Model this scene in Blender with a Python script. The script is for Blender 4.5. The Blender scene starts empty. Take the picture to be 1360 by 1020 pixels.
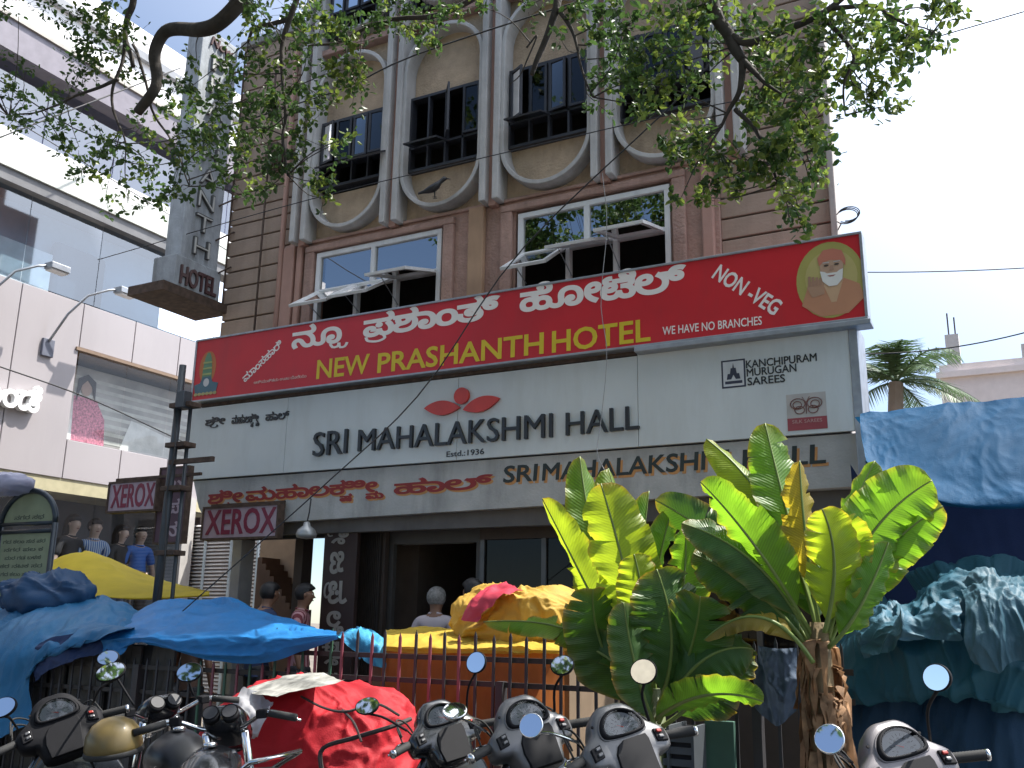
import bpy, math, random
import numpy as np
from mathutils import Vector, Matrix, noise
from mathutils.geometry import delaunay_2d_cdt

R_ = math.radians
random.seed(7)
SC = bpy.context.scene
COL = SC.collection

# ------------------------------------------------------------------ camera
W0, H0, FOC = 1360., 1020., 1270.
PITCH, ROLL, YAW = R_(14.0), R_(0.9), R_(28.0)
fw = Vector((-math.sin(YAW)*math.cos(PITCH), math.cos(YAW)*math.cos(PITCH), math.sin(PITCH)))
rt = Vector((math.cos(YAW), math.sin(YAW), 0))
up = rt.cross(fw)
RT = rt*math.cos(ROLL) + up*math.sin(ROLL)
UP = -rt*math.sin(ROLL) + up*math.cos(ROLL)
CAM = Vector((0, 0, 1.5))
cd = bpy.data.cameras.new('camera'); cam = bpy.data.objects.new('camera', cd); COL.objects.link(cam)
cd.sensor_width = 36; cd.lens = 36*FOC/W0; cd.clip_start = 0.05; cd.clip_end = 1500
mw = Matrix((RT, UP, -fw)).transposed().to_4x4(); mw.translation = CAM
cam.matrix_world = mw
SC.camera = cam

# ------------------------------------------------------------------ light
SUN_AZ, SUN_EL = 38.0, 62.0          # azimuth measured from +X towards +Y
sdir = Vector((math.cos(R_(SUN_EL))*math.cos(R_(SUN_AZ)), math.cos(R_(SUN_EL))*math.sin(R_(SUN_AZ)), math.sin(R_(SUN_EL))))
world = bpy.data.worlds.new("World"); SC.world = world; world.use_nodes = True
wn = world.node_tree; bg = wn.nodes['Background']
sky = wn.nodes.new('ShaderNodeTexSky'); sky.sky_type = 'NISHITA'; sky.sun_disc = False
sky.sun_elevation = R_(SUN_EL); sky.sun_rotation = R_(90-SUN_AZ)
sky.air_density = 1.0; sky.dust_density = .5; sky.ozone_density = 3.5; sky.altitude = 900
# bright haze round the sun, fading with the angle from it
tcw = wn.nodes.new('ShaderNodeTexCoord'); dt = wn.nodes.new('ShaderNodeVectorMath'); dt.operation = 'DOT_PRODUCT'; dt.inputs[1].default_value = sdir
wn.links.new(tcw.outputs['Generated'], dt.inputs[0])
mxx = wn.nodes.new('ShaderNodeMath'); mxx.operation = 'MAXIMUM'; mxx.inputs[1].default_value = 0; wn.links.new(dt.outputs['Value'], mxx.inputs[0])
pw = wn.nodes.new('ShaderNodeMath'); pw.operation = 'POWER'; pw.inputs[1].default_value = 3.0; wn.links.new(mxx.outputs[0], pw.inputs[0])
hz = wn.nodes.new('ShaderNodeMix'); hz.data_type = 'RGBA'; hz.blend_type = 'ADD'; hz.inputs[0].default_value = 1
gl_ = wn.nodes.new('ShaderNodeMix'); gl_.data_type = 'RGBA'; gl_.inputs[6].default_value = (.2, .25, .35, 1); gl_.inputs[7].default_value = (24, 24.4, 24.8, 1)
wn.links.new(pw.outputs[0], gl_.inputs[0]); wn.links.new(sky.outputs[0], hz.inputs[6]); wn.links.new(gl_.outputs[2], hz.inputs[7])
wn.links.new(hz.outputs[2], bg.inputs[0]); bg.inputs[1].default_value = 0.09
sl = bpy.data.lights.new('sun', 'SUN'); sl.energy = 5.0; sl.angle = R_(0.5); sl.color = (1.0, 0.955, 0.88)
so = bpy.data.objects.new('sun', sl); COL.objects.link(so); so.location = (20, 10, 30)
so.rotation_euler = (-sdir).to_track_quat('-Z', 'Y').to_euler()
SC.view_settings.view_transform = 'Standard'; SC.view_settings.look = 'None'
SC.view_settings.exposure = 0.92; SC.view_settings.gamma = 1.0; SC.view_settings.use_curve_mapping = False

# ------------------------------------------------------------------ helpers
def ray(px, py):
    return fw + RT*((px-W0/2)/FOC) - UP*((py-H0/2)/FOC)
def at(px, py, Y=None, X=None, Z=None):
    d = ray(px, py)
    if Y is not None: t = (Y-CAM.y)/d.y
    elif X is not None: t = (X-CAM.x)/d.x
    else: t = (Z-CAM.z)/d.z
    return CAM + d*t

MATS = {}
def M(name, rgb, rough=.6, metal=0., var=.12, scale=6., bump=0., bscale=60., spec=.5, trans=0., coat=0., alpha=1., stain=0., sscale=1.5, tint=None):
    if name in MATS: return MATS[name]
    m = bpy.data.materials.new(name); m.use_nodes = True; nt = m.node_tree; N = nt.nodes; L = nt.links
    p = N['Principled BSDF']
    p.inputs['Roughness'].default_value = rough; p.inputs['Metallic'].default_value = metal
    p.inputs['Specular IOR Level'].default_value = spec
    if coat: p.inputs['Coat Weight'].default_value = coat; p.inputs['Coat Roughness'].default_value = .08
    tc = N.new('ShaderNodeTexCoord')
    n1 = N.new('ShaderNodeTexNoise'); n1.inputs['Scale'].default_value = scale; n1.inputs['Detail'].default_value = 6
    L.new(tc.outputs['Object'], n1.inputs['Vector'])
    mx = N.new('ShaderNodeMix'); mx.data_type = 'RGBA'
    mr = N.new('ShaderNodeMapRange'); mr.inputs[1].default_value = .3; mr.inputs[2].default_value = .7
    L.new(n1.outputs['Fac'], mr.inputs[0]); L.new(mr.outputs[0], mx.inputs[0])
    lo = [max(0, c*(1-var)) for c in rgb]; hi = [min(1, c*(1+var)) for c in rgb]
    mx.inputs[6].default_value = (*lo, 1); mx.inputs[7].default_value = (*hi, 1)
    out = mx.outputs[2]
    if stain:
        n2 = N.new('ShaderNodeTexNoise'); n2.inputs['Scale'].default_value = sscale; n2.inputs['Detail'].default_value = 8; n2.inputs['Roughness'].default_value = .7
        mp = N.new('ShaderNodeMapping'); mp.inputs['Scale'].default_value = (1, 1, .2)
        L.new(tc.outputs['Object'], mp.inputs[0]); L.new(mp.outputs[0], n2.inputs['Vector'])
        m2 = N.new('ShaderNodeMapRange'); m2.inputs[1].default_value = .48; m2.inputs[2].default_value = .72; m2.inputs[4].default_value = stain
        L.new(n2.outputs['Fac'], m2.inputs[0])
        x2 = N.new('ShaderNodeMix'); x2.data_type = 'RGBA'
        L.new(m2.outputs[0], x2.inputs[0]); L.new(out, x2.inputs[6])
        t = tint or (.05, .045, .04); x2.inputs[7].default_value = (*t, 1)
        out = x2.outputs[2]
    L.new(out, p.inputs['Base Color'])
    if bump:
        n3 = N.new('ShaderNodeTexNoise'); n3.inputs['Scale'].default_value = bscale; n3.inputs['Detail'].default_value = 5
        L.new(tc.outputs['Object'], n3.inputs['Vector'])
        b = N.new('ShaderNodeBump'); b.inputs['Strength'].default_value = 1; b.inputs['Distance'].default_value = bump
        L.new(n3.outputs['Fac'], b.inputs['Height']); L.new(b.outputs[0], p.inputs['Normal'])
    if trans:
        tr = N.new('ShaderNodeBsdfTranslucent'); L.new(out, tr.inputs[0])
        ms = N.new('ShaderNodeMixShader'); ms.inputs[0].default_value = trans
        L.new(p.outputs[0], ms.inputs[1]); L.new(tr.outputs[0], ms.inputs[2]); L.new(ms.outputs[0], N['Material Output'].inputs[0])
    MATS[name] = m
    return m

def glass(name, tint=(.9, .95, .95), ior=1.6, rough=.0, refl=None):
    """architectural glass: clear/tinted transparency plus mirror reflection by fresnel"""
    if name in MATS: return MATS[name]
    m = bpy.data.materials.new(name); m.use_nodes = True; nt = m.node_tree; N = nt.nodes; L = nt.links
    N.remove(N['Principled BSDF'])
    g = N.new('ShaderNodeBsdfGlossy'); g.inputs['Roughness'].default_value = rough; g.inputs['Color'].default_value = (1, 1, 1, 1)
    t = N.new('ShaderNodeBsdfTransparent'); t.inputs[0].default_value = (*tint, 1)
    f = N.new('ShaderNodeFresnel'); f.inputs[0].default_value = ior
    ms = N.new('ShaderNodeMixShader')
    if refl is not None:
        mr = N.new('ShaderNodeMath'); mr.operation = 'MAXIMUM'; mr.inputs[1].default_value = refl
        L.new(f.outputs[0], mr.inputs[0]); L.new(mr.outputs[0], ms.inputs[0])
    else: L.new(f.outputs[0], ms.inputs[0])
    L.new(t.outputs[0], ms.inputs[1]); L.new(g.outputs[0], ms.inputs[2]); L.new(ms.outputs[0], N['Material Output'].inputs[0])
    MATS[name] = m
    return m

class MB:
    def __init__(s): s.v = []; s.f = []
    def add(s, vs, fs):
        b = len(s.v); s.v += [tuple(v) for v in vs]; s.f += [tuple(b+i for i in f) for f in fs]; return s
    def box(s, x0, x1, y0, y1, z0, z1):
        vs = [(x0,y0,z0),(x1,y0,z0),(x1,y1,z0),(x0,y1,z0),(x0,y0,z1),(x1,y0,z1),(x1,y1,z1),(x0,y1,z1)]
        return s.add(vs, [(3,2,1,0),(4,5,6,7),(0,1,5,4),(1,2,6,5),(2,3,7,6),(3,0,4,7)])
    def obox(s, c, sz, rot=None):
        """box at centre c of size sz, rotated by a matrix"""
        h = Vector(sz)/2; rot = rot or Matrix.Identity(3); c = Vector(c)
        vs = [c + rot @ Vector((a*h.x, b*h.y, d*h.z)) for a, b, d in [(-1,-1,-1),(1,-1,-1),(1,1,-1),(-1,1,-1),(-1,-1,1),(1,-1,1),(1,1,1),(-1,1,1)]]
        return s.add(vs, [(3,2,1,0),(4,5,6,7),(0,1,5,4),(1,2,6,5),(2,3,7,6),(3,0,4,7)])
    def quad(s, a, b, c, d): return s.add([a, b, c, d], [(0,1,2,3)])
    def tube(s, pts, r, n=6, cap=True):
        pts = [Vector(p) for p in pts]; m = len(pts)
        rs = r if isinstance(r, (list, tuple)) else [r]*m
        base = len(s.v); prev = None
        for i, p in enumerate(pts):
            d = (pts[min(i+1, m-1)] - pts[max(i-1, 0)])
            if d.length < 1e-9: d = Vector((0,0,1))
            d.normalize()
            if prev is None:
                a = d.orthogonal().normalized()
            else:
                a = (prev - d*prev.dot(d))
                a = a.normalized() if a.length > 1e-6 else d.orthogonal().normalized()
            prev = a; b = d.cross(a)
            for k in range(n):
                t = 2*math.pi*k/n
                s.v.append(tuple(p + (a*math.cos(t) + b*math.sin(t))*rs[i]))
        for i in range(m-1):
            for k in range(n):
                k2 = (k+1) % n
                s.f.append((base+i*n+k, base+i*n+k2, base+(i+1)*n+k2, base+(i+1)*n+k))
        if cap:
            s.f.append(tuple(base+k for k in reversed(range(n)))); s.f.append(tuple(base+(m-1)*n+k for k in range(n)))
        return s
    def lathe(s, prof, axis=(0,0,1), o=(0,0,0), n=16):
        """prof: list of (radius, height along axis)"""
        ax = Vector(axis).normalized(); a = ax.orthogonal().normalized(); b = ax.cross(a); o = Vector(o); base = len(s.v)
        for r, h in prof:
            for k in range(n):
                t = 2*math.pi*k/n; s.v.append(tuple(o + ax*h + (a*math.cos(t)+b*math.sin(t))*max(r, 1e-4)))
        for i in range(len(prof)-1):
            for k in range(n):
                k2 = (k+1) % n; s.f.append((base+i*n+k, base+i*n+k2, base+(i+1)*n+k2, base+(i+1)*n+k))
        s.f.append(tuple(base+k for k in reversed(range(n)))); s.f.append(tuple(base+(len(prof)-1)*n+k for k in range(n)))
        return s
    def prism(s, poly, O, U, V, D):
        """2D polygon poly in plane O,U,V extruded by vector D"""
        O, U, V, D = map(Vector, (O, U, V, D)); n = len(poly)
        vs = [O + U*x + V*y for x, y in poly]; vs += [v + D for v in vs]
        fs = [tuple(range(n)), tuple(reversed(range(n, 2*n)))] + [(i, i+n, (i+1) % n + n, (i+1) % n) for i in range(n)]
        return s.add(vs, fs)
    def loft(s, rings, close=True):
        base = len(s.v); n = len(rings[0])
        for r in rings: s.v += [tuple(v) for v in r]
        for i in range(len(rings)-1):
            for k in range(n):
                k2 = (k+1) % n; s.f.append((base+i*n+k, base+i*n+k2, base+(i+1)*n+k2, base+(i+1)*n+k))
        if close:
            s.f.append(tuple(base+k for k in reversed(range(n)))); s.f.append(tuple(base+(len(rings)-1)*n+k for k in range(n)))
        return s
    def build(s, name, mat, parent=None, smooth=False, bevel=0., solid=0., sub=0, stuff=False):
        me = bpy.data.meshes.new(name); me.from_pydata(s.v, [], s.f); me.validate()
        import bmesh
        bm = bmesh.new(); bm.from_mesh(me); bmesh.ops.recalc_face_normals(bm, faces=bm.faces); bm.to_mesh(me); bm.free()
        if smooth: me.polygons.foreach_set('use_smooth', [True]*len(me.polygons))
        me.materials.append(mat); o = bpy.data.objects.new(name, me); COL.objects.link(o)
        if parent is not None: o.parent = parent
        if solid:
            md = o.modifiers.new('solid', 'SOLIDIFY'); md.thickness = solid; md.offset = 0
        if bevel:
            md = o.modifiers.new('bevel', 'BEVEL'); md.width = bevel; md.segments = 2; md.limit_method = 'ANGLE'
        if sub:
            md = o.modifiers.new('sub', 'SUBSURF'); md.levels = sub; md.render_levels = sub
        if stuff: o['kind'] = 'stuff'
        return o

def thing(name, label, cat, loc=(0,0,0), rot=(0,0,0), group=None):
    o = bpy.data.objects.new(name, None); COL.objects.link(o); o.location = loc; o.rotation_euler = rot
    o.empty_display_size = .2
    o['label'] = label; o['category'] = cat
    if group: o['group'] = group
    return o
def tag(o, label, cat, group=None):
    o['label'] = label; o['category'] = cat
    if group: o['group'] = group
    return o
def copy_tree(o, parent=None):
    c = o.copy(); COL.objects.link(c); c.parent = parent
    for ch in o.children: copy_tree(ch, c)
    return c
def share(o, loc, parent=None, name=None):
    c = o.copy(); COL.objects.link(c); c.location = loc
    c.parent = parent if parent is not None else o.parent
    return c
def structure(o): o['kind'] = 'structure'; return o

def catmull(P, n):
    P = [Vector(p) for p in P]
    if len(P) < 2: return P
    Q = [P[0]*2-P[1]] + P + [P[-1]*2-P[-2]]; out = []
    tot = len(P)-1
    for i in range(n):
        u = i/(n-1)*tot; k = min(int(u), tot-1); t = u-k
        a, b, c, d = Q[k:k+4]
        out.append(.5*((2*b)+(c-a)*t+(2*a-5*b+4*c-d)*t*t+(3*b-a-3*c+d)*t**3))
    return out

def fold(p, fr, seed=0.):
    q = Vector((p.x*fr+seed, p.y*fr-seed, p.z*fr+seed*2))
    w = noise.noise_vector(q*.6)*.9
    a = noise.noise(q*.8+w*.7)
    b = 1-abs(noise.noise(q*1.7+w*1.4))*2.4
    c = 1-abs(noise.noise(q*4.1+w*2.2))*2.4
    d = 1-abs(noise.noise(q*9.7+w*3))*2.4
    return a*.8 + b*.36 + c*.13 + d*.035

def drape(name, rows, mat, parent=None, nu=110, nv=70, amp=.03, fr=3., seed=0., crisp=False, stretch=(1,1,1), thick=.0, ragged=0.):
    """tarpaulin: surface through rows of world points, creased by ridged noise"""
    rr = [catmull(r, nu) for r in rows]
    cols = [catmull([rr[j][i] for j in range(len(rr))], nv) for i in range(nu)]
    G = [[cols[i][j].copy() for i in range(nu)] for j in range(nv)]
    vs = []; st = Vector(stretch)
    for j in range(nv):
        for i in range(nu):
            a = G[j][min(i+1, nu-1)]-G[j][max(i-1, 0)]; b = G[min(j+1, nv-1)][i]-G[max(j-1, 0)][i]
            n = a.cross(b)
            if n.length > 1e-9: n.normalize()
            if n.y > 0: n = -n
            p = G[j][i]
            h = (fold2 if crisp or amp > .1 else fold)(Vector((p.x*st.x, p.y*st.y, p.z*st.z)), fr, seed)
            q = p + n*(h-.35)*amp
            if ragged and j == nv-1: q.z += (noise.noise(p*9)*ragged)
            vs.append(q)
    fs = [(j*nu+i, j*nu+i+1, (j+1)*nu+i+1, (j+1)*nu+i) for j in range(nv-1) for i in range(nu-1)]
    mb = MB().add(vs, fs)
    return mb.build(name, mat, parent, smooth=True, solid=thick)

def fold2(p, fr, seed=0.):
    q = Vector((p.x*fr+seed, p.y*fr-seed, p.z*fr+seed*2)); w = noise.noise_vector(q*.7)*1.2
    r = lambda k, ww: max(0., 1-abs(noise.noise(q*k+w*ww))*3.0)**1.6
    return noise.noise(q*.7)*.9 + r(.9, .8)*.42 + r(1.9, 1.3)*.24 + r(4.9, 2.2)*.07
def lump(name, c, size, mat, parent=None, amp=.06, fr=3., seed=0., flat=.0, n=48, power=2.6, yaw=0., stretch=(1,1,1)):
    """wrapped bundle: squashed super-ellipsoid with creases, flattened underneath"""
    vs = []; fs = []; c = Vector(c); Rm = Matrix.Rotation(yaw, 3, 'Z'); st = Vector(stretch)
    m = n*2
    for j in range(n+1):
        ph = -math.pi/2 + math.pi*j/n
        for i in range(m):
            th = 2*math.pi*i/m
            f = lambda x, e: math.copysign(abs(x)**e, x)
            e = 2/power
            d = Vector((f(math.cos(ph), e)*f(math.cos(th), e), f(math.cos(ph), e)*f(math.sin(th), e), f(math.sin(ph), e)))
            p = Vector((d.x*size[0]/2, d.y*size[1]/2, d.z*size[2]/2))
            nn = Vector((d.x/size[0], d.y/size[1], d.z/size[2])).normalized()
            q = Vector((p.x*st.x, p.y*st.y, p.z*st.z))
            h = fold2(q+c, fr, seed) + .6*noise.noise((p+c)*1.6+Vector((seed,)*3))
            p = p + nn*(h-.3)*amp
            vs.append(c + Rm @ p)
    for j in range(n):
        for i in range(m):
            fs.append((j*m+i, j*m+(i+1) % m, (j+1)*m+(i+1) % m, (j+1)*m+i))
    return MB().add(vs, fs).build(name, mat, parent, smooth=True)

# ------------------------------------------------------------------ lettering
_deps = None
_gc = {}
def glyph_loops(s):
    """closed outlines of a string at size 1 (list of 2D loops)"""
    if s in _gc: return _gc[s]
    c = bpy.data.curves.new('tmp', 'FONT'); c.body = s; c.fill_mode = 'NONE'; c.resolution_u = 3
    o = bpy.data.objects.new('tmp', c); COL.objects.link(o)
    dg = bpy.context.evaluated_depsgraph_get(); dg.update()
    me = bpy.data.meshes.new_from_object(o.evaluated_get(dg))
    nb = {}
    for e in me.edges:
        a, b = e.vertices; nb.setdefault(a, []).append(b); nb.setdefault(b, []).append(a)
    co = [v.co.copy() for v in me.vertices]; used = set(); loops = []
    for st in sorted(nb):
        if st in used: continue
        lp = [st]; used.add(st); cur = st
        while True:
            nx = [k for k in nb[cur] if k not in used]
            if not nx: break
            if len(lp) == 1 and (st+1) in nx: cur = st+1
            else: cur = nx[0]
            used.add(cur); lp.append(cur)
        pts = [(co[i].x, co[i].y) for i in lp]
        q = [pts[0]]
        for p in pts[1:]:
            if abs(p[0]-q[-1][0])+abs(p[1]-q[-1][1]) > 1e-4: q.append(p)
        if len(q) > 2: loops.append(q)
    bpy.data.objects.remove(o); bpy.data.curves.remove(c); bpy.data.meshes.remove(me)
    if loops and area(max(loops, key=lambda l: abs(area(l)))) > 0: loops = [l[::-1] for l in loops]   # outer outlines clockwise
    _gc[s] = loops
    return loops
def area(lp): return sum(lp[i-1][0]*lp[i][1]-lp[i][0]*lp[i-1][1] for i in range(len(lp)))/2
def inside(p, lp):
    r = False
    for i in range(len(lp)):
        a, b = lp[i-1], lp[i]
        if (a[1] > p[1]) != (b[1] > p[1]) and p[0] < (b[0]-a[0])*(p[1]-a[1])/(b[1]-a[1])+a[0]: r = not r
    return r
class Stroke(list): pass
def stroke(pts, w):
    """outline of a thick polyline"""
    P = [Vector((x, y, 0)) for x, y in pts]; P = catmull(P, 14); L = []; Rr = []
    for i, p in enumerate(P):
        d = (P[min(i+1, len(P)-1)]-P[max(i-1, 0)]).normalized(); n = Vector((-d.y, d.x, 0))*w/2
        L.append(((p+n).x, (p+n).y)); Rr.append(((p-n).x, (p-n).y))
    lp = L + Rr[::-1]
    return Stroke(lp if area(lp) < 0 else lp[::-1])
def compose(segs):
    """segs: string, or list of strings / ('ra',) / ('ya',) / ('sub', s) for letters hung below the previous one"""
    if isinstance(segs, str): return glyph_loops(segs)
    out = []; x = 0; px0 = px1 = 0
    for s in segs:
        if isinstance(s, str):
            if s == ' ': x += .28; continue
            lps = glyph_loops(s); xs = [p[0] for l in lps for p in l]
            out += [[(p[0]+x-min(xs), p[1]) for p in l] for l in lps]
            px0 = x; x += max(xs)-min(xs)+.03; px1 = x
        elif s[0] == 'ra':
            c = (px0+px1)/2 - .05
            out.append(stroke([(c+.16, .0), (c+.2, -.14), (c+.02, -.22), (c-.22, -.16), (c-.28, -.02)], .075))
        elif s[0] == 'ya':
            c = px1-.1
            out.append(stroke([(c-.22, -.03), (c-.14, -.17), (c+.0, -.16), (c+.03, -.02), (c+.06, -.2), (c+.2, -.2), (c+.26, -.06)], .075))
            x += .12
        else:
            lps = glyph_loops(s[1]); xs = [p[0] for l in lps for p in l]; k = .5; c = px0 + (px1-px0)*s[2]
            w = (max(xs)-min(xs))*k
            out += [[((p[0]-min(xs))*k+c-w/2, p[1]*k+s[3]) for p in l] for l in lps]
    return out
def offset_loop(lp, d):
    n = len(lp); out = []
    for i in range(n):
        a, b, c = lp[i-1], lp[i], lp[(i+1) % n]
        u = Vector((b[0]-a[0], b[1]-a[1])); v = Vector((c[0]-b[0], c[1]-b[1]))
        if u.length < 1e-9 or v.length < 1e-9: out.append(b); continue
        u.normalize(); v.normalize(); t = u+v
        if t.length < .2: t = u.copy()
        t.normalize(); k = d/max(.8, t.dot(u))
        out.append((b[0]-t.y*k, b[1]+t.x*k))          # outer loops run clockwise: left of travel is outside
    return out
def winding(p, loops):
    w = 0
    for lp in loops:
        for i in range(len(lp)):
            a, b = lp[i-1], lp[i]
            if (a[1] <= p[1]) != (b[1] <= p[1]):
                x = a[0]+(p[1]-a[1])*(b[0]-a[0])/(b[1]-a[1])
                if x > p[0]: w += 1 if b[1] > a[1] else -1
    return w
def fill(loops):
    """non-zero winding fill of overlapping outlines"""
    vs = []; es = []
    for lp in loops:
        b = len(vs); vs += [Vector(p) for p in lp]; es += [(b+i, b+(i+1) % len(lp)) for i in range(len(lp))]
    r = delaunay_2d_cdt(vs, es, [], 0, 1e-5)
    V, F = r[0], r[2]; bb = [(min(p[1] for p in l), max(p[1] for p in l), l) for l in loops]; out = []
    for f in F:
        c = (sum(V[i].x for i in f)/3, sum(V[i].y for i in f)/3)
        if winding(c, [l for lo, hi, l in bb if lo <= c[1] <= hi]) != 0: out.append(tuple(f))
    return [(v.x, v.y) for v in V], out
def letters(name, segs, O, U, V, width=None, height=None, depth=.004, mat=None, parent=None, bold=0., center=False, slant=0.):
    """flat or raised lettering; O baseline start, U along text, V up; scaled to width (m) and cap height (m)"""
    lps = compose(segs)
    if bold: lps = [l if isinstance(l, Stroke) else offset_loop(l, bold) for l in lps]
    O, U, V = Vector(O), Vector(U).normalized(), Vector(V).normalized(); Nn = U.cross(V)
    xs = [p[0] for l in lps for p in l]; x0, x1 = min(xs), max(xs)
    sy = (height/.69) if height else (width/(x1-x0))
    sx = (width/(x1-x0)) if width else sy
    if center: O = O - U*(x1-x0)*sx/2
    mb = MB()
    T = lambda p, z: O + U*((p[0]-x0+slant*p[1])*sx) + V*(p[1]*sy) + Nn*z
    fv, ff = fill(lps)
    mb.add([T(p, depth) for p in fv], ff)
    for q in lps:
        n = len(q); mb.add([T(p, depth) for p in q]+[T(p, 0) for p in q], [(i, i+n, (i+1) % n+n, (i+1) % n) for i in range(n)])
    me = bpy.data.meshes.new(name); me.from_pydata(mb.v, [], mb.f); me.materials.append(mat)
    o = bpy.data.objects.new(name, me); COL.objects.link(o)
    if parent is not None: o.parent = parent
    return o
def letters_px(name, segs, p0, p1, Y, height, depth, mat, parent, bold=0., **k):
    a = at(*p0, Y=Y); b = at(*p1, Y=Y); U = (b-a); w = U.length; U.normalize()
    return letters(name, segs, a, U, Vector((-U.z, 0, U.x)), width=w, height=height, depth=depth, mat=mat, parent=parent, bold=bold, **k)
def wire(name, pts, r, mat, label, n=24, sag=0., group=None, cat='cable'):
    P = catmull(pts, n) if len(pts) > 2 else [Vector(pts[0]).lerp(Vector(pts[1]), i/(n-1)) - Vector((0, 0, sag*4*(i/(n-1))*(1-i/(n-1)))) for i in range(n)]
    return tag(MB().tube(P, r, 5).build(name, mat, None, smooth=True), label, cat, group)
def ellipse(cx, cz, rx, rz, n=32, a0=0, a1=360):
    return [(cx+rx*math.cos(R_(a0+(a1-a0)*i/n)), cz+rz*math.sin(R_(a0+(a1-a0)*i/n))) for i in range(n if a1-a0 >= 360 else n+1)]
# ------------------------------------------------------------------ materials
plaster = M('salmon_roughcast', (.43, .275, .225), .9, var=.1, scale=9, bump=.014, bscale=34, stain=.7, sscale=1.2, tint=(.14, .095, .08))
ochre = M('ochre_roughcast', (.50, .375, .26), .9, var=.12, scale=7, bump=.014, bscale=36, stain=.65, sscale=1.1, tint=(.17, .12, .08))
board_m = M('brown_boards', (.37, .275, .215), .85, var=.13, scale=2.5, bump=.004, bscale=30, stain=.45, sscale=1.4, tint=(.12, .09, .075))
groove = M('groove_dark', (.10, .07, .055), .95)
finm = M('grey_white_paint', (.47, .46, .445), .8, var=.12, scale=4, bump=.004, bscale=30, stain=.7, sscale=2.0, tint=(.22, .21, .2))
conc = M('weathered_concrete', (.30, .30, .29), .9, var=.15, scale=4, bump=.004, bscale=50, stain=.7, sscale=2.2, tint=(.09, .085, .08))
dark = M('dark_interior', (.035, .03, .028), .8)
darkw = M('dark_window_paint', (.03, .032, .04), .5, var=.2)
upvc = M('white_window_frame', (.72, .72, .72), .4, var=.04, stain=.25, sscale=3)
wglass = glass('window_glass', (.25, .3, .33), 1.9, .0, .38)
dglass = glass('dark_glass', (.10, .12, .16), 1.35, .03, .05)
redm = M('red_sign_vinyl', (.52, .012, .02), .42, var=.10, scale=1.6, bump=.006, bscale=2.2, stain=.38, sscale=1.6, tint=(.26, .03, .035))
whitem = M('white_sign_panel', (.56, .60, .60), .45, var=.05, scale=1.5, bump=.004, bscale=1.8, stain=.4, sscale=2.2, tint=(.40, .41, .38))
steel = M('grey_steel', (.32, .34, .37), .45, metal=.6, var=.15, scale=12)
rust = M('rusty_metal', (.09, .06, .045), .75, metal=.3, var=.4, scale=14)
black = M('black_letter', (.012, .013, .015), .35)
cream = M('cream_letter', (.78, .74, .70), .5, var=.04)
yellow = M('yellow_letter', (.62, .47, .02), .5, var=.05)
wirem = M('black_cable', (.02, .02, .022), .6)

# ------------------------------------------------------------------ ground
asph = M('asphalt', (.05, .05, .05), .92, var=.3, scale=3, bump=.004, bscale=150, stain=.5, sscale=.8, tint=(.09, .08, .07))
structure(MB().quad((-300, -300, -.01), (300, -300, -.01), (300, 300, -.01), (-300, 300, -.01)).build('ground', M('dusty_ground', (.14, .115, .09), .95, var=.3, scale=.6)))
structure(MB().quad((-60, -9, 0), (60, -9, 0), (60, 4.72, 0), (-60, 4.72, 0)).build('road', asph))
mb = MB()
for k in range(60):
    x = -30 + k; mb.box(x+.006, x+.994, 4.72, 4.87, -.02, .135)
structure(mb.build('kerb', conc, bevel=.008))
pv = structure(MB().box(-60, 60, 4.87, 8.8, -.02, .125).build('pavement', M('pavement_base', (.16, .15, .14), .95)))
slab = M('paving_slab', (.24, .22, .20), .9, var=.2, scale=3, bump=.003, bscale=60, stain=.5)
me0 = None
for j in range(9):
    for i in range(26):
        x = -11.4+.46*i; y = 4.9+.43*j
        if me0 is None:
            s0 = MB().box(0, .45, 0, .42, .126, .142).build('slab', slab, pv); me0 = s0; s0.location = (x, y, 0)
        else: share(s0, (x, y, random.uniform(-.002, .002)), pv)

# ------------------------------------------------------------------ hotel
hotel = thing('hotel_building', 'brown and salmon hotel with white oval window frames above the big signboards', 'building', (-5.2, 8.8, 0))
def hp(mb, name, mat, **k):
    o = mb.build(name, mat, None, **k); o.parent = hotel; o.matrix_parent_inverse = Matrix.Translation((5.2, -8.8, 0)); return o
def hs(o):
    o.parent = hotel; o.matrix_parent_inverse = Matrix.Translation((5.2, -8.8, 0)); return o
TOP = 10.4
# rear mass: sides run back obliquely, as the plot does
mb = MB(); pl = [(-9.08, 10.3), (-1.58, 10.3), (-1.85, 11.4), (-9.08, 11.4)]
mb.prism(pl, (0, 0, 3.0), (1, 0, 0), (0, 1, 0), (0, 0, 6.3))
hp(mb, 'wall', plaster)
mb = MB().prism([(-1.30, 8.95), (-1.58, 10.3), (-1.75, 10.3), (-1.47, 8.95)], (0, 0, 3.0), (1, 0, 0), (0, 1, 0), (0, 0, 7.4)).box(-9.08, -8.95, 8.95, 10.3, 3, 9.3).box(-7.9, -7.75, 8.99, 10.3, 8.5, 10.39)
hp(mb, 'side_wall', plaster)
hp(MB().box(-7.74, -1.76, 8.99, 10.3, 10.32, 10.395).box(-8.94, -7.91, 8.99, 10.3, 9.2, 9.29), 'roof', conc)
hp(MB().prism([(-7.9, 10.301), (-1.58, 10.301), (-1.85, 11.39), (-7.9, 11.39)], (0, 0, 9.3), (1, 0, 0), (0, 1, 0), (0, 0, 1.1)), 'upper_wall', plaster)
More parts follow.
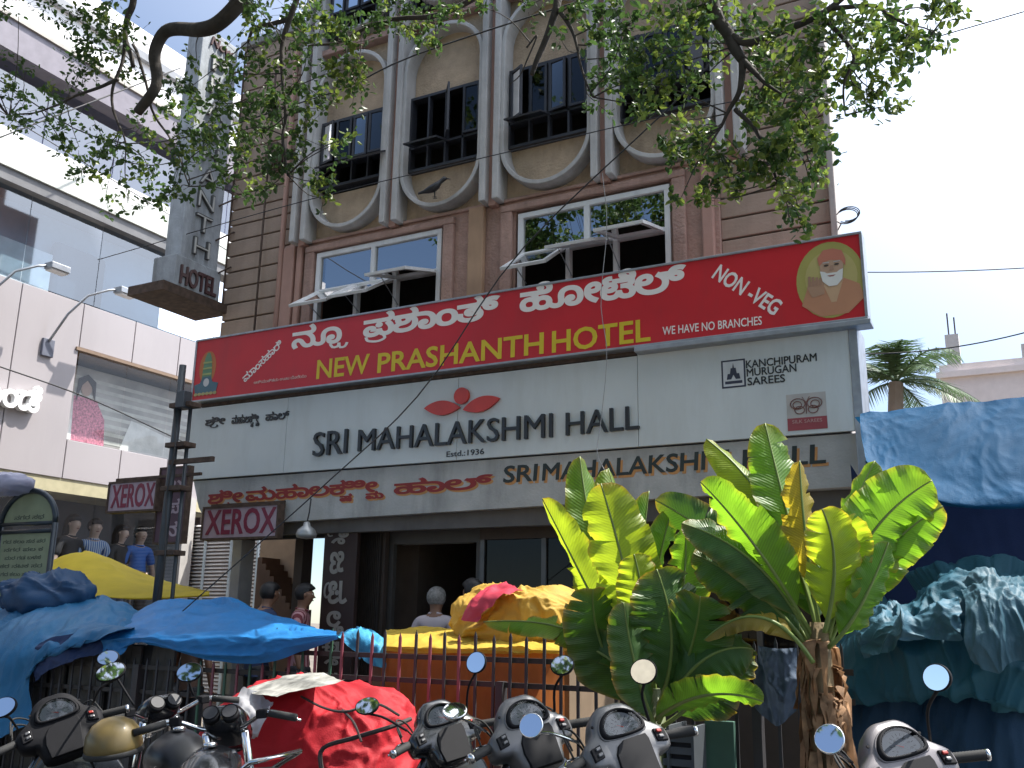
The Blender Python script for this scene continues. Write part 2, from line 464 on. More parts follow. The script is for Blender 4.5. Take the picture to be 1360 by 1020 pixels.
# ground floor mass with a recess for the shop
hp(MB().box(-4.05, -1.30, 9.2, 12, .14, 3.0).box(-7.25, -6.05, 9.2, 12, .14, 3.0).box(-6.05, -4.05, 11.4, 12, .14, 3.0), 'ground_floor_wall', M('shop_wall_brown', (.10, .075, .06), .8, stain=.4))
hp(MB().box(-9.0, -1.30, 8.8, 16, 2.72, 3.0), 'floor_slab', conc)
hp(MB().box(-9.0, -1.30, 8.55, 12, .0, .15), 'plinth', conc)
# wings of grooved boards
bw1 = MB().box(0, 1.12, 0, .07, 0, .205).build('board', board_m, None, bevel=.008)
bw2 = MB().box(0, 1.08, 0, .07, 0, .205).build('board', board_m, None, bevel=.008)
for k in range(28):
    z = 3.06+.225*k
    o = bw1 if k == 0 else share(bw1, (0, 0, 0)); o.location = (-9.08+random.uniform(-.004, .004), 8.86, z); hs(o)
for k in range(33):
    z = 3.0+.225*k
    o = bw2 if k == 0 else share(bw2, (0, 0, 0)); o.location = (-2.36+random.uniform(-.003, .003), 8.86, z); hs(o)
hp(MB().box(-9.06, -7.94, 8.90, 8.96, 3, 9.4), 'groove_backing', groove); hp(MB().box(-2.34, -1.31, 8.90, 8.96, 3, TOP), 'groove_backing', groove)
hp(MB().box(-9.14, -7.92, 8.80, 9.05, 9.36, 9.46), 'coping', conc, bevel=.01)
hp(MB().box(-1.30, -1.24, 8.80, 9.0, 3, TOP+.1), 'lit_corner_edge', M('lit_edge_pale', (.45, .4, .37), .8, stain=.4), bevel=.01)  # wall edge coloured pale for the sun catching this corner
# first floor zone with two windows (openings left free)
W1 = (-7.46, -5.62); W2 = (-4.66, -2.86); WZ = (4.35, 5.97)
mb = MB()
mb.box(-7.96, W1[0], 8.80, 8.95, 3.0, WZ[1]); mb.box(W1[1], W2[0], 8.80, 8.95, 3.0, WZ[1]); mb.box(W2[1], -2.36, 8.80, 8.95, 3.0, WZ[1])
mb.box(W1[0], W1[1], 8.80, 8.95, 3.0, WZ[0]); mb.box(W2[0], W2[1], 8.80, 8.95, 3.0, WZ[0])
mb.box(-7.96, -2.36, 8.80, 8.95, WZ[1], 6.14)
hp(mb, 'first_floor_wall', plaster)
# raised mouldings round the windows, pilasters
for a, b in (W1, W2):
    mb = MB(); e = .17
    mb.box(a-e, a-.03, 8.742, 8.80, 3.9, WZ[1]+.0).box(b+.03, b+e, 8.742, 8.80, 3.9, WZ[1]+.0).box(a-e, b+e, 8.735, 8.80, WZ[1]+.001, WZ[1]+.08)
    hp(mb, 'window_surround', plaster, bevel=.012)
pinkm = M('smooth_salmon_plaster', (.42, .25, .20), .85, var=.08, scale=5, bump=.002, stain=.4, tint=(.2, .13, .1))
hp(MB().box(-5.24, -5.04, 8.72, 8.80, 3.0, 6.1), 'pilaster', M('ochre_plaster', (.42, .27, .17), .85, var=.1, scale=4, stain=.4, tint=(.2, .13, .1)), bevel=.015)
for x0, x1 in ((-7.98, -7.80), (-7.76, -7.68), (-2.52, -2.40)):
    hp(MB().box(x0, x1, 8.73, 8.80, 3.0, 6.1), 'pilaster', pinkm, bevel=.015)
# dark rooms behind the windows
def room(x0, x1, z0, z1):
    mb = MB(); y0, y1 = 8.955, 10.2
    mb.quad((x0, y1, z0), (x1, y1, z0), (x1, y1, z1), (x0, y1, z1))
    mb.quad((x0, y0, z0), (x0, y1, z0), (x0, y1, z1), (x0, y0, z1)); mb.quad((x1, y0, z0), (x1, y1, z0), (x1, y1, z1), (x1, y0, z1))
    mb.quad((x0, y0, z0), (x1, y0, z0), (x1, y1, z0), (x0, y1, z0)); mb.quad((x0, y0, z1), (x1, y0, z1), (x1, y1, z1), (x0, y1, z1))
    return mb
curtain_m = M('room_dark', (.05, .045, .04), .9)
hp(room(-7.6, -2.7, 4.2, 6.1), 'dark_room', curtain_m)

def rotx(a): return Matrix.Rotation(a, 3, 'X')
def framed_pane(w, h, t=.045, d=.035):
    """returns MB of a rectangular frame in XZ, origin at top left, hanging down"""
    mb = MB()
    mb.box(0, w, -d/2, d/2, -t, 0).box(0, w, -d/2, d/2, -h, -h+t).box(0, t, -d/2, d/2, -h+t, -t).box(w-t, w, -d/2, d/2, -h+t, -t)
    return mb
def first_floor_window(x0, x1, zt, zm, zb, hinge):
    Y = 8.80
    fr = MB(); t = .06
    fr.box(x0, x1, Y-.03, Y+.05, zt-t, zt).box(x0, x0+t, Y-.03, Y+.05, zb, zt-t).box(x1-t, x1, Y-.03, Y+.05, zb, zt-t)
    fr.box(x0+t, x1-t, Y-.03, Y+.05, zm-.05, zm)
    xm = x0+(x1-x0)*.47; fr.box(xm-.03, xm+.03, Y-.03, Y+.05, zm, zt-t)
    third = (x1-x0-2*t)/3
    for k in (1, 2): fr.box(x0+t+third*k-.025, x0+t+third*k+.025, Y-.03, Y+.05, zb, zm-.05)
    f = hp(fr, 'window', upvc, bevel=.004)
    for a, b in ((x0+t, xm-.03), (xm+.03, x1-t)):
        g = MB().quad((a, Y+.004, zm), (b, Y+.004, zm), (b, Y+.004, zt-t), (a, Y+.004, zt-t)).build('pane', wglass, f)
    for k in range(3):
        a = x0+t+third*k+.01; ang = hinge[k]; Rm = rotx(-ang)
        s = framed_pane(third-.02, .62); o = Vector((a, Y-.04, zm-.03))
        s.v = [tuple(o + Rm @ Vector(v)) for v in s.v]
        # top-hung sashes pushed outwards: bottom edge swings towards the street
        s.build('sash', upvc, f, bevel=.003)
        q = [(.045, 0, -.045), (third-.065, 0, -.045), (third-.065, 0, -.575), (.045, 0, -.575)]
        MB().add([o + Rm @ Vector(v) for v in q], [(0, 1, 2, 3)]).build('pane', wglass, f)
        st = [o + Rm @ Vector((.03, 0, -.35)), Vector((a+.03, Y, zm-.36))]
        MB().tube(st, .006, 5).build('stay', steel, f)
    return f
first_floor_window(-7.46, -5.62, 5.95, 5.46, 4.36, (.98, 1.02, 1.3))
first_floor_window(-4.62, -2.86, 5.93, 5.46, 4.36, (.98, 1.2, 1.33))

# upper wall behind the ovals (recessed ochre roughcast) with openings
CX = [-7.67, -6.29, -4.92, -3.55, -2.18]
mb = MB()
mb.box(-7.96, -2.36, 8.83, 8.90, 6.14, 6.74); mb.box(-7.96, -2.36, 8.83, 8.90, 7.75, 8.98); mb.box(-7.96, -2.36, 8.83, 8.90, 9.75, TOP)
for c in CX: mb.box(max(-7.96, c-.16), min(-2.36, c+.16), 8.83, 8.90, 6.74, 7.75).box(max(-7.96, c-.16), min(-2.36, c+.16), 8.83, 8.90, 8.98, 9.75)
hp(mb, 'upper_floor_wall', ochre)
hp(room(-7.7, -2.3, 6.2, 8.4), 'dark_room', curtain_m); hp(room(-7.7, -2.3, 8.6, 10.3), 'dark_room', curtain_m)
hp(MB().box(-7.98, -2.30, 8.76, 8.92, 6.10, 6.14).box(-7.98, -2.36, 8.70, 8.83, 8.72, 8.80).box(-8.0, -1.2, 8.3, 9.2, TOP, TOP+.12), 'ledge', plaster, bevel=.01)
def fin(x0, x1):
    return hp(MB().box(x0, x1, 8.60, 8.85, 6.10, TOP-.02), 'fin', finm, bevel=.012)
for c in CX:
    fin(c-.125, c-.045); fin(c+.045, c+.125)
    hp(MB().box(c-.045, c+.045, 8.70, 8.84, 6.07, TOP-.02), 'fin_recess', pinkm)
def oval(xa, xb, zb, zt, name='oval_frame'):
    r = (xb-xa)/2; cx = (xa+xb)/2; th = .05; y0, y1 = 8.63, 8.85
    out = [(cx+r*math.cos(a), zb+r+r*math.sin(a)) for a in [math.pi+math.pi*i/20 for i in range(21)]]
    out += [(cx+r*math.cos(a), zt-r+r*math.sin(a)) for a in [math.pi*i/20 for i in range(21)]]
    ri = r-th
    inn = [(cx+ri*math.cos(a), zb+r+ri*math.sin(a)) for a in [math.pi+math.pi*i/20 for i in range(21)]]
    inn += [(cx+ri*math.cos(a), zt-r+ri*math.sin(a)) for a in [math.pi*i/20 for i in range(21)]]
    n = len(out); mb = MB()
    vs = [(x, y0, z) for x, z in out]+[(x, y0, z) for x, z in inn]+[(x, y1, z) for x, z in out]+[(x, y1, z) for x, z in inn]
    fs = []
    for i in range(n):
        j = (i+1) % n
        fs += [(i, j, n+j, n+i), (2*n+i, 3*n+i, 3*n+j, 2*n+j), (i, 2*n+i, 2*n+j, j), (n+i, n+j, 3*n+j, 3*n+i)]
    mb.add(vs, fs); return hp(mb, name, finm, bevel=.008)
for k in range(4):
    a, b = CX[k]+.123, CX[k+1]-.123
    oval(a, b, 6.17, 8.60); oval(a, b, 8.92, 10.36)
# casement windows in the ovals
def casement(x0, x1, z0, z1, opens, flap):
    Y = 8.86; f = MB(); t = .035
    Y = 8.76
    f.box(x0, x1, Y-.02, Y+.1, z1-t, z1).box(x0, x1, Y-.02, Y+.1, z0+.30, z0+.33).box(x0, x0+t, Y-.02, Y+.1, z0, z1-t).box(x1-t, x1, Y-.02, Y+.1, z0, z1-t).box(x0+t, x1-t, Y-.02, Y+.1, z0, z0+t)
    n = 4; w = (x1-x0-2*t)/n
    for k in range(1, n): f.box(x0+t+w*k-.012, x0+t+w*k+.012, Y-.02, Y+.06, z0+t, z1-t)
    fo = hp(f, 'window', darkw)
    hh = z1-t-(z0+.33)
    for k in range(n):
        a = x0+t+w*k+.014; ww = w-.028; ang = opens[k]
        if ang is None: continue
        hinge_right = k % 2 == 1
        o = Vector((a+(ww if hinge_right else 0), Y-.035, z1-t-.004)); Rm = Matrix.Rotation(ang if hinge_right else -ang, 3, 'Z')
        s = framed_pane(ww, hh-.008, .028, .025)
        off = Vector((-ww if hinge_right else 0, 0, 0))
        s.v = [tuple(o + Rm @ (Vector(v)+off)) for v in s.v]; s.build('casement', darkw, fo)
        q = [(.028, 0, -.028), (ww-.028, 0, -.028), (ww-.028, 0, -hh+.036), (.028, 0, -hh+.036)]
        MB().add([o + Rm @ (Vector(v)+off) for v in q], [(0, 1, 2, 3)]).build('pane', dglass, fo)
    # lower ventilator flaps hinged outwards
    for a, b, ang in flap:
        Rm = rotx(-ang); o = Vector((a, Y-.04, z0+.30)); s = framed_pane(b-a, .27, .02, .02)
        s.v = [tuple(o + Rm @ Vector(v)) for v in s.v]; s.build('ventilator', darkw, fo)
        MB().add([o + Rm @ Vector(v) for v in [(.02, 0, -.02), (b-a-.02, 0, -.02), (b-a-.02, 0, -.25), (.02, 0, -.25)]], [(0, 1, 2, 3)]).build('pane', glass('dusty_glass', (.25, .26, .27), 1.5, .3, .18), fo)
    return fo
casement(CX[0]+.16, CX[1]-.16, 6.80, 7.74, (.25, .12, 0, .06), [(-7.36, -6.86, 1.05), (-6.85, -6.36, 1.05)])
casement(CX[1]+.16, CX[2]-.16, 6.74, 7.74, (None, None, .9, .05), [(-6.01, -5.55, 1.3)])
casement(CX[2]+.16, CX[3]-.16, 6.74, 7.74, (.5, 0, .15, 0), [(-4.66, -4.2, 1.25)])
casement(CX[3]+.16, CX[4]-.16, 6.74, 7.74, (.2, 0, .1, .6), [(-3.3, -2.85, 1.15)])
for k in range(4): casement(CX[k]+.16, CX[k+1]-.16, 8.98, 9.75, (.2*k, 0, .1, .3), [])
# drain pipe in the left wing
hp(MB().tube([(-8.02, 8.74, 3.0), (-8.02, 8.74, 9.3)], .035, 8), 'drain_pipe', pinkm, smooth=True)
hp(MB().tube([(-8.42, 8.79, 3.0), (-8.42, 8.79, 9.0)], .014, 6), 'conduit', rust, smooth=True)
lampb = MB().box(-8.37, -8.17, 8.66, 8.80, 7.3, 7.62); hp(lampb, 'junction_box', rust, bevel=.01)
# barbed wire on the left wing
mb = MB(); pts = []
for i in range(260):
    t = i/259; a = t*2*math.pi*13; pts.append((-9.05+1.1*t, 8.95+.10*math.cos(a), 9.62+.12*math.sin(a)))
hp(mb.tube(pts, .006, 4), 'razor_wire', steel)

# ---- canopy (concrete fascia with painted name) and ground floor
fas = MB(); Yf = 8.02
prof = [(-8.42, 3.03), (-1.09, 3.03), (-1.09, 2.60), (-8.12, 2.50), (-8.30, 2.72)]
fas.prism(prof, (0, Yf, 0), (1, 0, 0), (0, 0, 1), (0, .09, 0))
fas.box(-8.3, -1.12, Yf+.09, 8.8, 2.60, 2.68)
fasc = hp(fas, 'canopy_fascia', M('painted_fascia', (.42, .42, .405), .85, var=.12, scale=4, bump=.003, bscale=40, stain=.6, sscale=2.4, tint=(.14, .135, .13)))
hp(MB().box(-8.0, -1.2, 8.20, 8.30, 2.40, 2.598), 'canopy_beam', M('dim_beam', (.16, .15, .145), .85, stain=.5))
dl = None
for px, py in ((462, 677), (550, 674), (628, 670), (705, 668)):
    q = at(px, py+4, Y=8.11)
    l = MB().lathe([(.0, .05), (.045, .05), (.06, .0), (.0, -.012)], o=(q.x, 8.10, q.z), n=14)
    hp(l, 'downlight', M('lamp_metal', (.55, .55, .53), .3, .6), smooth=True)
# painted names on the fascia (raised a hair: thick brush paint)
pr_red = M('painted_red', (.26, .02, .018), .6, stain=.2); pr_or = M('painted_orange', (.50, .24, .08), .6); pr_bk = M('painted_black_green', (.02, .03, .028), .6, stain=.2)
SRI = ['ಶೀ', ('ra',)]; MAHA = ['ಮ', 'ಹಾ', 'ಲ', 'ಕಿೀ', ('sub', 'ಷ', .35, -.42), ('sub', 'ಮ', .95, -.38)]; HAL = ['ಹಾ', 'ಲ್']
for dz, dx, mt, dd in ((-.018, .022, pr_or, .0015), (0, 0, pr_red, .003)):
    Y = Yf-dd*.5
    for sg, x0, x1, z in ((SRI, (276, 668), (322, 665), 0), (MAHA, (326, 664), (510, 657), 0), (HAL, (523, 655), (655, 646), 0)):
        a = at(*x0, Y=Yf); b = at(*x1, Y=Yf)
        o = letters('painted_word', sg, (a.x+dx, Y, a.z+dz-.01), (1, 0, .01), (0, 0, 1), width=b.x-a.x, height=.125, depth=dd, mat=mt, bold=.028); hs(o)
for dz, dx, mt, dd in ((-.022, .02, pr_or, .0015), (0, 0, pr_bk, .003)):
    for s, x0, x1 in (('SRI', (668, 641), (713, 638)), ('MAHALAKSHMI', (720, 638), (968, 624)), ('HALL', (986, 622), (1097, 612))):
        a = at(*x0, Y=Yf); b = at(*x1, Y=Yf)
        o = letters('painted_word', s, (a.x+dx, Yf-dd*.5, a.z+dz), (1, 0, .008), (0, 0, 1), width=b.x-a.x, height=.155, depth=dd, mat=mt, bold=.02, slant=.06); hs(o)

# ---- ground floor front: columns, vertical board, rolling shutter, doorway
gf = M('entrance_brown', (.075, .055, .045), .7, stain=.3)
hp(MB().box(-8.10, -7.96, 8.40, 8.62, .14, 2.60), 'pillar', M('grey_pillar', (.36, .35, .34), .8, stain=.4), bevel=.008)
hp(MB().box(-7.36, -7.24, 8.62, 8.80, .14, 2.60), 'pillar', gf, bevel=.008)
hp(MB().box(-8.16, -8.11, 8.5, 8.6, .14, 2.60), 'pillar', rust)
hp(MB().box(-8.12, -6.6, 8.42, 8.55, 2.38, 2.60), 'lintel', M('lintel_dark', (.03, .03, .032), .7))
tanw = M('tan_stair_wall', (.42, .30, .20), .85, stain=.25, tint=(.2, .14, .1))
hp(MB().box(-10.05, -9.15, 11.0, 11.1, .14, 3.2), 'stair_wall', tanw)
hp(MB().box(-9.4, -8.2, 12.0, 12.1, .14, 3.0), 'passage_wall', M('cream_wall', (.7, .62, .42), .8))
st = MB(); 
for k in range(9): st.box(-9.72+.08*k, -9.72+.08*(k+1)+.005, 10.6, 10.98, .14, 2.35-.09*k)
hp(st, 'stair', M('stair_brown', (.13, .075, .05), .7))
mb = MB()
for k in range(20):
    x = -6.56+.0235*k; mb.box(x, x+.016, 8.52, 8.56, .15, 2.58)
hp(mb, 'folding_shutter', M('shutter_brown', (.06, .05, .045), .5, metal=.4)); hp(MB().box(-6.58, -6.06, 8.56, 8.62, .15, 2.6), 'shutter_backing', gf)
vb = thing('vertical_signboard', 'tall narrow brown board with grey sideways script beside the folding shutter', 'sign', (-6.42, 8.3, 1.9))
o = MB().box(-.24, .20, -.03, .03, -1.75, .68).build('board', M('maroon_board', (.045, .025, .022), .6), vb, bevel=.006)
greyl = M('grey_letter', (.34, .32, .29), .6)
z = .62
for sg in ((['ಶೀ', ('ra',)]), ['ಜ'], ['ಪ', ('ra',)], ['ಲಿ'], ['ಥೀ'], ['ಹಾ'], ['ಲ್']):
    w = .30 if len(sg) < 3 else .3
    letters('letter', sg, (-.13, -.031, z), (0, 0, -1), (1, 0, 0), width=.24, height=.2, depth=.006, mat=greyl, parent=vb, bold=.03); z -= .31
# inside the shop
shop = MB()
shop.quad((-6.05, 8.6, .152), (-4.05, 8.6, .152), (-4.05, 11.4, .152), (-6.05, 11.4, .152)); hp(shop, 'shop_floor', M('shop_floor', (.10, .08, .07), .4))
hp(MB().box(-6.08, -4.95, 8.66, 8.72, 2.30, 2.5).box(-6.08, -6.02, 8.66, 8.72, .15, 2.3).box(-4.99, -4.93, 8.66, 8.72, .15, 2.3), 'door_frame', M('door_grey', (.09, .085, .08), .6))
ib = tag(MB().box(-5.98, -5.1, 8.75, 8.79, 2.30, 2.44).build('notice_board', M('notice_pale', (.32, .31, .29), .6, stain=.4)), 'pale faded board hanging inside the dark hotel doorway', 'notice board')
hp(MB().box(-4.93, -1.4, 8.62, 8.70, .15, .95).box(-4.93, -1.4, 8.62, 8.70, 2.32, 2.58), 'shopfront_panel', gf)
fr = MB()
for k in range(6): fr.box(-4.93+.70*k, -4.88+.70*k, 8.63, 8.69, .95, 2.32)
hp(fr, 'shopfront_frame', M('aluminium_dark', (.10, .1, .1), .4, .5))
for k in range(5):
    hp(MB().quad((-4.88+.70*k, 8.66, .95), (-4.23+.70*k, 8.66, .95), (-4.23+.70*k, 8.66, 2.32), (-4.88+.70*k, 8.66, 2.32)), 'pane', glass('shop_dark_glass', (.13, .14, .15), 1.2, .02, .015))
for k in range(3):
    z = 1.1+.4*k; tag(MB().box(-4.5, -2.0, 9.05, 9.18, z, z+.02).build('shelf', gf), 'dark shelf inside the shopfront, level %s from the floor' % ('lowest', 'middle', 'top')[k], 'shelf')

# ------------------------------------------------------------------ the three big signs
RY = 7.92
def RP(px, py): return at(px, py, Y=RY-.03)
rs = thing('red_signboard', 'long red hotel signboard with white script and yellow capitals under the windows', 'sign', (-4.8, RY, 4.0))
def rp(o): o.parent = rs; o.matrix_parent_inverse = Matrix.Translation((4.8, -RY, -4.0)); return o
x0, x1, z0, z1 = at(257, 530, Y=RY).x, at(1152, 422, Y=RY).x, 3.96, 4.68
rp(MB().box(x0, x1, RY-.028, RY+.14, z0, z1).build('panel', redm, None))
mb = MB(); t = .022
mb.box(x0-.01, x1+.01, RY-.042, RY+.15, z1, z1+t).box(x0-.01, x1+.01, RY-.042, RY+.15, z0-t, z0).box(x0-.012, x0+.012, RY-.04, RY+.15, z0, z1).box(x1-.012, x1+.012, RY-.04, RY+.15, z0, z1)
rp(mb.build('frame', steel, None, bevel=.004))
rp(MB().box(x1-2.0, x1+.03, RY-.06, RY+.12, z0-.07, z0-t-.002).build('lamp_rail', steel, None, bevel=.006))
def rlet(name, sg, p0, p1, h, mat, bold=0., **k):
    o = letters_px(name, sg, p0, p1, RY-.0285, h, .003, mat, None, bold, **k); rp(o)
    return o
rlet('script_word', ['ನೂ', ('ya',)], (387, 463), (463, 452), .215, cream, .03)
rlet('script_word', ['ಪ', ('ra',), 'ಶಾ', 'ಂ', 'ತ್'], (482, 448), (664, 420), .215, cream, .035)
rlet('script_word', ['ಹೋ', 'ಟೆ', 'ಲ್'], (690, 414), (912, 383), .225, cream, .035)
rlet('latin_word', 'NEW', (420, 503), (490, 495), .205, yellow, .02)
rlet('latin_word', 'PRASHANTH', (501, 495), (722, 469), .205, yellow, .02)
rlet('latin_word', 'HOTEL', (733, 468), (864, 452), .205, yellow, .02)
rlet('latin_word', 'WE HAVE NO BRANCHES', (880, 445), (1012, 431), .075, cream, .01)
rlet('latin_word', 'NON -VEG', (945, 368), (1028, 419), .135, cream, .025)
rlet('script_word', ['ಮಾ', 'ಂ', 'ಸ', 'ಹಾ', 'ರಿ'], (325, 508), (376, 458), .085, cream, .015)
rlet('script_word', ['ಅ', 'ತ್', 'ಯು', 'ತ್', 'ತ', 'ಮ', ' ', 'ಊ', 'ಟ', ' ', 'ದೊ', 'ರೆ', 'ಯು'], (337, 510), (407, 501), .03, M('faint_letter', (.6, .4, .35), .5), .01)
# portrait in the oval: a bearded elder in a head cloth
pc = RP(1104, 371)
pm = lambda n, c: M(n, c, .45, var=.05)
def flat(name, poly, lay, mat, S=1., o=pc):
    """printed shape: a thin film laid on the sign"""
    rp(MB().prism([(x*S, y*S) for x, y in poly], (o.x, RY-.0285-.0012*lay, o.z), (1, 0, 0), (0, 0, 1), (0, .001, 0)).build(name, mat, None))
flat('portrait', ellipse(-.01, 0, .275, .335), 1, pm('print_olive', (.36, .33, .09)))
flat('portrait', ellipse(0, .02, .21, .24), 2, pm('print_gold', (.44, .38, .14)))
flat('portrait', [(-.25, -.2), (-.2, -.06), (-.08, .0), (.1, .0), (.22, -.07), (.255, -.19), (.12, -.31), (-.1, -.315)], 3, pm('print_robe', (.46, .22, .12)))
flat('portrait', [(-.08, .0), (.1, .0), (.03, -.2), (-.01, -.2)], 4, pm('print_robe_light', (.52, .34, .2)))
flat('portrait', [(-.2, -.05), (-.17, .0), (-.06, .02), (-.06, -.12), (-.16, -.14)], 5, pm('print_hand', (.40, .24, .15)))
for k in range(4): flat('portrait', [(-.19+.03*k, -.04), (-.165+.03*k, -.04), (-.165+.03*k, .05-.008*k), (-.185+.03*k, .05-.008*k)], 6, pm('print_hand2', (.34, .2, .13)))
flat('portrait', ellipse(.01, .11, .095, .125), 6, pm('print_skin', (.44, .29, .2)))
flat('portrait', [(-.09, .13), (-.1, .2), (-.05, .265), (.03, .27), (.1, .24), (.125, .16), (.12, .1), (.09, .155), (0, .17), (-.06, .155)], 7, pm('print_headcloth', (.48, .17, .11)))
flat('portrait', [(-.085, .08), (-.05, .07), (-.03, .055), (.05, .055), (.07, .07), (.1, .08), (.09, -.01), (.045, -.06), (-.02, -.06), (-.07, -.01)], 8, pm('print_beard', (.66, .66, .62)))
flat('portrait', [(-.03, .035), (.04, .035), (.02, .022), (-.01, .022)], 9, pm('print_mouth', (.3, .12, .1)))
for sx in (-1, 1):
    flat('portrait', ellipse(.01+sx*.042, .125, .02, .009, 12), 9, pm('print_eye', (.06, .04, .03)))
    flat('portrait', [(.01+sx*.018, .143), (.01+sx*.07, .148), (.01+sx*.07, .156), (.01+sx*.018, .153)], 9, pm('print_brow', (.45, .42, .4)))
flat('portrait', [(.0, .12), (.02, .12), (.028, .078), (-.008, .078)], 9, pm('print_nose', (.36, .22, .15)))
# small temple-deity print at the left end: a tall crowned green figure on a lotus
dc = RP(275, 497)
flat('emblem', ellipse(0, .08, .13, .2), 1, pm('print_halo', (.42, .13, .03)), o=dc)
flat('emblem', [(-.08, -.1), (-.07, .08), (-.05, .2), (-.02, .26), (.02, .26), (.05, .2), (.07, .08), (.08, -.1)], 2, pm('print_green', (.10, .22, .12)), o=dc)
flat('emblem', [(-.16, -.24), (-.19, -.12), (-.1, -.1), (-.06, -.03), (.06, -.03), (.1, -.1), (.19, -.12), (.16, -.24)], 3, pm('print_teal', (.05, .12, .16)), o=dc)
flat('emblem', ellipse(0, -.1, .045, .05, 16), 4, pm('print_pale', (.5, .5, .5)), o=dc)
for k in range(6): flat('emblem', ellipse(-.15+.06*k, -.235, .03, .02, 10), 5, pm('print_lotus', (.35, .3, .12)), o=dc)
for k in range(3): flat('emblem', [(-.07, -.01+.07*k), (.07, -.01+.07*k), (.07, .012+.07*k), (-.07, .012+.07*k)], 5, pm('print_band', (.3, .34, .12)), o=dc)

WY = 8.0
ws = thing('white_signboard', 'long white panel sign reading SRI MAHALAKSHMI HALL in raised black capitals', 'sign', (-4.8, WY, 3.0))
def wp(o): o.parent = ws; o.matrix_parent_inverse = Matrix.Translation((4.8, -WY, -3.0)); return o
seams = [-8.53, -7.05, -4.85, -2.95, -1.10]
for a, b in zip(seams, seams[1:]):
    wp(MB().box(a+.0025, b-.0025, WY-.02, WY+.02, 3.045, 3.885 if b < -1.2 else 3.90).build('panel', whitem, None))
wp(MB().box(-8.5, -1.15, WY+.02, WY+.1, 3.04, 3.88).build('backing', darkw, None))
wp(MB().box(-1.10, -1.03, WY-.03, WY+.4, 2.45, 3.93).build('side_frame', steel, None, bevel=.006))
# raised capitals one by one
def wlet_word(s, p0, p1, h, y=WY-.021):
    a = at(*p0, Y=y); b = at(*p1, Y=y); U = (b-a); w = U.length; U.normalize()
    full = glyph_loops(s); fx = [p[0] for l in full for p in l]; k = w/(max(fx)-min(fx)); ox = min(fx); x = 0
    for i, ch in enumerate(s):
        pre = glyph_loops(s[:i+1]); px_ = [p[0] for l in pre for p in l]; cw = [p[0] for l in glyph_loops(ch) for p in l]
        right = max(px_)-ox; left = right-(max(cw)-min(cw))
        o = letters('letter', ch, a+U*left*k, U, (0, 0, 1), width=(max(cw)-min(cw))*k, height=None, depth=.035, mat=black, bold=0.)
        wp(o)
    return k
wlet_word('SRI', (417, 607), (462, 602), .2); wlet_word('MAHALAKSHMI', (477, 600), (735, 581), .2); wlet_word('HALL', (753, 579), (850, 570), .2)
wp(letters_px('small_word', 'Estd.:1936', (593, 607), (643, 603), WY-.021, .055, .004, black, None, .01))
for sg, p0, p1 in ((SRI, (273, 566), (299, 563)), (MAHA, (308, 563), (345, 560)), (HAL, (353, 559), (384, 556))):
    wp(letters_px('script_word', sg, p0, p1, WY-.021, .085, .012, black, None, .02))
for s, p0, p1 in (('KANCHIPURAM', (991, 489), (1085, 479)), ('MURUGAN', (992, 500), (1058, 493)), ('SAREES', (993, 512), (1043, 507))):
    wp(letters_px('small_word', s, p0, p1, WY-.021, .066, .004, black, None, .014))
# leaf emblem in red
def leafp(cx, cz, w, h, tilt, n=14):
    up_ = [(-w/2+w*i/n, h/2*math.sin(math.pi*i/n)**.8) for i in range(n+1)]; lo = [(w/2-w*i/n, -h/2*math.sin(math.pi*i/n)**.9) for i in range(1, n)]
    c, s = math.cos(tilt), math.sin(tilt)
    return [(cx+x*c-z*s, cz+x*s+z*c) for x, z in up_+lo]
emr = M('emblem_red', (.50, .035, .02), .35)
e = at(616, 527, Y=WY)
wp(MB().prism(ellipse(0, 0, .085, .085, 24), (e.x, WY-.055, e.z), (1, 0, 0), (0, 0, 1), (0, .033, 0)).build('emblem', emr, None))
for cx_, py, tl in ((590, 543, -.06), (642, 538, .2)):
    q = at(cx_, py, Y=WY)
    wp(MB().prism(leafp(0, 0, .42, .15, tl), (q.x, WY-.055, q.z), (1, 0, 0), (0, 0, 1), (0, .033, 0)).build('emblem', emr, None))
def wflat(name, poly, o, lay, mat): wp(MB().prism(poly, (o.x, WY-.0205-.0015*lay, o.z), (1, 0, 0), (0, 0, 1), (0, .0012, 0)).build(name, mat, None))
q = at(975, 497, Y=WY); navy = M('print_navy', (.03, .035, .06), .4); grw = M('print_lightgrey', (.55, .57, .58), .4)
sq = lambda a, b=None: [(-a, -(b or a)), (a, -(b or a)), (a, b or a), (-a, b or a)]
wflat('logo', sq(.105, .125), q, 1, navy); wflat('logo', sq(.09, .11), q, 2, grw)
wflat('logo', [(-.06, -.05), (-.05, .0), (-.03, .0), (-.022, .05), (-.008, .05), (0, .095), (.008, .05), (.022, .05), (.03, .0), (.05, .0), (.06, -.05), (.02, -.05), (.0, -.01), (-.02, -.05)], q, 3, navy)
wflat('logo', [(-.075, -.09), (.075, -.09), (.075, -.065), (-.075, -.065)], q, 3, navy)
q = at(1072, 547, Y=WY)
wflat('logo', sq(.16, .155), q, 1, M('logo_grey', (.42, .40, .38), .4)); wflat('logo', [(-.16, -.155), (.16, -.155), (.16, -.05), (-.16, -.05)], q, 2, M('logo_maroon', (.28, .05, .06), .4))
lm = M('logo_line', (.16, .06, .05), .4); mb = MB()
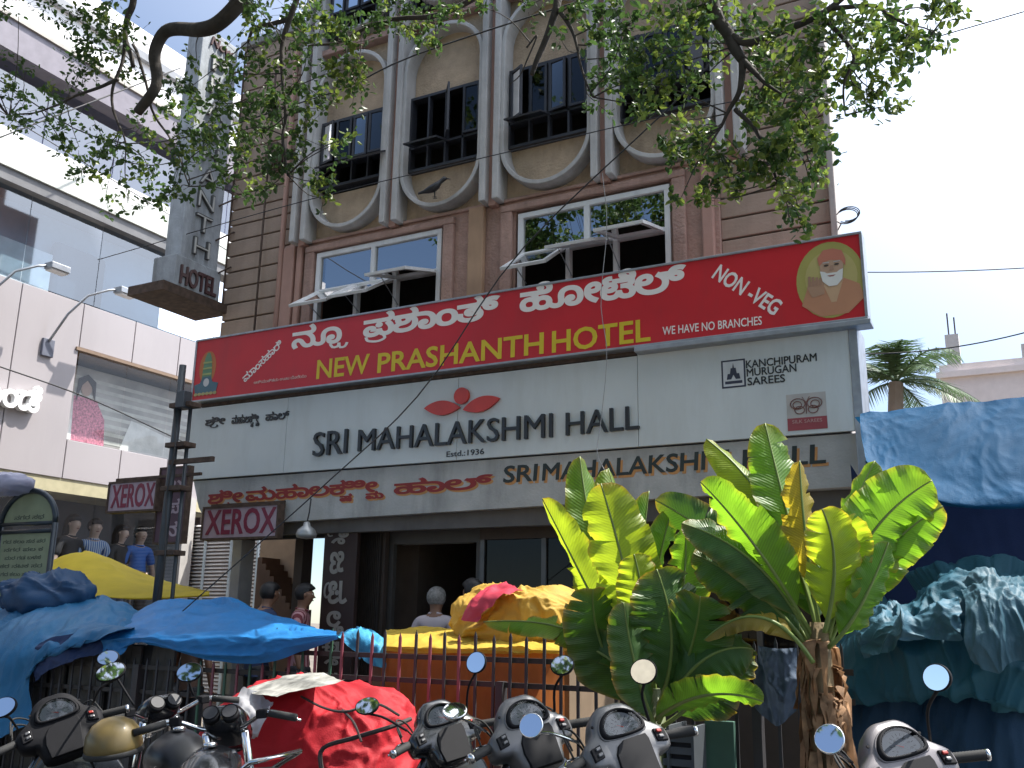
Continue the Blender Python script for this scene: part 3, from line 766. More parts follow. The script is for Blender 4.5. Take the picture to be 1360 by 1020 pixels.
for s in (-1, 1):
    for rx, rz, cx_, cz_ in ((.06, .045, .068, .068), (.04, .032, .055, .015), (.035, .03, .072, .06)):
        P = [(q.x+s*cx_+rx*math.cos(R_(a)), WY-.026, q.z+cz_+rz*math.sin(R_(a))) for a in range(0, 361, 24)]; mb.tube(P, .004, 4)
    mb.tube([(q.x, WY-.026, q.z-.02), (q.x+s*.004, WY-.026, q.z+.08), (q.x+s*.03, WY-.026, q.z+.125)], .003, 4)
wp(mb.build('logo_butterfly', lm, None))
wp(letters('small_word', 'SILK SAREES', (q.x-.12, WY-.0245, q.z-.095), (1, 0, 0), (0, 0, 1), width=.24, height=.028, depth=.001, mat=M('faint2', (.5, .3, .28), .5), center=False))

# small sign brackets and dark gap bits
hp(MB().box(-8.4, -1.3, 8.0, 8.05, 3.90, 3.945), 'sign_rail', rust)
for k in range(7): hp(MB().box(-8.2+1.1*k, -8.15+1.1*k, 8.05, 8.8, 3.93, 3.97), 'sign_bracket', rust)
# ------------------------------------------------------------------ projecting vertical sign
vs = thing('vertical_hotel_sign', 'tall weathered grey box sign lettered PRASHANTH HOTEL projecting from the left wing', 'sign', (-9.3, 8.4, 5.4))
def vp_(o): o.parent = vs; o.matrix_parent_inverse = Matrix.Translation((9.3, -8.4, -5.4)); return o
oldp = M('flaking_grey_paint', (.36, .39, .42), .8, var=.15, scale=7, bump=.004, bscale=30, stain=.75, sscale=3, tint=(.13, .13, .13))
vp_(MB().box(-9.44, -9.16, 8.13, 8.78, 5.95, 9.35).build('box', oldp, None, bevel=.01))
vp_(MB().box(-9.50, -9.10, 8.02, 8.80, 5.50, 5.97).build('lower_box', oldp, None, bevel=.01))
vp_(MB().box(-9.62, -9.0, 7.78, 8.92, 5.40, 5.46).box(-9.62, -9.0, 7.78, 7.83, 5.46, 5.52).box(-9.05, -9.0, 7.83, 8.92, 5.46, 5.52).build('ledge', rust, None))
tube_w = M('neon_tube', (.50, .50, .48), .3); vlm = M('faded_letter', (.10, .10, .10), .6, stain=.3)
mr_ = M('faded_maroon', (.08, .035, .035), .7, stain=.4, tint=(.3, .28, .26))
z = 9.0
for ch in 'PRASHANTH':
    vp_(letters('letter', ch, (-9.158, 8.31, z-.24), (0, 1, 0), (0, 0, 1), width=.28, height=.24, depth=.04, mat=vlm, bold=.01))
    vp_(letters('letter_tube', ch, (-9.118, 8.31, z-.24), (0, 1, 0), (0, 0, 1), width=.27, height=.23, depth=.006, mat=tube_w, bold=-.022))
    z -= .335
vp_(letters('letter', 'New', (-9.158, 8.26, 9.12), (0, 1, 0), (0, 0, 1), width=.4, height=.13, depth=.03, mat=mr_, bold=.02, slant=.2))
vp_(letters('letter', 'HOTEL', (-9.098, 8.1, 5.60), (0, 1, 0), (0, 0, 1), width=.62, height=.24, depth=.03, mat=mr_, bold=.02))
mb = MB()
for k in range(7): mb.tube([(-9.16, 8.7, 5.9+.5*k), (-8.98, 8.85, 6.05+.5*k)], .012, 5)
mb.tube([(-9.05, 8.82, 5.4), (-9.05, 8.82, 9.3)], .014, 5); vp_(mb.build('bracket', rust, None))

# ------------------------------------------------------------------ left shopping building (faces the side street)
XL = -13.0
lb = thing('mall_building', 'white glass fronted shopping building with pinkish cladding panels at the left', 'building', (XL, 8, 0))
def lp(o): o.parent = lb; o.matrix_parent_inverse = Matrix.Translation((-XL, -8, 0)); return o
clad = M('pinkish_cladding', (.37, .34, .35), .35, var=.03, scale=1, stain=.1, sscale=1)
whitew = M('white_render', (.80, .79, .80), .6, var=.03, scale=2)
band_m = M('grey_band', (.16, .16, .165), .5)
Z = lambda py, px=100: at(px, py, X=XL).z
Y0, Y1 = 2.0, 15.2
lp(MB().box(XL-10, XL-.9, Y0, Y1, 0, 11.0).build('core_wall', M('mall_core', (.06, .07, .085), .6), None))
# fascia bands: z levels read off the photo
zp0, zp1 = at(0, 622, X=XL).z, at(0, 365, X=XL).z     # cladding storey
zg1 = at(0, 240, X=XL).z                                # top of big glass storey
# cladding panels, one object each
PX = [-1, 35, 90, 143, 190, 250, 300]
ys = [2.0, 3.6, 5.2, at(33, 480, X=XL).y-.75, at(33, 500, X=XL).y+.55, at(100, 600, X=XL).y-.02, at(145, 600, X=XL).y+.05, at(200, 600, X=XL).y, at(250, 610, X=XL).y, 12.9, 14.0, 15.2]
ys = [2.0, 3.4, 4.8, 6.2, 7.55, 8.62, 9.72, 10.76, 11.75, 12.7, 13.9, 15.2]
wy0, wy1 = at(117, 470, X=XL).y, 15.0
wz0, wz1 = 4.20, 5.60
for a, b in zip(ys, ys[1:]):
    if b <= 9.8:
        zs = (zp0, zp1)
        lp(MB().box(XL-.06, XL, a+.008, b-.008, zp0, zp1).build('cladding_panel', clad, None, bevel=.006))
    else:
        lp(MB().box(XL-.06, XL, a+.008, b-.008, wz1+.06, zp1).build('cladding_panel', clad, None, bevel=.006))
        lp(MB().box(XL-.06, XL, a+.008, b-.008, zp0, wz0-.04).build('cladding_panel', clad, None, bevel=.006))
lp(MB().box(XL-.9, XL-.07, Y0, 9.70, zp0+.02, zp1).box(XL-.9, XL-.07, 9.7, Y1, wz1+.02, zp1).box(XL-.9, XL-.07, 9.7, Y1, zp0+.02, wz0-.02).build('cladding_backing', band_m, None))
lp(MB().box(XL-.85, XL-.80, 9.6, Y1, wz0-.02, wz1+.02).build('display_back', M('display_back', (.5, .48, .45), .6, var=.1, scale=2), None))
lp(MB().box(XL-.8, XL-.02, 9.66, 9.72, wz0, wz1).box(XL-.8, XL+.03, 9.66, Y1, wz1, wz1+.05).build('display_reveal', M('brown_reveal', (.22, .15, .10), .5), None))
for k in range(5):
    a = 9.76+.95*k; lp(MB().quad((XL-.03, a, wz0), (XL-.03, a+.94, wz0), (XL-.03, a+.94, wz1), (XL-.03, a, wz1)).build('pane', glass('shop_glass', (.85, .88, .88), 1.2, 0, .04), None))
# glass storey
bl = glass('mall_glass', (.45, .56, .64), 1.45, .04, .20)
for k in range(10):
    a = Y0+1.32*k; lp(MB().quad((XL-.04, a+.006, zp1+.03), (XL-.04, a+1.314, zp1+.03), (XL-.04, a+1.314, zg1), (XL-.04, a+.006, zg1)).build('pane', bl, None))
lp(MB().box(XL-.70, XL-.52, Y0, Y1, zp1, zg1).build('glare_sheet', M('glare_pale_blue', (.34, .42, .50), .7, var=.35, scale=.7), None))  # pale blue sheet behind the panes, standing for sky glare in the glass
lp(MB().box(XL-.5, XL-.3, 4.3, 8.25, 6.15, 7.4).box(XL-.5, XL-.3, 9.3, 10.3, 6.2, 7.4).build('inner_wall', M('inner_dark', (.05, .06, .075), .6), None, bevel=.1))
lp(MB().box(XL-.6, XL-.29, 8.25, 9.25, 6.05, 7.1).build('bright_window', M('inner_white', (.85, .85, .83), .6), None))
lp(MB().box(XL-.6, XL+.12, Y0, Y1, zg1, zg1+.20).build('band', band_m, None)); lp(MB().box(XL-.6, XL+.16, Y0, Y1, zg1+.2, zg1+.62).build('white_band', M('green_grey_band', (.52, .54, .5), .5), None))
zt = 11.2
zu0 = zg1+.62; z2 = at(0, 165, X=XL).z; z3 = at(0, 75, X=XL).z; z4 = at(0, 33, X=XL).z
lp(MB().box(XL-.6, XL+.02, Y0, Y1, zu0, z2).build('white_wall', whitew, None))
for k in range(10):
    a = Y0+1.32*k; lp(MB().quad((XL-.0, a+.01, z2), (XL-.0, a+1.31, z2), (XL-.0, a+1.31, z3), (XL-.0, a+.01, z3)).build('pane', bl, None))
lp(MB().box(XL-.5, XL-.3, Y0, Y1, z2, z3).build('lilac_blind', M('lilac_blind', (.55, .46, .62), .6, var=.15, scale=1.2), None))
lp(MB().box(XL-.6, XL+.30, Y0, Y1, z3, z4).build('eave_band', M('eave_brown', (.2, .18, .21), .5), None)); lp(MB().box(XL-.6, XL+.34, Y0, Y1, z4, z4+.07).build('eave_trim', M('trim_tan', (.4, .37, .33), .5), None))
lp(MB().box(XL-.6, XL+.1, Y0, Y1, z4+.07, 11.0).build('white_wall', whitew, None))
lp(MB().box(XL-.6, XL+.2, Y0, Y1, 11.0, 11.14).build('roof_edge', M('roof_trim', (.25, .26, .28), .5), None))
lp(MB().box(XL-8, XL+.12, Y0, Y1, 11.14, 11.6).build('parapet', whitew, None))
# ground floor shop window with dark depth and platform
lp(MB().box(XL-.9, XL-.02, Y0, Y1, zp0-.22, zp0).build('soffit_band', M('yellow_soffit', (.42, .38, .24), .6), None))
lp(MB().box(XL-.9, XL-.05, Y0, Y1, 0, .9).build('window_platform', M('platform_grey', (.3, .3, .3), .5), None))
for k in range(8):
    a = Y0+1.4*k; lp(MB().quad((XL-.03, a+.006, .9), (XL-.03, a+1.39, .9), (XL-.03, a+1.39, zp0-.22), (XL-.03, a+.006, zp0-.22)).build('pane', glass('mall_low_glass', (.82, .85, .88), 1.2, 0, .05), None))
lp(MB().box(XL-.1, XL+.05, 12.2, 12.45, 0, zp0).build('end_pillar', M('grey_pillar2', (.42, .40, .38), .7), None))
# poster of dresses in the upper window
ps = thing('fashion_poster', 'large pale poster of a woman in a pink checked dress in the upper shop window', 'poster', (XL-.5, 10.9, 4.2))
def ppar(o): o.parent = ps; o.matrix_parent_inverse = Matrix.Translation((-XL+.5, -10.9, -4.2)); return o
def pflat(poly, lay, mat): ppar(MB().prism(poly, (XL-.5+.004*lay, 0, 0), (0, 1, 0), (0, 0, 1), (-.003, 0, 0)).build('print', mat, None))
pflat([(9.8, 4.22), (14.5, 4.22), (14.5, 5.5), (9.8, 5.5)], 0, M('poster_grey', (.45, .42, .40), .5, var=.3, scale=2))
for k in range(8): pflat([(9.9+.1*k, 5.35-.14*k), (14.2, 5.35-.14*k), (14.2, 5.29-.14*k), (9.9+.1*k, 5.29-.14*k)], 1, M('poster_stripe', (.62, .6, .56), .5))
pflat([(10.15, 4.22), (10.0, 4.7), (10.1, 5.0), (10.55, 5.0), (10.75, 4.7), (10.8, 4.22)], 2, M('print_dress', (.62, .22, .30), .5, var=.5, scale=30))
pflat([(9.9, 4.22), (9.9, 5.0), (10.1, 5.05), (10.15, 4.22)], 3, M('print_white', (.8, .78, .76), .5))
pflat(ellipse(10.33, 5.18, .11, .15, 18), 3, M('print_skin2', (.5, .33, .26), .5)); pflat([(10.15, 4.9), (10.16, 5.3), (10.33, 5.4), (10.5, 5.3), (10.52, 4.95), (10.43, 5.2), (10.33, 5.3), (10.24, 5.2)], 4, M('print_hair', (.06, .035, .03), .5))
pflat([(11.1, 4.22), (11.3, 4.8), (12.3, 4.62), (12.4, 4.22)], 2, M('print_white', (.8, .78, .76), .5))
pflat([(12.7, 4.22), (12.8, 5.2), (13.0, 5.25), (13.1, 4.22)], 2, M('print_brown', (.42, .25, .18), .5))
# white raised script on the cladding
q0 = at(-12, 531, X=XL)
nm = letters('shop_name', ['ಯಂ', 'ಡ', ('sub', 'ಸ', .8, .36)], (XL+.02, q0.y-.55, q0.z-.06), (0, 1, .0), (0, 0, 1), width=1.28, height=.34, depth=.09, mat=M('white_letter', (.85, .85, .85), .4), bold=.03)
tag(nm, 'white raised script letters on the pinkish cladding at the far left edge', 'sign')
# arm lamps on cladding
def arm_lamp(y, zb, label):
    t = thing('sign_lamp', label, 'lamp', (XL, y, zb), (0, 0, 0), 'arm lamps on the cladding')
    MB().box(-.02, .05, -.09, .11, -.14, .14).build('base_box', M('lamp_box', (.12, .13, .17), .6), t, bevel=.01)
    MB().tube([(.05, 0, .1), (.25, .12, .55), (.42, .30, .88), (.55, .55, 1.03), (.6, .75, 1.10)], .02, 6).build('arm', steel, t, smooth=True)
    MB().box(.53, .72, .66, .98, 1.02, 1.12).build('lamp_head', steel, t, bevel=.01)
    MB().box(.55, .70, .68, .96, 1.0, 1.018).build('lamp_glass', M('lamp_lens', (.6, .6, .58), .2), t)
q = at(61, 462, X=XL); arm_lamp(q.y, q.z, 'grey arm lamp with a dark box on the cladding, right of the pair')
arm_lamp(q.y-1.25, q.z-.02, 'grey arm lamp nearest the left edge of the cladding')

# louvred wall between mall and hotel
lv = thing('louvred_screen', 'white slatted screen wall between the mall and the hotel entrance', 'screen', (-12, 12.6, 0))
LX0, LX1 = at(237, 720, Y=12.6).x, at(352, 720, Y=12.6).x
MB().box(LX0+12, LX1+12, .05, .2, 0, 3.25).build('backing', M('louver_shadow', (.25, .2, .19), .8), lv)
lm_ = M('white_louver', (.80, .79, .78), .5)
s0 = None
for k in range(46):
    s = MB().obox(((LX0+LX1)/2+12, -.0, 0), (LX1-LX0, .055, .012), rotx(.6))
    if s0 is None: s0 = s.build('slat', lm_, lv); s0.location = (0, 0, .3)
    else: share(s0, (0, 0, .3+.062*k), lv)
for k in range(4):
    x = LX0+12+.1+(LX1-LX0-.2)*k/3; MB().box(x-.02, x+.02, -.06, -.03, 0, 3.25).build('post', M('pale_blue_post', (.5, .6, .66), .5), lv)

# ------------------------------------------------------------------ right side: pale house, palm, distant trees
hs_ = thing('pale_house', 'sunlit pale pink flat roofed house with stub columns behind the blue tarpaulin', 'house', (3, 26, 0))
pinkw = M('pale_pink_wall', (.74, .66, .62), .8, var=.05, stain=.2, tint=(.5, .42, .38))
a = at(1243, 480, Y=25); zt_ = 8.05
MB().box(a.x-3, 12, 0, 10, 0, zt_).build('wall', pinkw, hs_); MB().box(a.x-3.08, 12, -.12, 0, zt_-.35, zt_-.2).build('cornice', pinkw, hs_)
MB().box(a.x-2.8, a.x-2.0, -.06, .05, 5.9, 6.7).build('window', M('window_grey', (.35, .33, .32), .5), hs_)
for k, xx in enumerate((.2, 1.9, 3.3, 5.2)): MB().box(a.x-3+xx, a.x-3+xx+.32, 0, .3, zt_, zt_+(.8 if k == 0 else .35)).build('column_stub', M('raw_concrete', (.5, .48, .46), .9), hs_)
MB().tube([(a.x-2.7, .1, zt_+.7), (a.x-2.7, .1, zt_+1.4)], .02, 5).tube([(a.x-2.55, .2, zt_+.7), (a.x-2.55, .2, zt_+1.3)], .02, 5).build('rebar', rust, hs_)
# palm
pm_ = thing('coconut_palm', 'coconut palm with feathery fronds beside the pale pink house', 'palm', (0, 0, 0))
pc_ = at(1190, 508, Y=20)
MB().tube([(pc_.x-.5, 20, 0), (pc_.x-.2, 20, 4), (pc_.x, 20, pc_.z)], [.22, .17, .14], 8).build('trunk', M('palm_bark', (.2, .17, .14), .9), pm_)
pfm = M('palm_leaf', (.07, .12, .05), .5, var=.3, trans=.35)
rnd = random.Random(5)
for k in range(20):
    az = 2*math.pi*k/20+rnd.uniform(-.15, .15); el = rnd.uniform(-.2, 1.25); L = rnd.uniform(1.5, 2.0)
    d = Vector((math.cos(az)*math.cos(el), math.sin(az)*math.cos(el), math.sin(el))); P = []
    for i in range(9):
        t = i/8; P.append(Vector((pc_.x, 20, pc_.z)) + d*L*t + Vector((0, 0, -1.0*t*t*L*.55)))
    mb = MB().tube(P, [.022*(1-.8*i/8) for i in range(9)], 4)
    for i in range(44):
        t = .1+.9*i/44; u = t*8; j = min(7, int(u)); p = P[j].lerp(P[j+1], u-j); T = (P[j+1]-P[j]).normalized()
        S = T.cross(Vector((0, 0, 1))).normalized(); l = .55*math.sin(math.pi*min(1, t*.85+.1))**.6
        for sgn in (-1, 1):
            e = p + (S*sgn*.75+T*.55+Vector((0, 0, -.45*rnd.random()-.15))).normalized()*l
            w = T*.018; mb.add([p-w, p+w, e], [(0, 1, 2)])
    mb.build('frond', pfm, pm_)

# coil of wire and cables
cq = at(1123, 285, Y=8.7)
mb = MB()
for k in range(3): mb.tube([(cq.x+.10*math.cos(R_(a))+.01*k, 8.75, cq.z+.07*math.sin(R_(a))+.012*k) for a in range(-150+20*k, 160, 20)], .006, 4)
mb.tube([(-1.26, 8.85, cq.z-.1), (cq.x-.05, 8.75, cq.z-.06)], .006, 4)
tag(mb.build('wire_coil', wirem), 'small loop of black cable sticking out from the right edge of the hotel wall', 'cable coil')
wire('overhead_cable', [at(1060, 360, Y=8.3), at(1500, 345, Y=9.5)], .006, wirem, 'thin cable running right from the end of the red sign', sag=.05)
wire('overhead_cable', [at(1140, 470, Y=8.5), at(1500, 395, Y=8.5)], .006, wirem, 'cable rising to the right from the end of the white sign over the palm', sag=.12)
wire('overhead_cable', [at(1120, 85, Y=7), at(1500, -25, Y=7)], .005, wirem, 'cable crossing the sky at the top right corner')
wire('overhead_cable', [at(960, 60, Y=5.6), at(900, 132, Y=5.6), at(690, 335, Y=5.7), at(560, 520, Y=5.8), at(430, 645, Y=5.9), at(205, 845, Y=5.9)], .0055, wirem, 'black cable slanting down across both signboards to the blue tarpaulin')
wire('overhead_cable', [at(130, 345, Y=8.2), at(400, 268, Y=8.2), at(640, 210, Y=8.2), at(900, 150, Y=8.2), at(1000, 130, Y=8.2)], .006, wirem, 'thin cable crossing the ovals of the upper floor')
wire('overhead_cable', [at(-20, 95, Y=6), at(160, 190, Y=6.2), at(420, 130, Y=6.5), at(560, 70, Y=6.5), at(900, -40, Y=6.5)], .008, wirem, 'thick cable sagging through the leaves from the left')
wire('overhead_cable', [at(-20, 190, X=-12), at(240, 90, X=-12)], .012, wirem, 'upper cable against the mall at top left', sag=.0)
wire('overhead_cable', [at(-20, 480, X=-11.5), at(120, 530, X=-11.5), at(250, 590, X=-11.5)], .010, wirem, 'cable drooping across the cladding above the arm lamp boxes')
wire('overhead_cable', [at(-20, 135, X=-12.5), at(330, 350, X=-12.5)], .008, wirem, 'fine cable parallel to the mall roofline')
wire('dangling_wire', [at(800, 230, Y=7.8), at(806, 300, Y=7.8), at(798, 400, Y=7.75), at(806, 470, Y=7.7), at(798, 560, Y=7.6), at(793, 600, Y=7.4), at(803, 625, Y=7.2)], .0035, M('grey_wire', (.22, .22, .22), .6), 'frayed grey wire dangling in front of the red and white signs', cat='wire')
wire('dangling_wire', [at(1135, 435, Y=8.2), at(1140, 480, Y=8.3), at(1136, 540, Y=8.2), at(1150, 600, Y=8.2)], .004, M('grey_wire', (.22, .22, .22), .6), 'loose wire hanging from the right end of the white sign', cat='wire')

# ------------------------------------------------------------------ pole with brackets
PY = 7.0
pt = at(243, 485, Y=PY); pb = at(206, 860, Y=PY)
px_ = pt.x
po = thing('steel_pole', 'dark steel utility pole with clamps in front of the left end of the signs', 'pole', (px_, PY, 0))
polem = M('pole_paint', (.06, .07, .08), .5, metal=.4, stain=.3)
MB().tube([(-.05, 0, 0), (-.02, 0, 2.5), (0, 0, pt.z)], [.048, .043, .036], 10).build('shaft', polem, po, smooth=True)
MB().tube([(.13, .05, 0), (.12, .05, 3.65)], .02, 8).build('conduit', polem, po, smooth=True)
for z_, w in ((3.62, .22), (3.2, .2), (2.75, .2), (2.1, .2)): MB().box(-.08, w, -.06, .1, z_, z_+.05).build('clamp', rust, po, bevel=.005)
MB().box(-.02, .58, -.04, .0, 3.02, 3.07).build('cross_arm', rust, po); MB().box(.05, .16, -.10, .02, 3.6, 3.78).build('junction_box', polem, po, bevel=.01)
MB().tube([(.0, -.05, 3.6), (.09, -.07, 3.2), (.02, -.06, 2.7), (.10, -.07, 2.1), (.03, -.06, 1.5)], .01, 5).build('cable', wirem, po)

# ------------------------------------------------------------------ XEROX signs
maroon = M('maroon_letter', (.20, .02, .05), .5); pinkp = M('pinkish_sign_sheet', (.40, .31, .36), .55, stain=.25, tint=(.3, .25, .27))
def xsign(p0, p1, p2, label, Y, rotz=0):
    a = at(*p0, Y=Y); b = at(*p1, Y=Y); c = at(*p2, Y=Y); w = b.x-a.x; h = a.z-c.z
    t = thing('photocopy_sign', label, 'sign', (a.x, Y, c.z))
    MB().box(0, w, 0, .07, 0, h).build('panel', pinkp, t)
    MB().box(-.02, w+.02, -.012, .09, -.022, 0).box(-.02, w+.02, -.012, .09, h, h+.022).box(-.022, 0, -.012, .09, 0, h).box(w, w+.022, -.012, .09, 0, h).build('frame', rust, t)
    letters('lettering', 'XEROX', (.04, -.001, h*.13), (1, 0, 0), (0, 0, 1), width=w-.05, height=h*.80, depth=.004, mat=maroon, parent=t, bold=.022)
    return t, w, h
t, w, h = xsign((272, 676), (369, 674), (272, 715), 'pink XEROX sign hanging below the left end of the canopy', 7.9)
MB().box(.0, w, .09, .4, h-.02, h+.06).build('hanger', rust, t)
t, w, h = xsign((147, 643), (208, 643), (147, 679), 'small pink XEROX sign on an arm left of the steel pole', 7.2)
MB().box(.05, w+.6, .02, .05, h+.03, h+.06).build('arm', rust, t)
sb = thing('side_board', 'narrow maroon board with vertical script right behind the steel pole', 'sign', (at(212, 650, Y=7.3).x, 7.3, at(212, 720, Y=7.3).z))
MB().box(0, .40, 0, .05, 0, .78).build('panel', M('maroon_sheet', (.10, .05, .07), .6), sb)
MB().box(-.02, .42, -.01, .06, -.02, 0).box(-.02, .42, -.01, .06, .78, .80).box(-.02, 0, -.01, .06, 0, .78).box(.40, .42, -.01, .06, 0, .78).build('frame', rust, sb)
for k, g in enumerate(('ಲ', 'ಪ', 'ನ')): letters('letter', g, (.13, -.001, .54-.24*k), (1, 0, 0), (0, 0, 1), width=.2, height=.13, depth=.003, mat=M('pale_pink_letter', (.4, .3, .34), .5), parent=sb, bold=.02)
# bell-shaped lamp under canopy
lq = at(407, 706, Y=7.9)
bl_ = thing('hanging_lamp', 'old round lamp hanging under the canopy right of the XEROX sign', 'lamp', (lq.x, 7.9, lq.z))
MB().lathe([(.0, .10), (.03, .10), (.04, .06), (.09, .02), (.11, -.03), (.10, -.06), (.0, -.08)], n=16).build('shade', M('lamp_grey', (.35, .36, .36), .35, .4), bl_, smooth=True)
MB().tube([(0, 0, .1), (.02, 0, .2), (-.01, .05, .35)], .008, 5).build('cord', wirem, bl_)

# arched notice board at lower left
AY = 6.6
a = at(-8, 760, Y=AY); b = at(74, 690, Y=AY); top_ = at(40, 652, Y=AY).z; mid = at(70, 694, Y=AY).z
bo = thing('arched_notice_board', 'green metal notice board with an arched top at the lower left edge', 'notice board', (a.x, AY, 0))
w = b.x-a.x; cx_ = w/2
frm = M('dark_metal_frame', (.03, .04, .05), .4, .5)
MB().tube([(w, 0, 0), (w, 0, mid)], .03, 8).tube([(0, 0, 0), (0, 0, mid)], .03, 8).tube([(cx_+w/2*math.cos(R_(q_)), 0, mid+(top_-mid)*math.sin(R_(q_))) for q_ in range(0, 181, 12)], .03, 8).tube([(0, 0, mid), (w, 0, mid)], .022, 8).tube([(0, 0, mid-.08), (w, 0, mid-.08)], .022, 8).build('frame', frm, bo, smooth=True)
gm = M('green_board', (.20, .24, .15), .6, var=.1, stain=.3)
MB().box(.03, w-.03, .01, .03, .9, mid-.09).build('board', gm, bo)
MB().prism([(cx_, 0)]+[(cx_+(w/2-.03)*math.cos(R_(q_)), (top_-mid-.03)*math.sin(R_(q_))) for q_ in range(0, 181, 12)], (0, .01, mid+.01), (1, 0, 0), (0, 0, 1), (0, .02, 0)).build('arch_board', gm, bo)
fm = M('board_text', (.05, .07, .05), .6)
for k in range(9):
    z_ = mid-.2-.085*k; letters('lettering', ('ಗದ ಕಲಂ ಸನ ಪರ', 'ನಗರ ಪಲ ಕ', 'ಮರ ಗಡ ಬಳಸ', 'ಕರ ನಟಕ ಸರ')[k % 4], (.07+.03*(k % 3), .009, z_), (1, 0, 0), (0, 0, 1), width=w-.2-.05*(k % 3), height=.035, depth=.001, mat=fm, parent=bo, bold=.02)
letters('lettering', 'ನಗರ ಸಭ', (.2, .009, mid+.05), (1, 0, 0), (0, 0, 1), width=w-.4, height=.04, depth=.001, mat=fm, parent=bo, bold=.02)
q = at(20, 640, Y=6.45)
tag(lump('cloth_bundle', (q.x-.2, 6.45, q.z-.02), (.75, .4, .24), M('grey_lilac_cloth', (.30, .30, .40), .6), amp=.05, fr=5, seed=3, n=26), 'grey and white plastic bundle lying on top of the arched notice board', 'bundle')
# ------------------------------------------------------------------ fence
FY = 5.5
fe = thing('metal_fence', 'low railing of green and pink painted spikes in front of the tarpaulin covered stalls', 'fence', (0, FY, .14))
gpaint = M('green_paint', (.03, .10, .06), .5, stain=.35, tint=(.05, .03, .02)); ppaint = M('pink_paint', (.20, .055, .075), .5, stain=.3, tint=(.08, .04, .03))
dpaint = M('dark_iron', (.045, .045, .05), .6, .3, stain=.3, tint=(.1, .06, .04))
bars = {}
N = int((9.4+.25)/.118)
for k in range(N):
    x = -9.4+.118*k
    key = 'd' if (x > -4.15 or x < -5.6) else ('g' if k % 2 else 'p')
    if x > -4.0 and x < -3.05: key = 'd' if k % 2 else 'p'
    tall = (k % 2 == 0)
    kk = (key, tall)
    if x > -.86: continue
    low = x < -4.87; kk = kk+(low,)
    if kk not in bars:
        mt = {'d': dpaint, 'g': gpaint, 'p': ppaint}[key]
        m_ = MB(); h = 1.02 if low else (1.25 if tall else 1.27)
        m_.box(-.009, .009, -.006, .006, .05, h).add([(-.009, -.006, h), (.009, -.006, h), (.009, .006, h), (-.009, .006, h), (0, 0, h+.035)], [(0, 1, 4), (1, 2, 4), (2, 3, 4), (3, 0, 4)])
        o = m_.build('bar', mt, fe); bars[kk] = o; o.location = (x, 0, 0)
    else: o = share(bars[kk], (x, random.uniform(-.003, .003), 0), fe)
    o.rotation_euler = (random.uniform(-.012, .012), random.uniform(-.01, .01), 0)
for z in (.12, .80, .98): MB().box(-9.45, -4.9, .008, .03, z-.016, z+.016).build('rail', M('rail_brown', (.03, .024, .022), .6, .2, stain=.4), fe)
for z in (.12, .98, 1.13): MB().box(-4.9, -.86, .008, .03, z-.016, z+.016).build('rail', M('rail_brown', (.03, .024, .022), .6, .2, stain=.4), fe)
for k in range(6): MB().box(-9.4+1.6*k, -9.35+1.6*k, -.02, .05, 0, 1.0).build('post', dpaint, fe)
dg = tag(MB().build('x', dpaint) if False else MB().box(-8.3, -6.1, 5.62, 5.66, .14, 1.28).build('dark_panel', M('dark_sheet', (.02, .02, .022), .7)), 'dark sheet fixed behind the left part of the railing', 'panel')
# loose slats leaning on it
sl_ = thing('board_screen', 'row of grey weathered upright slats under the blue tarpaulin at the left', 'screen', (0, 5.60, 0))
slm = M('weathered_slat', (.075, .07, .062), .8, var=.3, scale=8, stain=.4)
s0 = None
for k in range(20):
    if s0 is None: s0 = MB().box(-.05, .05, -.012, .012, .15, 1.30).build('slat', slm, sl_); s0.location = (-8.2, -.0, 0); s0.rotation_euler = (0, .02, 0)
    else: o = share(s0, (-8.2+.118*k, random.uniform(-.012, .012), random.uniform(-.03, .02)), sl_); o.rotation_euler = (random.uniform(-.03, .03), random.uniform(-.02, .03), random.uniform(-.3, .3))

# ------------------------------------------------------------------ tarpaulins and bundles
def tarp_mat(name, rgb, rough=.38, trans=.12, var=.12, weave=True, spec=.5, scale=3., stain=.2, tint=None):
    m = M(name, rgb, min(.7, rough+.14), 0, var, scale, .0022, 120, min(spec, .28), trans, stain=stain, sscale=3, tint=tint or tuple(c*.5 for c in rgb)); return m
blue = tarp_mat('blue_tarp', (.018, .18, .46), .36, spec=.3)
blue2 = tarp_mat('faded_blue_tarp', (.02, .13, .28), .40, stain=.5, tint=(.08, .22, .34), spec=.3)
shade_navy = tarp_mat('tarp_shade_navy', (.025, .045, .12), .5, trans=.1)
yel = tarp_mat('yellow_tarp', (.62, .43, .06), .45, trans=.3, stain=.3, tint=(.36, .22, .05))
oran = tarp_mat('orange_tarp', (.42, .15, .045), .5, trans=.35, stain=.3, tint=(.28, .13, .08))
redt = tarp_mat('red_tarp', (.46, .02, .03), .5, trans=.2, stain=.2)
teal = tarp_mat('teal_tarp', (.015, .085, .125), .5, trans=.12, stain=.4, tint=(.05, .12, .17))
bdrop = tarp_mat('backdrop_blue', (.008, .080, .185), .7, trans=.25, stain=.15, spec=.2)
A = lambda px, py, Y: at(px, py, Y=Y)
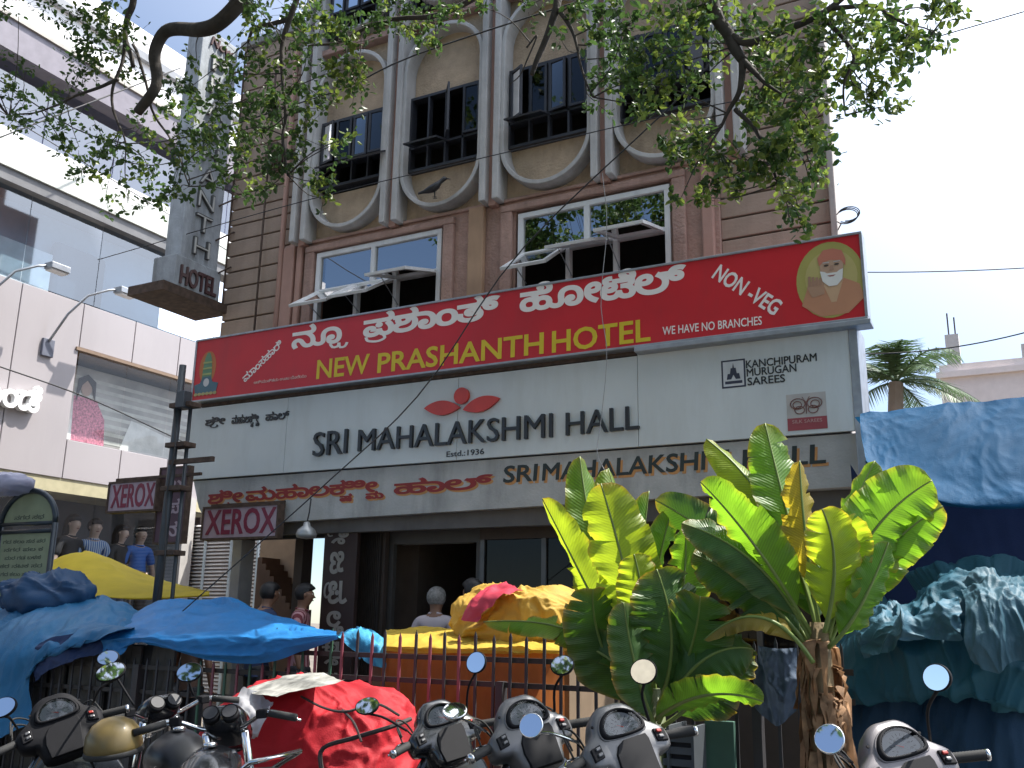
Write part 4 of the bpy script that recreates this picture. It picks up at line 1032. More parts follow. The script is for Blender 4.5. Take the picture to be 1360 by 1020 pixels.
# yellow awning far left (behind the bundles)
yt = drape('awning', [[A(60, 752, 8.6), A(120, 735, 8.6), A(200, 765, 8.6), A(278, 786, 8.6)], [A(20, 768, 8.0), A(105, 736, 8.0), A(190, 770, 8.0), A(278, 787, 8.0)], [A(-20, 800, 7.2), A(90, 786, 7.2), A(190, 792, 7.2), A(278, 789, 7.4)], [A(-20, 822, 7.15), A(90, 795, 7.15), A(190, 796, 7.15), A(278, 792, 7.38)]],
           tarp_mat('yellow_awning', (.66, .52, .04), .5, trans=.45, stain=.1), None, 70, 40, amp=.02, fr=1.6, seed=4)
tag(yt, 'smooth yellow awning cloth stretched to a point beside the steel pole', 'awning')
# big blue tarp pieces at left
t1 = drape('tarpaulin', [[A(-60, 815, 6.9), A(60, 800, 6.9), A(130, 800, 6.8), A(200, 818, 6.7)],
                         [A(-60, 800, 6.4), A(50, 798, 6.4), A(130, 794, 6.3), A(196, 822, 6.3)],
                         [A(-60, 830, 5.9), A(30, 812, 5.8), A(110, 812, 5.8), A(180, 836, 5.8)],
                         [A(-60, 880, 5.4), A(15, 860, 5.36), A(60, 850, 5.4), A(165, 842, 5.4)],
                         [A(-60, 930, 5.3), A(-5, 920, 5.3), A(30, 900, 5.34), A(48, 880, 5.38)],
                         [A(-60, 1010, 5.25), A(-10, 985, 5.25), A(20, 970, 5.3), A(42, 962, 5.34)]], blue2, None, 120, 100, amp=.075, fr=2.2, seed=1, stretch=(1, 1, .6))
tag(t1, 'faded blue tarpaulin draped over goods and hanging down at the lower left corner', 'tarpaulin')
t1b = drape('tarpaulin', [[A(40, 880, 5.42), A(60, 850, 5.42), A(150, 838, 5.5), A(165, 848, 5.5)], [A(42, 892, 5.38), A(62, 870, 5.38), A(120, 862, 5.44), A(160, 852, 5.46)], [A(44, 905, 5.38), A(64, 890, 5.38), A(100, 878, 5.4), A(150, 858, 5.44)]], shade_navy, None, 60, 24, amp=.05, fr=4, seed=6)  # shade below the tarpaulin, modelled as a dark navy piece
tag(t1b, 'dark navy strip standing for the shade under the faded blue tarpaulin over the slats', 'cloth')
q = A(62, 790, 6.1)
r1 = lump('tarp_roll', q, (1.15, .55, .40), tarp_mat('dark_blue_roll', (.015, .055, .13), .36, trans=.1, stain=.35, tint=(.05, .10, .16)), amp=.14, fr=2.2, seed=8, n=44, stretch=(1, 1, 1.6))
tag(r1, 'dark blue crumpled tarpaulin roll lying on top of the heap at the left', 'tarpaulin bundle')
# sagging blue tarp
t2 = drape('tarpaulin', [[A(150, 842, 6.5), A(200, 812, 6.6), A(235, 802, 6.7), A(300, 800, 6.7), A(350, 815, 6.5), A(400, 834, 6.2), A(446, 840, 5.7)],
                         [A(140, 842, 6.0), A(195, 808, 6.1), A(235, 800, 6.15), A(300, 802, 6.15), A(355, 818, 6.0), A(405, 835, 5.8), A(446, 840, 5.6)],
                         [A(132, 848, 5.5), A(190, 838, 5.4), A(235, 838, 5.38), A(300, 838, 5.38), A(355, 838, 5.38), A(405, 839, 5.4), A(447, 841, 5.45)],
                         [A(136, 856, 5.46), A(190, 852, 5.32), A(235, 862, 5.28), A(300, 868, 5.28), A(355, 864, 5.3), A(405, 853, 5.36), A(447, 845, 5.43)],
                         [A(134, 870, 5.44), A(185, 856, 5.36), A(235, 870, 5.32), A(300, 884, 5.32), A(355, 882, 5.34), A(405, 866, 5.4), A(447, 849, 5.43)]], blue, None, 170, 80, amp=.055, fr=2.4, seed=11, stretch=(.6, 1, 1))
tag(t2, 'bright blue tarpaulin sagging over the railing with its front flap in shade', 'tarpaulin')
t2b = drape('tarpaulin', [[A(134, 868, 5.46), A(150, 852, 5.44), A(172, 858, 5.44)], [A(140, 885, 5.44), A(152, 872, 5.42), A(166, 866, 5.42)], [A(146, 893, 5.44), A(150, 884, 5.43), A(156, 872, 5.43)]], blue, None, 20, 20, amp=.03, fr=5, seed=2)
tag(t2b, 'short loose blue tail of tarpaulin hanging at the left end of the sagging sheet', 'tarpaulin')
t3 = drape('tarpaulin', [[A(446, 842, 6.6), A(470, 836, 6.6), A(500, 842, 6.5), A(516, 864, 6.4)], [A(450, 846, 6.0), A(472, 840, 6.0), A(500, 846, 6.0), A(514, 870, 6.0)], [A(476, 870, 5.9), A(484, 878, 5.9), A(498, 884, 5.9), A(512, 886, 5.9)]], tarp_mat('light_blue_tarp', (.06, .32, .55), .4), None, 50, 30, amp=.05, fr=5, seed=13)
tag(t3, 'light blue sheet corner behind the pink and green spikes', 'tarpaulin')
# stall with orange sides and yellow top
st_ = thing('covered_stall', 'vendor stall wrapped in orange sheet with a bright yellow top behind the railing', 'stall', (-3.6, 6.4, .14))
def sp(o): o.parent = st_; o.matrix_parent_inverse = Matrix.Translation((3.6, -6.4, -.14)); return o
sp(drape('top_sheet', [[A(516, 838, 7.0), A(580, 834, 7.0), A(660, 838, 7.0), A(745, 846, 7.0)], [A(512, 840, 6.5), A(580, 838, 6.5), A(660, 842, 6.5), A(745, 850, 6.5)], [A(510, 855, 5.95), A(580, 856, 5.9), A(660, 858, 5.9), A(745, 862, 5.9)], [A(509, 864, 5.92), A(580, 868, 5.86), A(660, 866, 5.86), A(745, 868, 5.88)]], yel, None, 110, 50, amp=.04, fr=3, seed=21))
sp(drape('side_sheet', [[A(508, 858, 5.98), A(580, 860, 5.93), A(660, 862, 5.93), A(750, 866, 5.93)], [A(505, 900, 5.94), A(580, 905, 5.9), A(660, 905, 5.9), A(750, 905, 5.9)], [A(503, 960, 5.98), A(580, 960, 5.93), A(660, 960, 5.93), A(750, 960, 5.95)], [A(503, 1080, 5.98), A(580, 1080, 5.93), A(660, 1080, 5.93), A(750, 1080, 5.95)]], oran, None, 110, 60, amp=.05, fr=2.2, seed=22, stretch=(1.3, 1, .5)))
sp(MB().box(-4.35, -2.75, 6.05, 6.95, .15, 1.25).build('frame_box', M('plywood', (.2, .14, .09), .8), None))
yb = lump('tarp_bundle', A(692, 816, 6.5)+Vector((0, 0, -.05)), (.96, .70, .46), tarp_mat('ochre_tarp', (.58, .37, .07), .5, trans=.25, stain=.4, tint=(.3, .17, .04)), amp=.12, fr=3.2, seed=31, n=110)
tag(yb, 'crumpled yellow tarpaulin bundle piled on the stall top', 'tarpaulin bundle')
rb = drape('red_cloth', [[A(618, 820, 6.15), A(634, 790, 6.2), A(672, 772, 6.3)], [A(614, 824, 6.05), A(632, 792, 6.1), A(676, 774, 6.2)], [A(632, 826, 6.0), A(650, 798, 6.0), A(694, 784, 6.1)]], M('crimson_cloth', (.45, .03, .06), .6), None, 24, 16, amp=.05, fr=6, seed=3)
tag(rb, 'strip of crimson cloth showing on the left of the yellow bundle', 'cloth')
# red bundle in front of the railing
rbd = thing('red_bundle', 'big red tarpaulin covered load tied with dark rope in front of the railing', 'covered load', (-3.85, 4.75, 0))
def rbp(o): o.parent = rbd; o.matrix_parent_inverse = Matrix.Translation((3.85, -4.75, 0)); return o
cc = Vector((-3.86, 4.90, .56))
rbp(lump('cover', cc, (1.34, 1.0, 1.10), redt, amp=.10, fr=2.6, seed=41, n=120, power=2.7, stretch=(1, 1, .7)))
rope = M('dark_rope', (.04, .03, .03), .8)
rbp(MB().tube(catmull([A(428, 1030, 4.14), A(428, 995, 4.2), A(470, 980, 4.16), A(520, 965, 4.2), A(545, 955, 4.35)], 20), .012, 6).build('rope', rope, None))
rbp(MB().tube(catmull([A(400, 925, 4.5), A(430, 940, 4.3), A(460, 945, 4.2), A(500, 935, 4.35), A(530, 950, 4.5)], 20), .007, 6).build('rope', rope, None))
rbp(MB().tube(catmull([A(455, 943, 4.22), A(470, 960, 4.16), A(480, 985, 4.14)], 10), .006, 6).build('rope', rope, None))
npp = drape('newspaper', [[A(322, 918, 4.5), A(375, 898, 4.72), A(425, 893, 4.75)], [A(340, 920, 4.38), A(395, 908, 4.5), A(440, 897, 4.6)], [A(368, 924, 4.28), A(412, 914, 4.36), A(458, 903, 4.48)]], M('newsprint', (.27, .265, .24), .85, var=.6, scale=11), None, 24, 16, amp=.02, fr=3, seed=9)
tag(npp, 'folded newspaper lying on top of the red bundle', 'newspaper')
pbg = drape('plastic_bag', [[A(325, 915, 4.44), A(345, 918, 4.42), A(362, 926, 4.40)], [A(305, 945, 4.34), A(335, 940, 4.3), A(358, 945, 4.30)], [A(295, 975, 4.28), A(322, 975, 4.22), A(345, 972, 4.26)], [A(290, 985, 4.3), A(315, 985, 4.26), A(340, 978, 4.28)]], M('white_plastic', (.5, .5, .52), .35, trans=.3), None, 30, 30, amp=.06, fr=6, seed=17)
tag(pbg, 'crumpled white plastic sheet on the left side of the red bundle', 'plastic sheet')

# blue backdrop on the right
bd = drape('backdrop_sheet', [[A(1142, 548, 6.9), A(1165, 545, 6.9), A(1250, 536, 6.9), A(1330, 530, 6.9), A(1480, 520, 6.9)],
                              [A(1143, 570, 6.7), A(1170, 575, 6.7), A(1250, 568, 6.7), A(1330, 565, 6.7), A(1480, 560, 6.7)],
                              [A(1148, 600, 6.5), A(1175, 615, 6.45), A(1250, 630, 6.4), A(1330, 625, 6.4), A(1480, 615, 6.4)],
                              [A(1150, 612, 6.35), A(1180, 640, 6.25), A(1250, 666, 6.2), A(1330, 672, 6.2), A(1480, 665, 6.2)],
                              [A(1150, 618, 6.45), A(1182, 644, 6.4), A(1250, 668, 6.4), A(1330, 673, 6.4), A(1480, 666, 6.4)]], bdrop, None, 200, 110, amp=.022, fr=2.6, seed=51, stretch=(1.3, 1, .6))
tag(bd, 'big blue tarpaulin awning swelling out beside the hotel at the right', 'tarpaulin')
bd2 = drape('back_sheet', [[A(1150, 580, 7.6), A(1250, 575, 7.6), A(1480, 570, 7.6)], [A(1150, 680, 7.5), A(1250, 690, 7.5), A(1480, 690, 7.5)], [A(1120, 800, 7.4), A(1250, 800, 7.4), A(1480, 800, 7.4)], [A(1120, 1000, 7.3), A(1250, 1000, 7.3), A(1480, 1000, 7.3)]], tarp_mat('shaded_navy_sheet', (.02, .035, .10), .6, trans=.15), None, 90, 60, amp=.05, fr=1.6, seed=52, stretch=(1, 1, .4))  # navy colour stands for the canopy shade on the lower blue tarpaulin
tag(bd2, 'back sheet under the blue awning, coloured navy for the shade there', 'sheet')
rf = tag(MB().quad((-.95, 6.9, 2.93), (3.2, 6.9, 2.93), (3.2, 9.4, 3.15), (-1.1, 9.4, 3.15)).build('awning_roof', bdrop), 'blue roof sheet stretched back from the awning edge', 'tarpaulin')
wp_ = tag(MB().quad((-1.05, 7.7, .14), (-1.0, 6.9, .14), (-1.0, 6.9, 2.6), (-1.05, 7.7, 2.6)).build('side_sheet', tarp_mat('shaded_navy_sheet', (.02, .035, .10), .6, trans=.15)), 'dark side sheet closing the awning next to the hotel canopy', 'sheet')
# teal covered pile
tp = thing('teal_covered_pile', 'tall heap covered with crumpled teal tarpaulins at the right edge', 'covered load', (-.3, 5.9, .14))
def tpp(o): o.parent = tp; o.matrix_parent_inverse = Matrix.Translation((.3, -5.9, -.14)); return o
tpp(drape('cover', [[A(1100, 850, 6.4), A(1150, 820, 6.4), A(1200, 795, 6.5), A(1260, 765, 6.5), A(1320, 760, 6.5), A(1400, 775, 6.5), A(1470, 800, 6.5)],
                    [A(1105, 850, 6.0), A(1150, 815, 6.0), A(1200, 792, 6.1), A(1255, 758, 6.1), A(1325, 753, 6.1), A(1400, 775, 6.1), A(1470, 800, 6.1)],
                    [A(1105, 862, 5.8), A(1150, 842, 5.7), A(1200, 815, 5.7), A(1255, 785, 5.7), A(1325, 780, 5.7), A(1400, 800, 5.7), A(1470, 830, 5.7)],
                    [A(1108, 900, 5.72), A(1150, 890, 5.62), A(1200, 870, 5.55), A(1260, 850, 5.5), A(1325, 850, 5.45), A(1400, 860, 5.5), A(1470, 870, 5.5)],
                    [A(1108, 925, 5.72), A(1150, 920, 5.6), A(1200, 915, 5.55), A(1260, 910, 5.5), A(1325, 930, 5.42), A(1400, 940, 5.5), A(1470, 950, 5.5)],
                    [A(1108, 932, 5.74), A(1150, 930, 5.64), A(1200, 925, 5.6), A(1260, 920, 5.56), A(1325, 940, 5.48), A(1400, 950, 5.56), A(1470, 960, 5.56)],
                    ], teal, None, 200, 130, amp=.12, fr=3.0, seed=61, stretch=(1, 1, .6)))
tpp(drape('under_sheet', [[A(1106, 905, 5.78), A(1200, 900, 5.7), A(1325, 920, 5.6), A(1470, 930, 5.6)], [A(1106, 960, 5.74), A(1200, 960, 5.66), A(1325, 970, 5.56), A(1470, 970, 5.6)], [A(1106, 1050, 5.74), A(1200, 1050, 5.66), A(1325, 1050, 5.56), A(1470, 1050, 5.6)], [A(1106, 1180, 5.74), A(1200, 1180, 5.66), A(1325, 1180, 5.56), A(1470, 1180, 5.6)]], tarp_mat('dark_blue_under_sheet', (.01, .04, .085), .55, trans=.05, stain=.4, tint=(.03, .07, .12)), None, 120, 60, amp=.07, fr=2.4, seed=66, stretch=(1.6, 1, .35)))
tpp(drape('folded_sheet', [[A(1140, 835, 5.95), A(1170, 812, 5.95), A(1225, 800, 5.9), A(1270, 785, 5.8)], [A(1135, 845, 5.55), A(1170, 825, 5.5), A(1225, 815, 5.45), A(1275, 805, 5.4)], [A(1140, 872, 5.5), A(1175, 862, 5.42), A(1230, 850, 5.38), A(1280, 850, 5.35)]], tarp_mat('pale_teal_tarp', (.05, .14, .20), .4, trans=.15, stain=.4, tint=(.14, .24, .30)), None, 90, 60, amp=.12, fr=4.0, seed=62))
tpp(drape('hanging_sheet', [[A(1270, 770, 5.9), A(1310, 758, 5.9), A(1350, 770, 5.9), A(1400, 790, 5.9)], [A(1278, 790, 5.45), A(1310, 780, 5.4), A(1350, 790, 5.4), A(1400, 810, 5.4)], [A(1285, 840, 5.32), A(1315, 840, 5.26), A(1350, 840, 5.26), A(1400, 850, 5.3)], [A(1300, 880, 5.32), A(1325, 895, 5.26), A(1345, 880, 5.26), A(1390, 880, 5.3)]], tarp_mat('pale_teal_tarp2', (.05, .12, .16), .4, trans=.12, stain=.4, tint=(.15, .22, .25)), None, 90, 90, amp=.10, fr=3.2, seed=63, stretch=(1.7, 1, .4)))
# hanging cloth between the banana plants and bits behind the railing
hc = drape('hanging_cloth', [[A(1003, 856, 5.42), A(1030, 862, 5.40), A(1058, 860, 5.42)], [A(998, 890, 5.40), A(1028, 900, 5.36), A(1060, 900, 5.4)], [A(1000, 940, 5.4), A(1030, 965, 5.38), A(1058, 945, 5.4)]], tarp_mat('grey_blue_cloth', (.07, .10, .15), .7, trans=.1, stain=.4), None, 40, 40, amp=.07, fr=5, seed=71, stretch=(1.5, 1, .5))
tag(hc, 'grey blue rag hanging over the railing between the banana plants', 'cloth')
gp = tag(MB().box(-1.63, -1.47, 5.36, 5.40, .14, 1.0).build('green_panel', M('green_wood', (.05, .12, .09), .7, stain=.4), bevel=.004), 'upright dark green painted plank left of the right banana stem', 'plank')
cr = thing('plastic_crate', 'dark slatted plastic crate behind the low banana leaf', 'crate', (-1.85, 5.3, .14))
cm = M('grey_crate', (.07, .08, .09), .6)
for j in range(2):
    for k in range(6): MB().box(-.22, .22, -.15, -.135, .04+.42*j+.06*k, .075+.42*j+.06*k).build('slat', cm, cr)
for s in (-.22, -.075, .075, .21): MB().box(s, s+.015, -.155, .15, 0, .84).build('rib', cm, cr)
MB().box(-.215, .215, -.12, .15, .02, .82).build('inner', M('crate_dark', (.02, .02, .025), .8), cr)

# ------------------------------------------------------------------ banana plants
def banana_mat(name, base, yellow=.0, tr=.5):
    if name in MATS: return MATS[name]
    m = bpy.data.materials.new(name); m.use_nodes = True; nt = m.node_tree; N_ = nt.nodes; L = nt.links; p = N_['Principled BSDF']
    uv = N_.new('ShaderNodeUVMap'); uv.uv_map = 'UV'; sx = N_.new('ShaderNodeSeparateXYZ'); L.new(uv.outputs[0], sx.inputs[0])
    # side veins: v runs along the midrib, u from midrib (0) to margin (1)
    wv = N_.new('ShaderNodeMath'); wv.operation = 'MULTIPLY'; wv.inputs[1].default_value = 420; L.new(sx.outputs[1], wv.inputs[0])
    ad = N_.new('ShaderNodeMath'); ad.operation = 'MULTIPLY_ADD'; ad.inputs[1].default_value = -22; L.new(sx.outputs[0], ad.inputs[0]); L.new(wv.outputs[0], ad.inputs[2])
    sn = N_.new('ShaderNodeMath'); sn.operation = 'SINE'; L.new(ad.outputs[0], sn.inputs[0])
    bp = N_.new('ShaderNodeBump'); bp.inputs['Strength'].default_value = .6; bp.inputs['Distance'].default_value = .0011; L.new(sn.outputs[0], bp.inputs['Height']); L.new(bp.outputs[0], p.inputs['Normal'])
    nz = N_.new('ShaderNodeTexNoise'); nz.inputs['Scale'].default_value = 5; nz.inputs['Detail'].default_value = 5
    tc = N_.new('ShaderNodeTexCoord'); L.new(tc.outputs['Object'], nz.inputs['Vector'])
    mx = N_.new('ShaderNodeMix'); mx.data_type = 'RGBA'; mr = N_.new('ShaderNodeMapRange'); mr.inputs[1].default_value = .35; mr.inputs[2].default_value = .65; L.new(nz.outputs['Fac'], mr.inputs[0]); L.new(mr.outputs[0], mx.inputs[0])
    mx.inputs[6].default_value = (*[c*.78 for c in base], 1); mx.inputs[7].default_value = (*[c*1.2 for c in base], 1)
    vn = N_.new('ShaderNodeMix'); vn.data_type = 'RGBA'; vr = N_.new('ShaderNodeMapRange'); vr.inputs[1].default_value = -1; vr.inputs[2].default_value = 1; vr.inputs[4].default_value = .35
    L.new(sn.outputs[0], vr.inputs[0]); L.new(vr.outputs[0], vn.inputs[0]); L.new(mx.outputs[2], vn.inputs[6]); vn.inputs[7].default_value = (*[min(1, c*1.5) for c in base], 1)
    # brown dry margin near tip and edge
    e1 = N_.new('ShaderNodeMath'); e1.operation = 'POWER'; e1.inputs[1].default_value = 9; L.new(sx.outputs[0], e1.inputs[0])
    t1_ = N_.new('ShaderNodeMath'); t1_.operation = 'POWER'; t1_.inputs[1].default_value = 26; L.new(sx.outputs[1], t1_.inputs[0])
    su = N_.new('ShaderNodeMath'); su.operation = 'ADD'; L.new(e1.outputs[0], su.inputs[0]); L.new(t1_.outputs[0], su.inputs[1])
    nn_ = N_.new('ShaderNodeMath'); nn_.operation = 'MULTIPLY'; L.new(su.outputs[0], nn_.inputs[0]); L.new(mr.outputs[0], nn_.inputs[1]); nn_.use_clamp = True
    ed = N_.new('ShaderNodeMix'); ed.data_type = 'RGBA'; L.new(nn_.outputs[0], ed.inputs[0]); L.new(vn.outputs[2], ed.inputs[6]); ed.inputs[7].default_value = (.34, .21, .06, 1)
    L.new(ed.outputs[2], p.inputs['Base Color']); p.inputs['Roughness'].default_value = .42; p.inputs['Specular IOR Level'].default_value = .5
    t = N_.new('ShaderNodeBsdfTranslucent'); tm = N_.new('ShaderNodeMix'); tm.data_type = 'RGBA'; tm.blend_type = 'MULTIPLY'; tm.inputs[0].default_value = 1
    L.new(ed.outputs[2], tm.inputs[6]); tm.inputs[7].default_value = (1.0, 1.0, .30, 1)
    ga = N_.new('ShaderNodeMix'); ga.data_type = 'RGBA'; ga.blend_type = 'ADD'; ga.inputs[0].default_value = 1; L.new(tm.outputs[2], ga.inputs[6]); L.new(tm.outputs[2], ga.inputs[7])
    L.new(ga.outputs[2], t.inputs[0])
    ms = N_.new('ShaderNodeMixShader'); ms.inputs[0].default_value = tr; L.new(p.outputs[0], ms.inputs[1]); L.new(t.outputs[0], ms.inputs[2]); L.new(ms.outputs[0], N_['Material Output'].inputs[0])
    MATS[name] = m; return m
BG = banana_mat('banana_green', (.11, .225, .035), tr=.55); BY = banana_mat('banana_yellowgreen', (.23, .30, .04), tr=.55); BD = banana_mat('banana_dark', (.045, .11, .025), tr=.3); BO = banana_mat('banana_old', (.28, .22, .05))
ribm = M('banana_rib', (.20, .27, .07), .4, trans=.2)
def banana_leaf(pl, base, mid, tip, wpx, mat, twist=0., fold_=.5, tears=5, seed=0, name='leaf', petiole=.12):
    """leaf blade with midrib: base, mid, tip are world points, w full width in metres"""
    rnd = random.Random(seed); n = 46; P = []
    for i in range(n+1):
        t = i/n; a, b, c = Vector(base), Vector(mid), Vector(tip)
        c1 = b*2-(a+c)/2; P.append((1-t)**2*a + 2*t*(1-t)*c1 + t*t*c)
    vs = []; fs = []; uvs = []; m = 6
    tearset = [set(rnd.sample(range(8, n-2), tears)) for _ in (0, 1)]
    for side in (-1, 1):
        cur = 0.; gap = 0.
        for i in range(n):
            if i in tearset[0 if side < 0 else 1]: cur = rnd.uniform(-.35, .45); gap = rnd.uniform(.1, .5)
            else: cur *= .88; gap *= .6
            row = []
            for e in (0, 1):
                j = i+e; t = j/n
                T = (P[min(j+1, n)]-P[max(j-1, 0)]).normalized()
                vd = (CAM-P[j]).normalized(); S = T.cross(vd)
                S = S.normalized() if S.length > 1e-4 else Vector((1, 0, 0))
                S = Matrix.Rotation(twist*(.6+.4*t), 3, T) @ S; Nn = S.cross(T).normalized()
                u_ = max(0, (t-petiole)/(1-petiole)); wd = wpx*.53*(min(1, (u_/.22))**.65 * max(0., 1-u_**5)**.6 if u_ > 0 else 0)
                wd *= 1+.06*noise.noise(Vector((t*6, side*3, seed)))
                for k in range(m+1):
                    s = k/m; fa = fold_*(.6+.4*s)+cur*s + .10*math.sin(t*60+seed+side)*s + .25*noise.noise(Vector((t*5, s*1.5, seed+side*7)))
                    d = S*side*math.cos(fa) - Nn*math.sin(fa)
                    q = P[j] + d*wd*s + T*(wd*s*.28) - T*(gap*.10*s*wd if e == 0 else 0)
                    row.append(q); uvs.append((s, t))
            b = len(vs); vs += row
            for k in range(m): fs.append((b+k, b+k+1, b+m+1+k+1, b+m+1+k))
    me = bpy.data.meshes.new(name); me.from_pydata([tuple(v) for v in vs], [], fs)
    uvl = me.uv_layers.new(name='UV'); uvl.data.foreach_set('uv', [c for l in me.loops for c in uvs[l.vertex_index]])
    me.polygons.foreach_set('use_smooth', [True]*len(me.polygons)); me.materials.append(mat)
    o = bpy.data.objects.new(name, me); COL.objects.link(o); o.parent = pl
    MB().tube(P, [.011*(1-.85*i/n)+.002 for i in range(n+1)], 6).build('midrib', ribm, o, smooth=True)
    return o
def BL(pl, b, m_, t, wpx, mat, d=(0, 0, 0), Yb=5.1, **k):
    """b, m_, t: photo points; d depth offsets towards the street (negative) at base, mid, tip"""
    B, Mi, T = [at(p[0], p[1], Y=Yb+dd) for p, dd in zip((b, m_, t), d)]
    w = wpx/FOC*(Mi-CAM).length
    return banana_leaf(pl, B, Mi, T, w, mat, **k)
bp1 = thing('banana_plant', 'young banana plant with a dark shaded foot, left of the two at the railing', 'banana plant', (0, 0, 0), group='banana plants by the railing')
bp2 = thing('banana_plant', 'taller banana plant with a bare brown fibrous stem, right of the two', 'banana plant', (0, 0, 0), group='banana plants by the railing')
Y1_ = 5.2
sd = 0
for b, m_, t, w, mt, d, k in [
    ((862, 930), (800, 760), (770, 606), 62, BG, (0, .05, .1), dict(twist=.5, fold_=.35, petiole=.2)),
    ((855, 930), (790, 800), (720, 662), 64, BY, (0, -.1, -.15), dict(twist=-.9, fold_=.5, petiole=.25)),
    ((868, 920), (845, 780), (808, 622), 82, BG, (0, .15, .3), dict(twist=1.0, fold_=.3, petiole=.25)),
    ((860, 925), (835, 780), (798, 642), 92, BY, (-.1, -.2, -.25), dict(twist=-.25, fold_=.25, petiole=.15)),
    ((868, 930), (852, 800), (862, 652), 58, BG, (0, .1, .2), dict(twist=1.0, fold_=.45, petiole=.2)),
    ((872, 930), (868, 800), (893, 676), 52, BG, (0, .0, .05), dict(twist=.7, fold_=.4, petiole=.2)),
    ((845, 870), (852, 800), (842, 736), 62, BY, (-.25, -.3, -.35), dict(twist=.2, fold_=.3, petiole=.05)),
    ((875, 940), (905, 800), (910, 694), 66, BG, (0, .05, .15), dict(twist=-.6, fold_=.4, petiole=.2)),
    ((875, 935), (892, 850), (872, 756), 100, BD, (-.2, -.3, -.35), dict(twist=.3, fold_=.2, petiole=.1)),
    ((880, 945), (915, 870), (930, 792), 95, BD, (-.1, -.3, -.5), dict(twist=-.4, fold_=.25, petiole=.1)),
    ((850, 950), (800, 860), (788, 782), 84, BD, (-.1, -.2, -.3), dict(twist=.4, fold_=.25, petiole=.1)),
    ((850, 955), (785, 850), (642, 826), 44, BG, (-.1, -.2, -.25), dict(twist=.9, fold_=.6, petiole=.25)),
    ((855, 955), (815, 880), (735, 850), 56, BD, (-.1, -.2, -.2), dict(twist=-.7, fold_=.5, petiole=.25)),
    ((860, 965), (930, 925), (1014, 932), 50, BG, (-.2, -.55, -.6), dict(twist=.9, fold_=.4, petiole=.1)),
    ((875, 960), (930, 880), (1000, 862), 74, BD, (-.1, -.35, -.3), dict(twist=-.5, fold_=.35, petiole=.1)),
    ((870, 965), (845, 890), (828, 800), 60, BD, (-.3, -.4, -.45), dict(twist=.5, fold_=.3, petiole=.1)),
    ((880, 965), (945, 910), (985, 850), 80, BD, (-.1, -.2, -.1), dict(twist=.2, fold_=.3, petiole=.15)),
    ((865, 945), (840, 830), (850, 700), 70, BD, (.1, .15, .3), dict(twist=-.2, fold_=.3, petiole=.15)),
]:
    sd += 1; BL(bp1, b, m_, t, w, mt, d, Yb=Y1_, seed=sd, **k)
q = at(868, 940, Y=Y1_)
MB().tube([(q.x-.02, Y1_, .13), (q.x, Y1_, .5), (q.x, Y1_, q.z+.1)], [.13, .11, .05], 12).build('pseudostem', M('banana_stem', (.10, .12, .05), .6, var=.3, stain=.4, tint=(.1, .06, .03)), bp1, smooth=True)
Y2_ = 5.0
for b, m_, t, w, mt, d, k in [
    ((1088, 860), (1010, 735), (930, 640), 74, BG, (0, -.15, -.25), dict(twist=-.75, fold_=.45, petiole=.2)),
    ((1090, 860), (1030, 690), (938, 583), 58, BY, (0, .1, .2), dict(twist=.8, fold_=.5, petiole=.3)),
    ((1092, 860), (1050, 700), (1016, 562), 74, BG, (0, .1, .2), dict(twist=.55, fold_=.35, petiole=.2)),
    ((1092, 850), (1072, 730), (1062, 612), 62, BO, (0, -.05, -.05), dict(twist=.3, fold_=.9, petiole=.3, tears=12)),
    ((1098, 850), (1115, 730), (1162, 612), 60, BG, (0, .15, .3), dict(twist=-.6, fold_=.4, petiole=.2)),
    ((1100, 850), (1150, 720), (1238, 638), 92, BG, (0, .0, .05), dict(twist=.35, fold_=.2, petiole=.15, tears=8)),
    ((1102, 855), (1165, 745), (1252, 672), 66, BG, (0, .1, .1), dict(twist=-.5, fold_=.4, petiole=.2, tears=8)),
    ((1095, 840), (1108, 750), (1092, 676), 66, BY, (-.1, -.2, -.3), dict(twist=.25, fold_=.3, petiole=.08)),
    ((1100, 840), (1125, 740), (1120, 690), 56, BY, (-.05, -.1, -.2), dict(twist=-.5, fold_=.35, petiole=.08)),
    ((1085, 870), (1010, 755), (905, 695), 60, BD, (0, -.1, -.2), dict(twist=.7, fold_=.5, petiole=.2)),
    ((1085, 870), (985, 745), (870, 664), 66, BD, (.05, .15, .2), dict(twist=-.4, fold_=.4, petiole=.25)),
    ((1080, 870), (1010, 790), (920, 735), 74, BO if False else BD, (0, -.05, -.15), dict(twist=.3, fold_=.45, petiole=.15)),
    ((1080, 880), (1010, 820), (935, 850), 34, BO, (-.1, -.2, -.2), dict(twist=.9, fold_=.6, petiole=.15)),
    ((1100, 860), (1140, 810), (1180, 720), 50, BG, (-.05, -.1, -.05), dict(twist=.6, fold_=.4, petiole=.2)),
    ((1090, 850), (1070, 760), (1040, 690), 64, BD, (.1, .2, .3), dict(twist=.1, fold_=.3, petiole=.15)),
]:
    sd += 1; BL(bp2, b, m_, t, w, mt, d, Yb=Y2_, seed=sd, **k)
stm = M('banana_fibre', (.17, .12, .055), .8, var=.4, scale=9, bump=.006, bscale=30, stain=.4)
a = at(1090, 860, Y=Y2_)
MB().tube([(a.x+.0, Y2_, .13), (a.x+.0, Y2_, .6), (a.x-.01, Y2_, 1.1), (a.x, Y2_, a.z+.12)], [.085, .075, .065, .045], 14).build('pseudostem', stm, bp2, smooth=True)
drym = M('dry_sheath', (.33, .19, .10), .8, var=.5, scale=14, trans=.25)
rnd = random.Random(77)
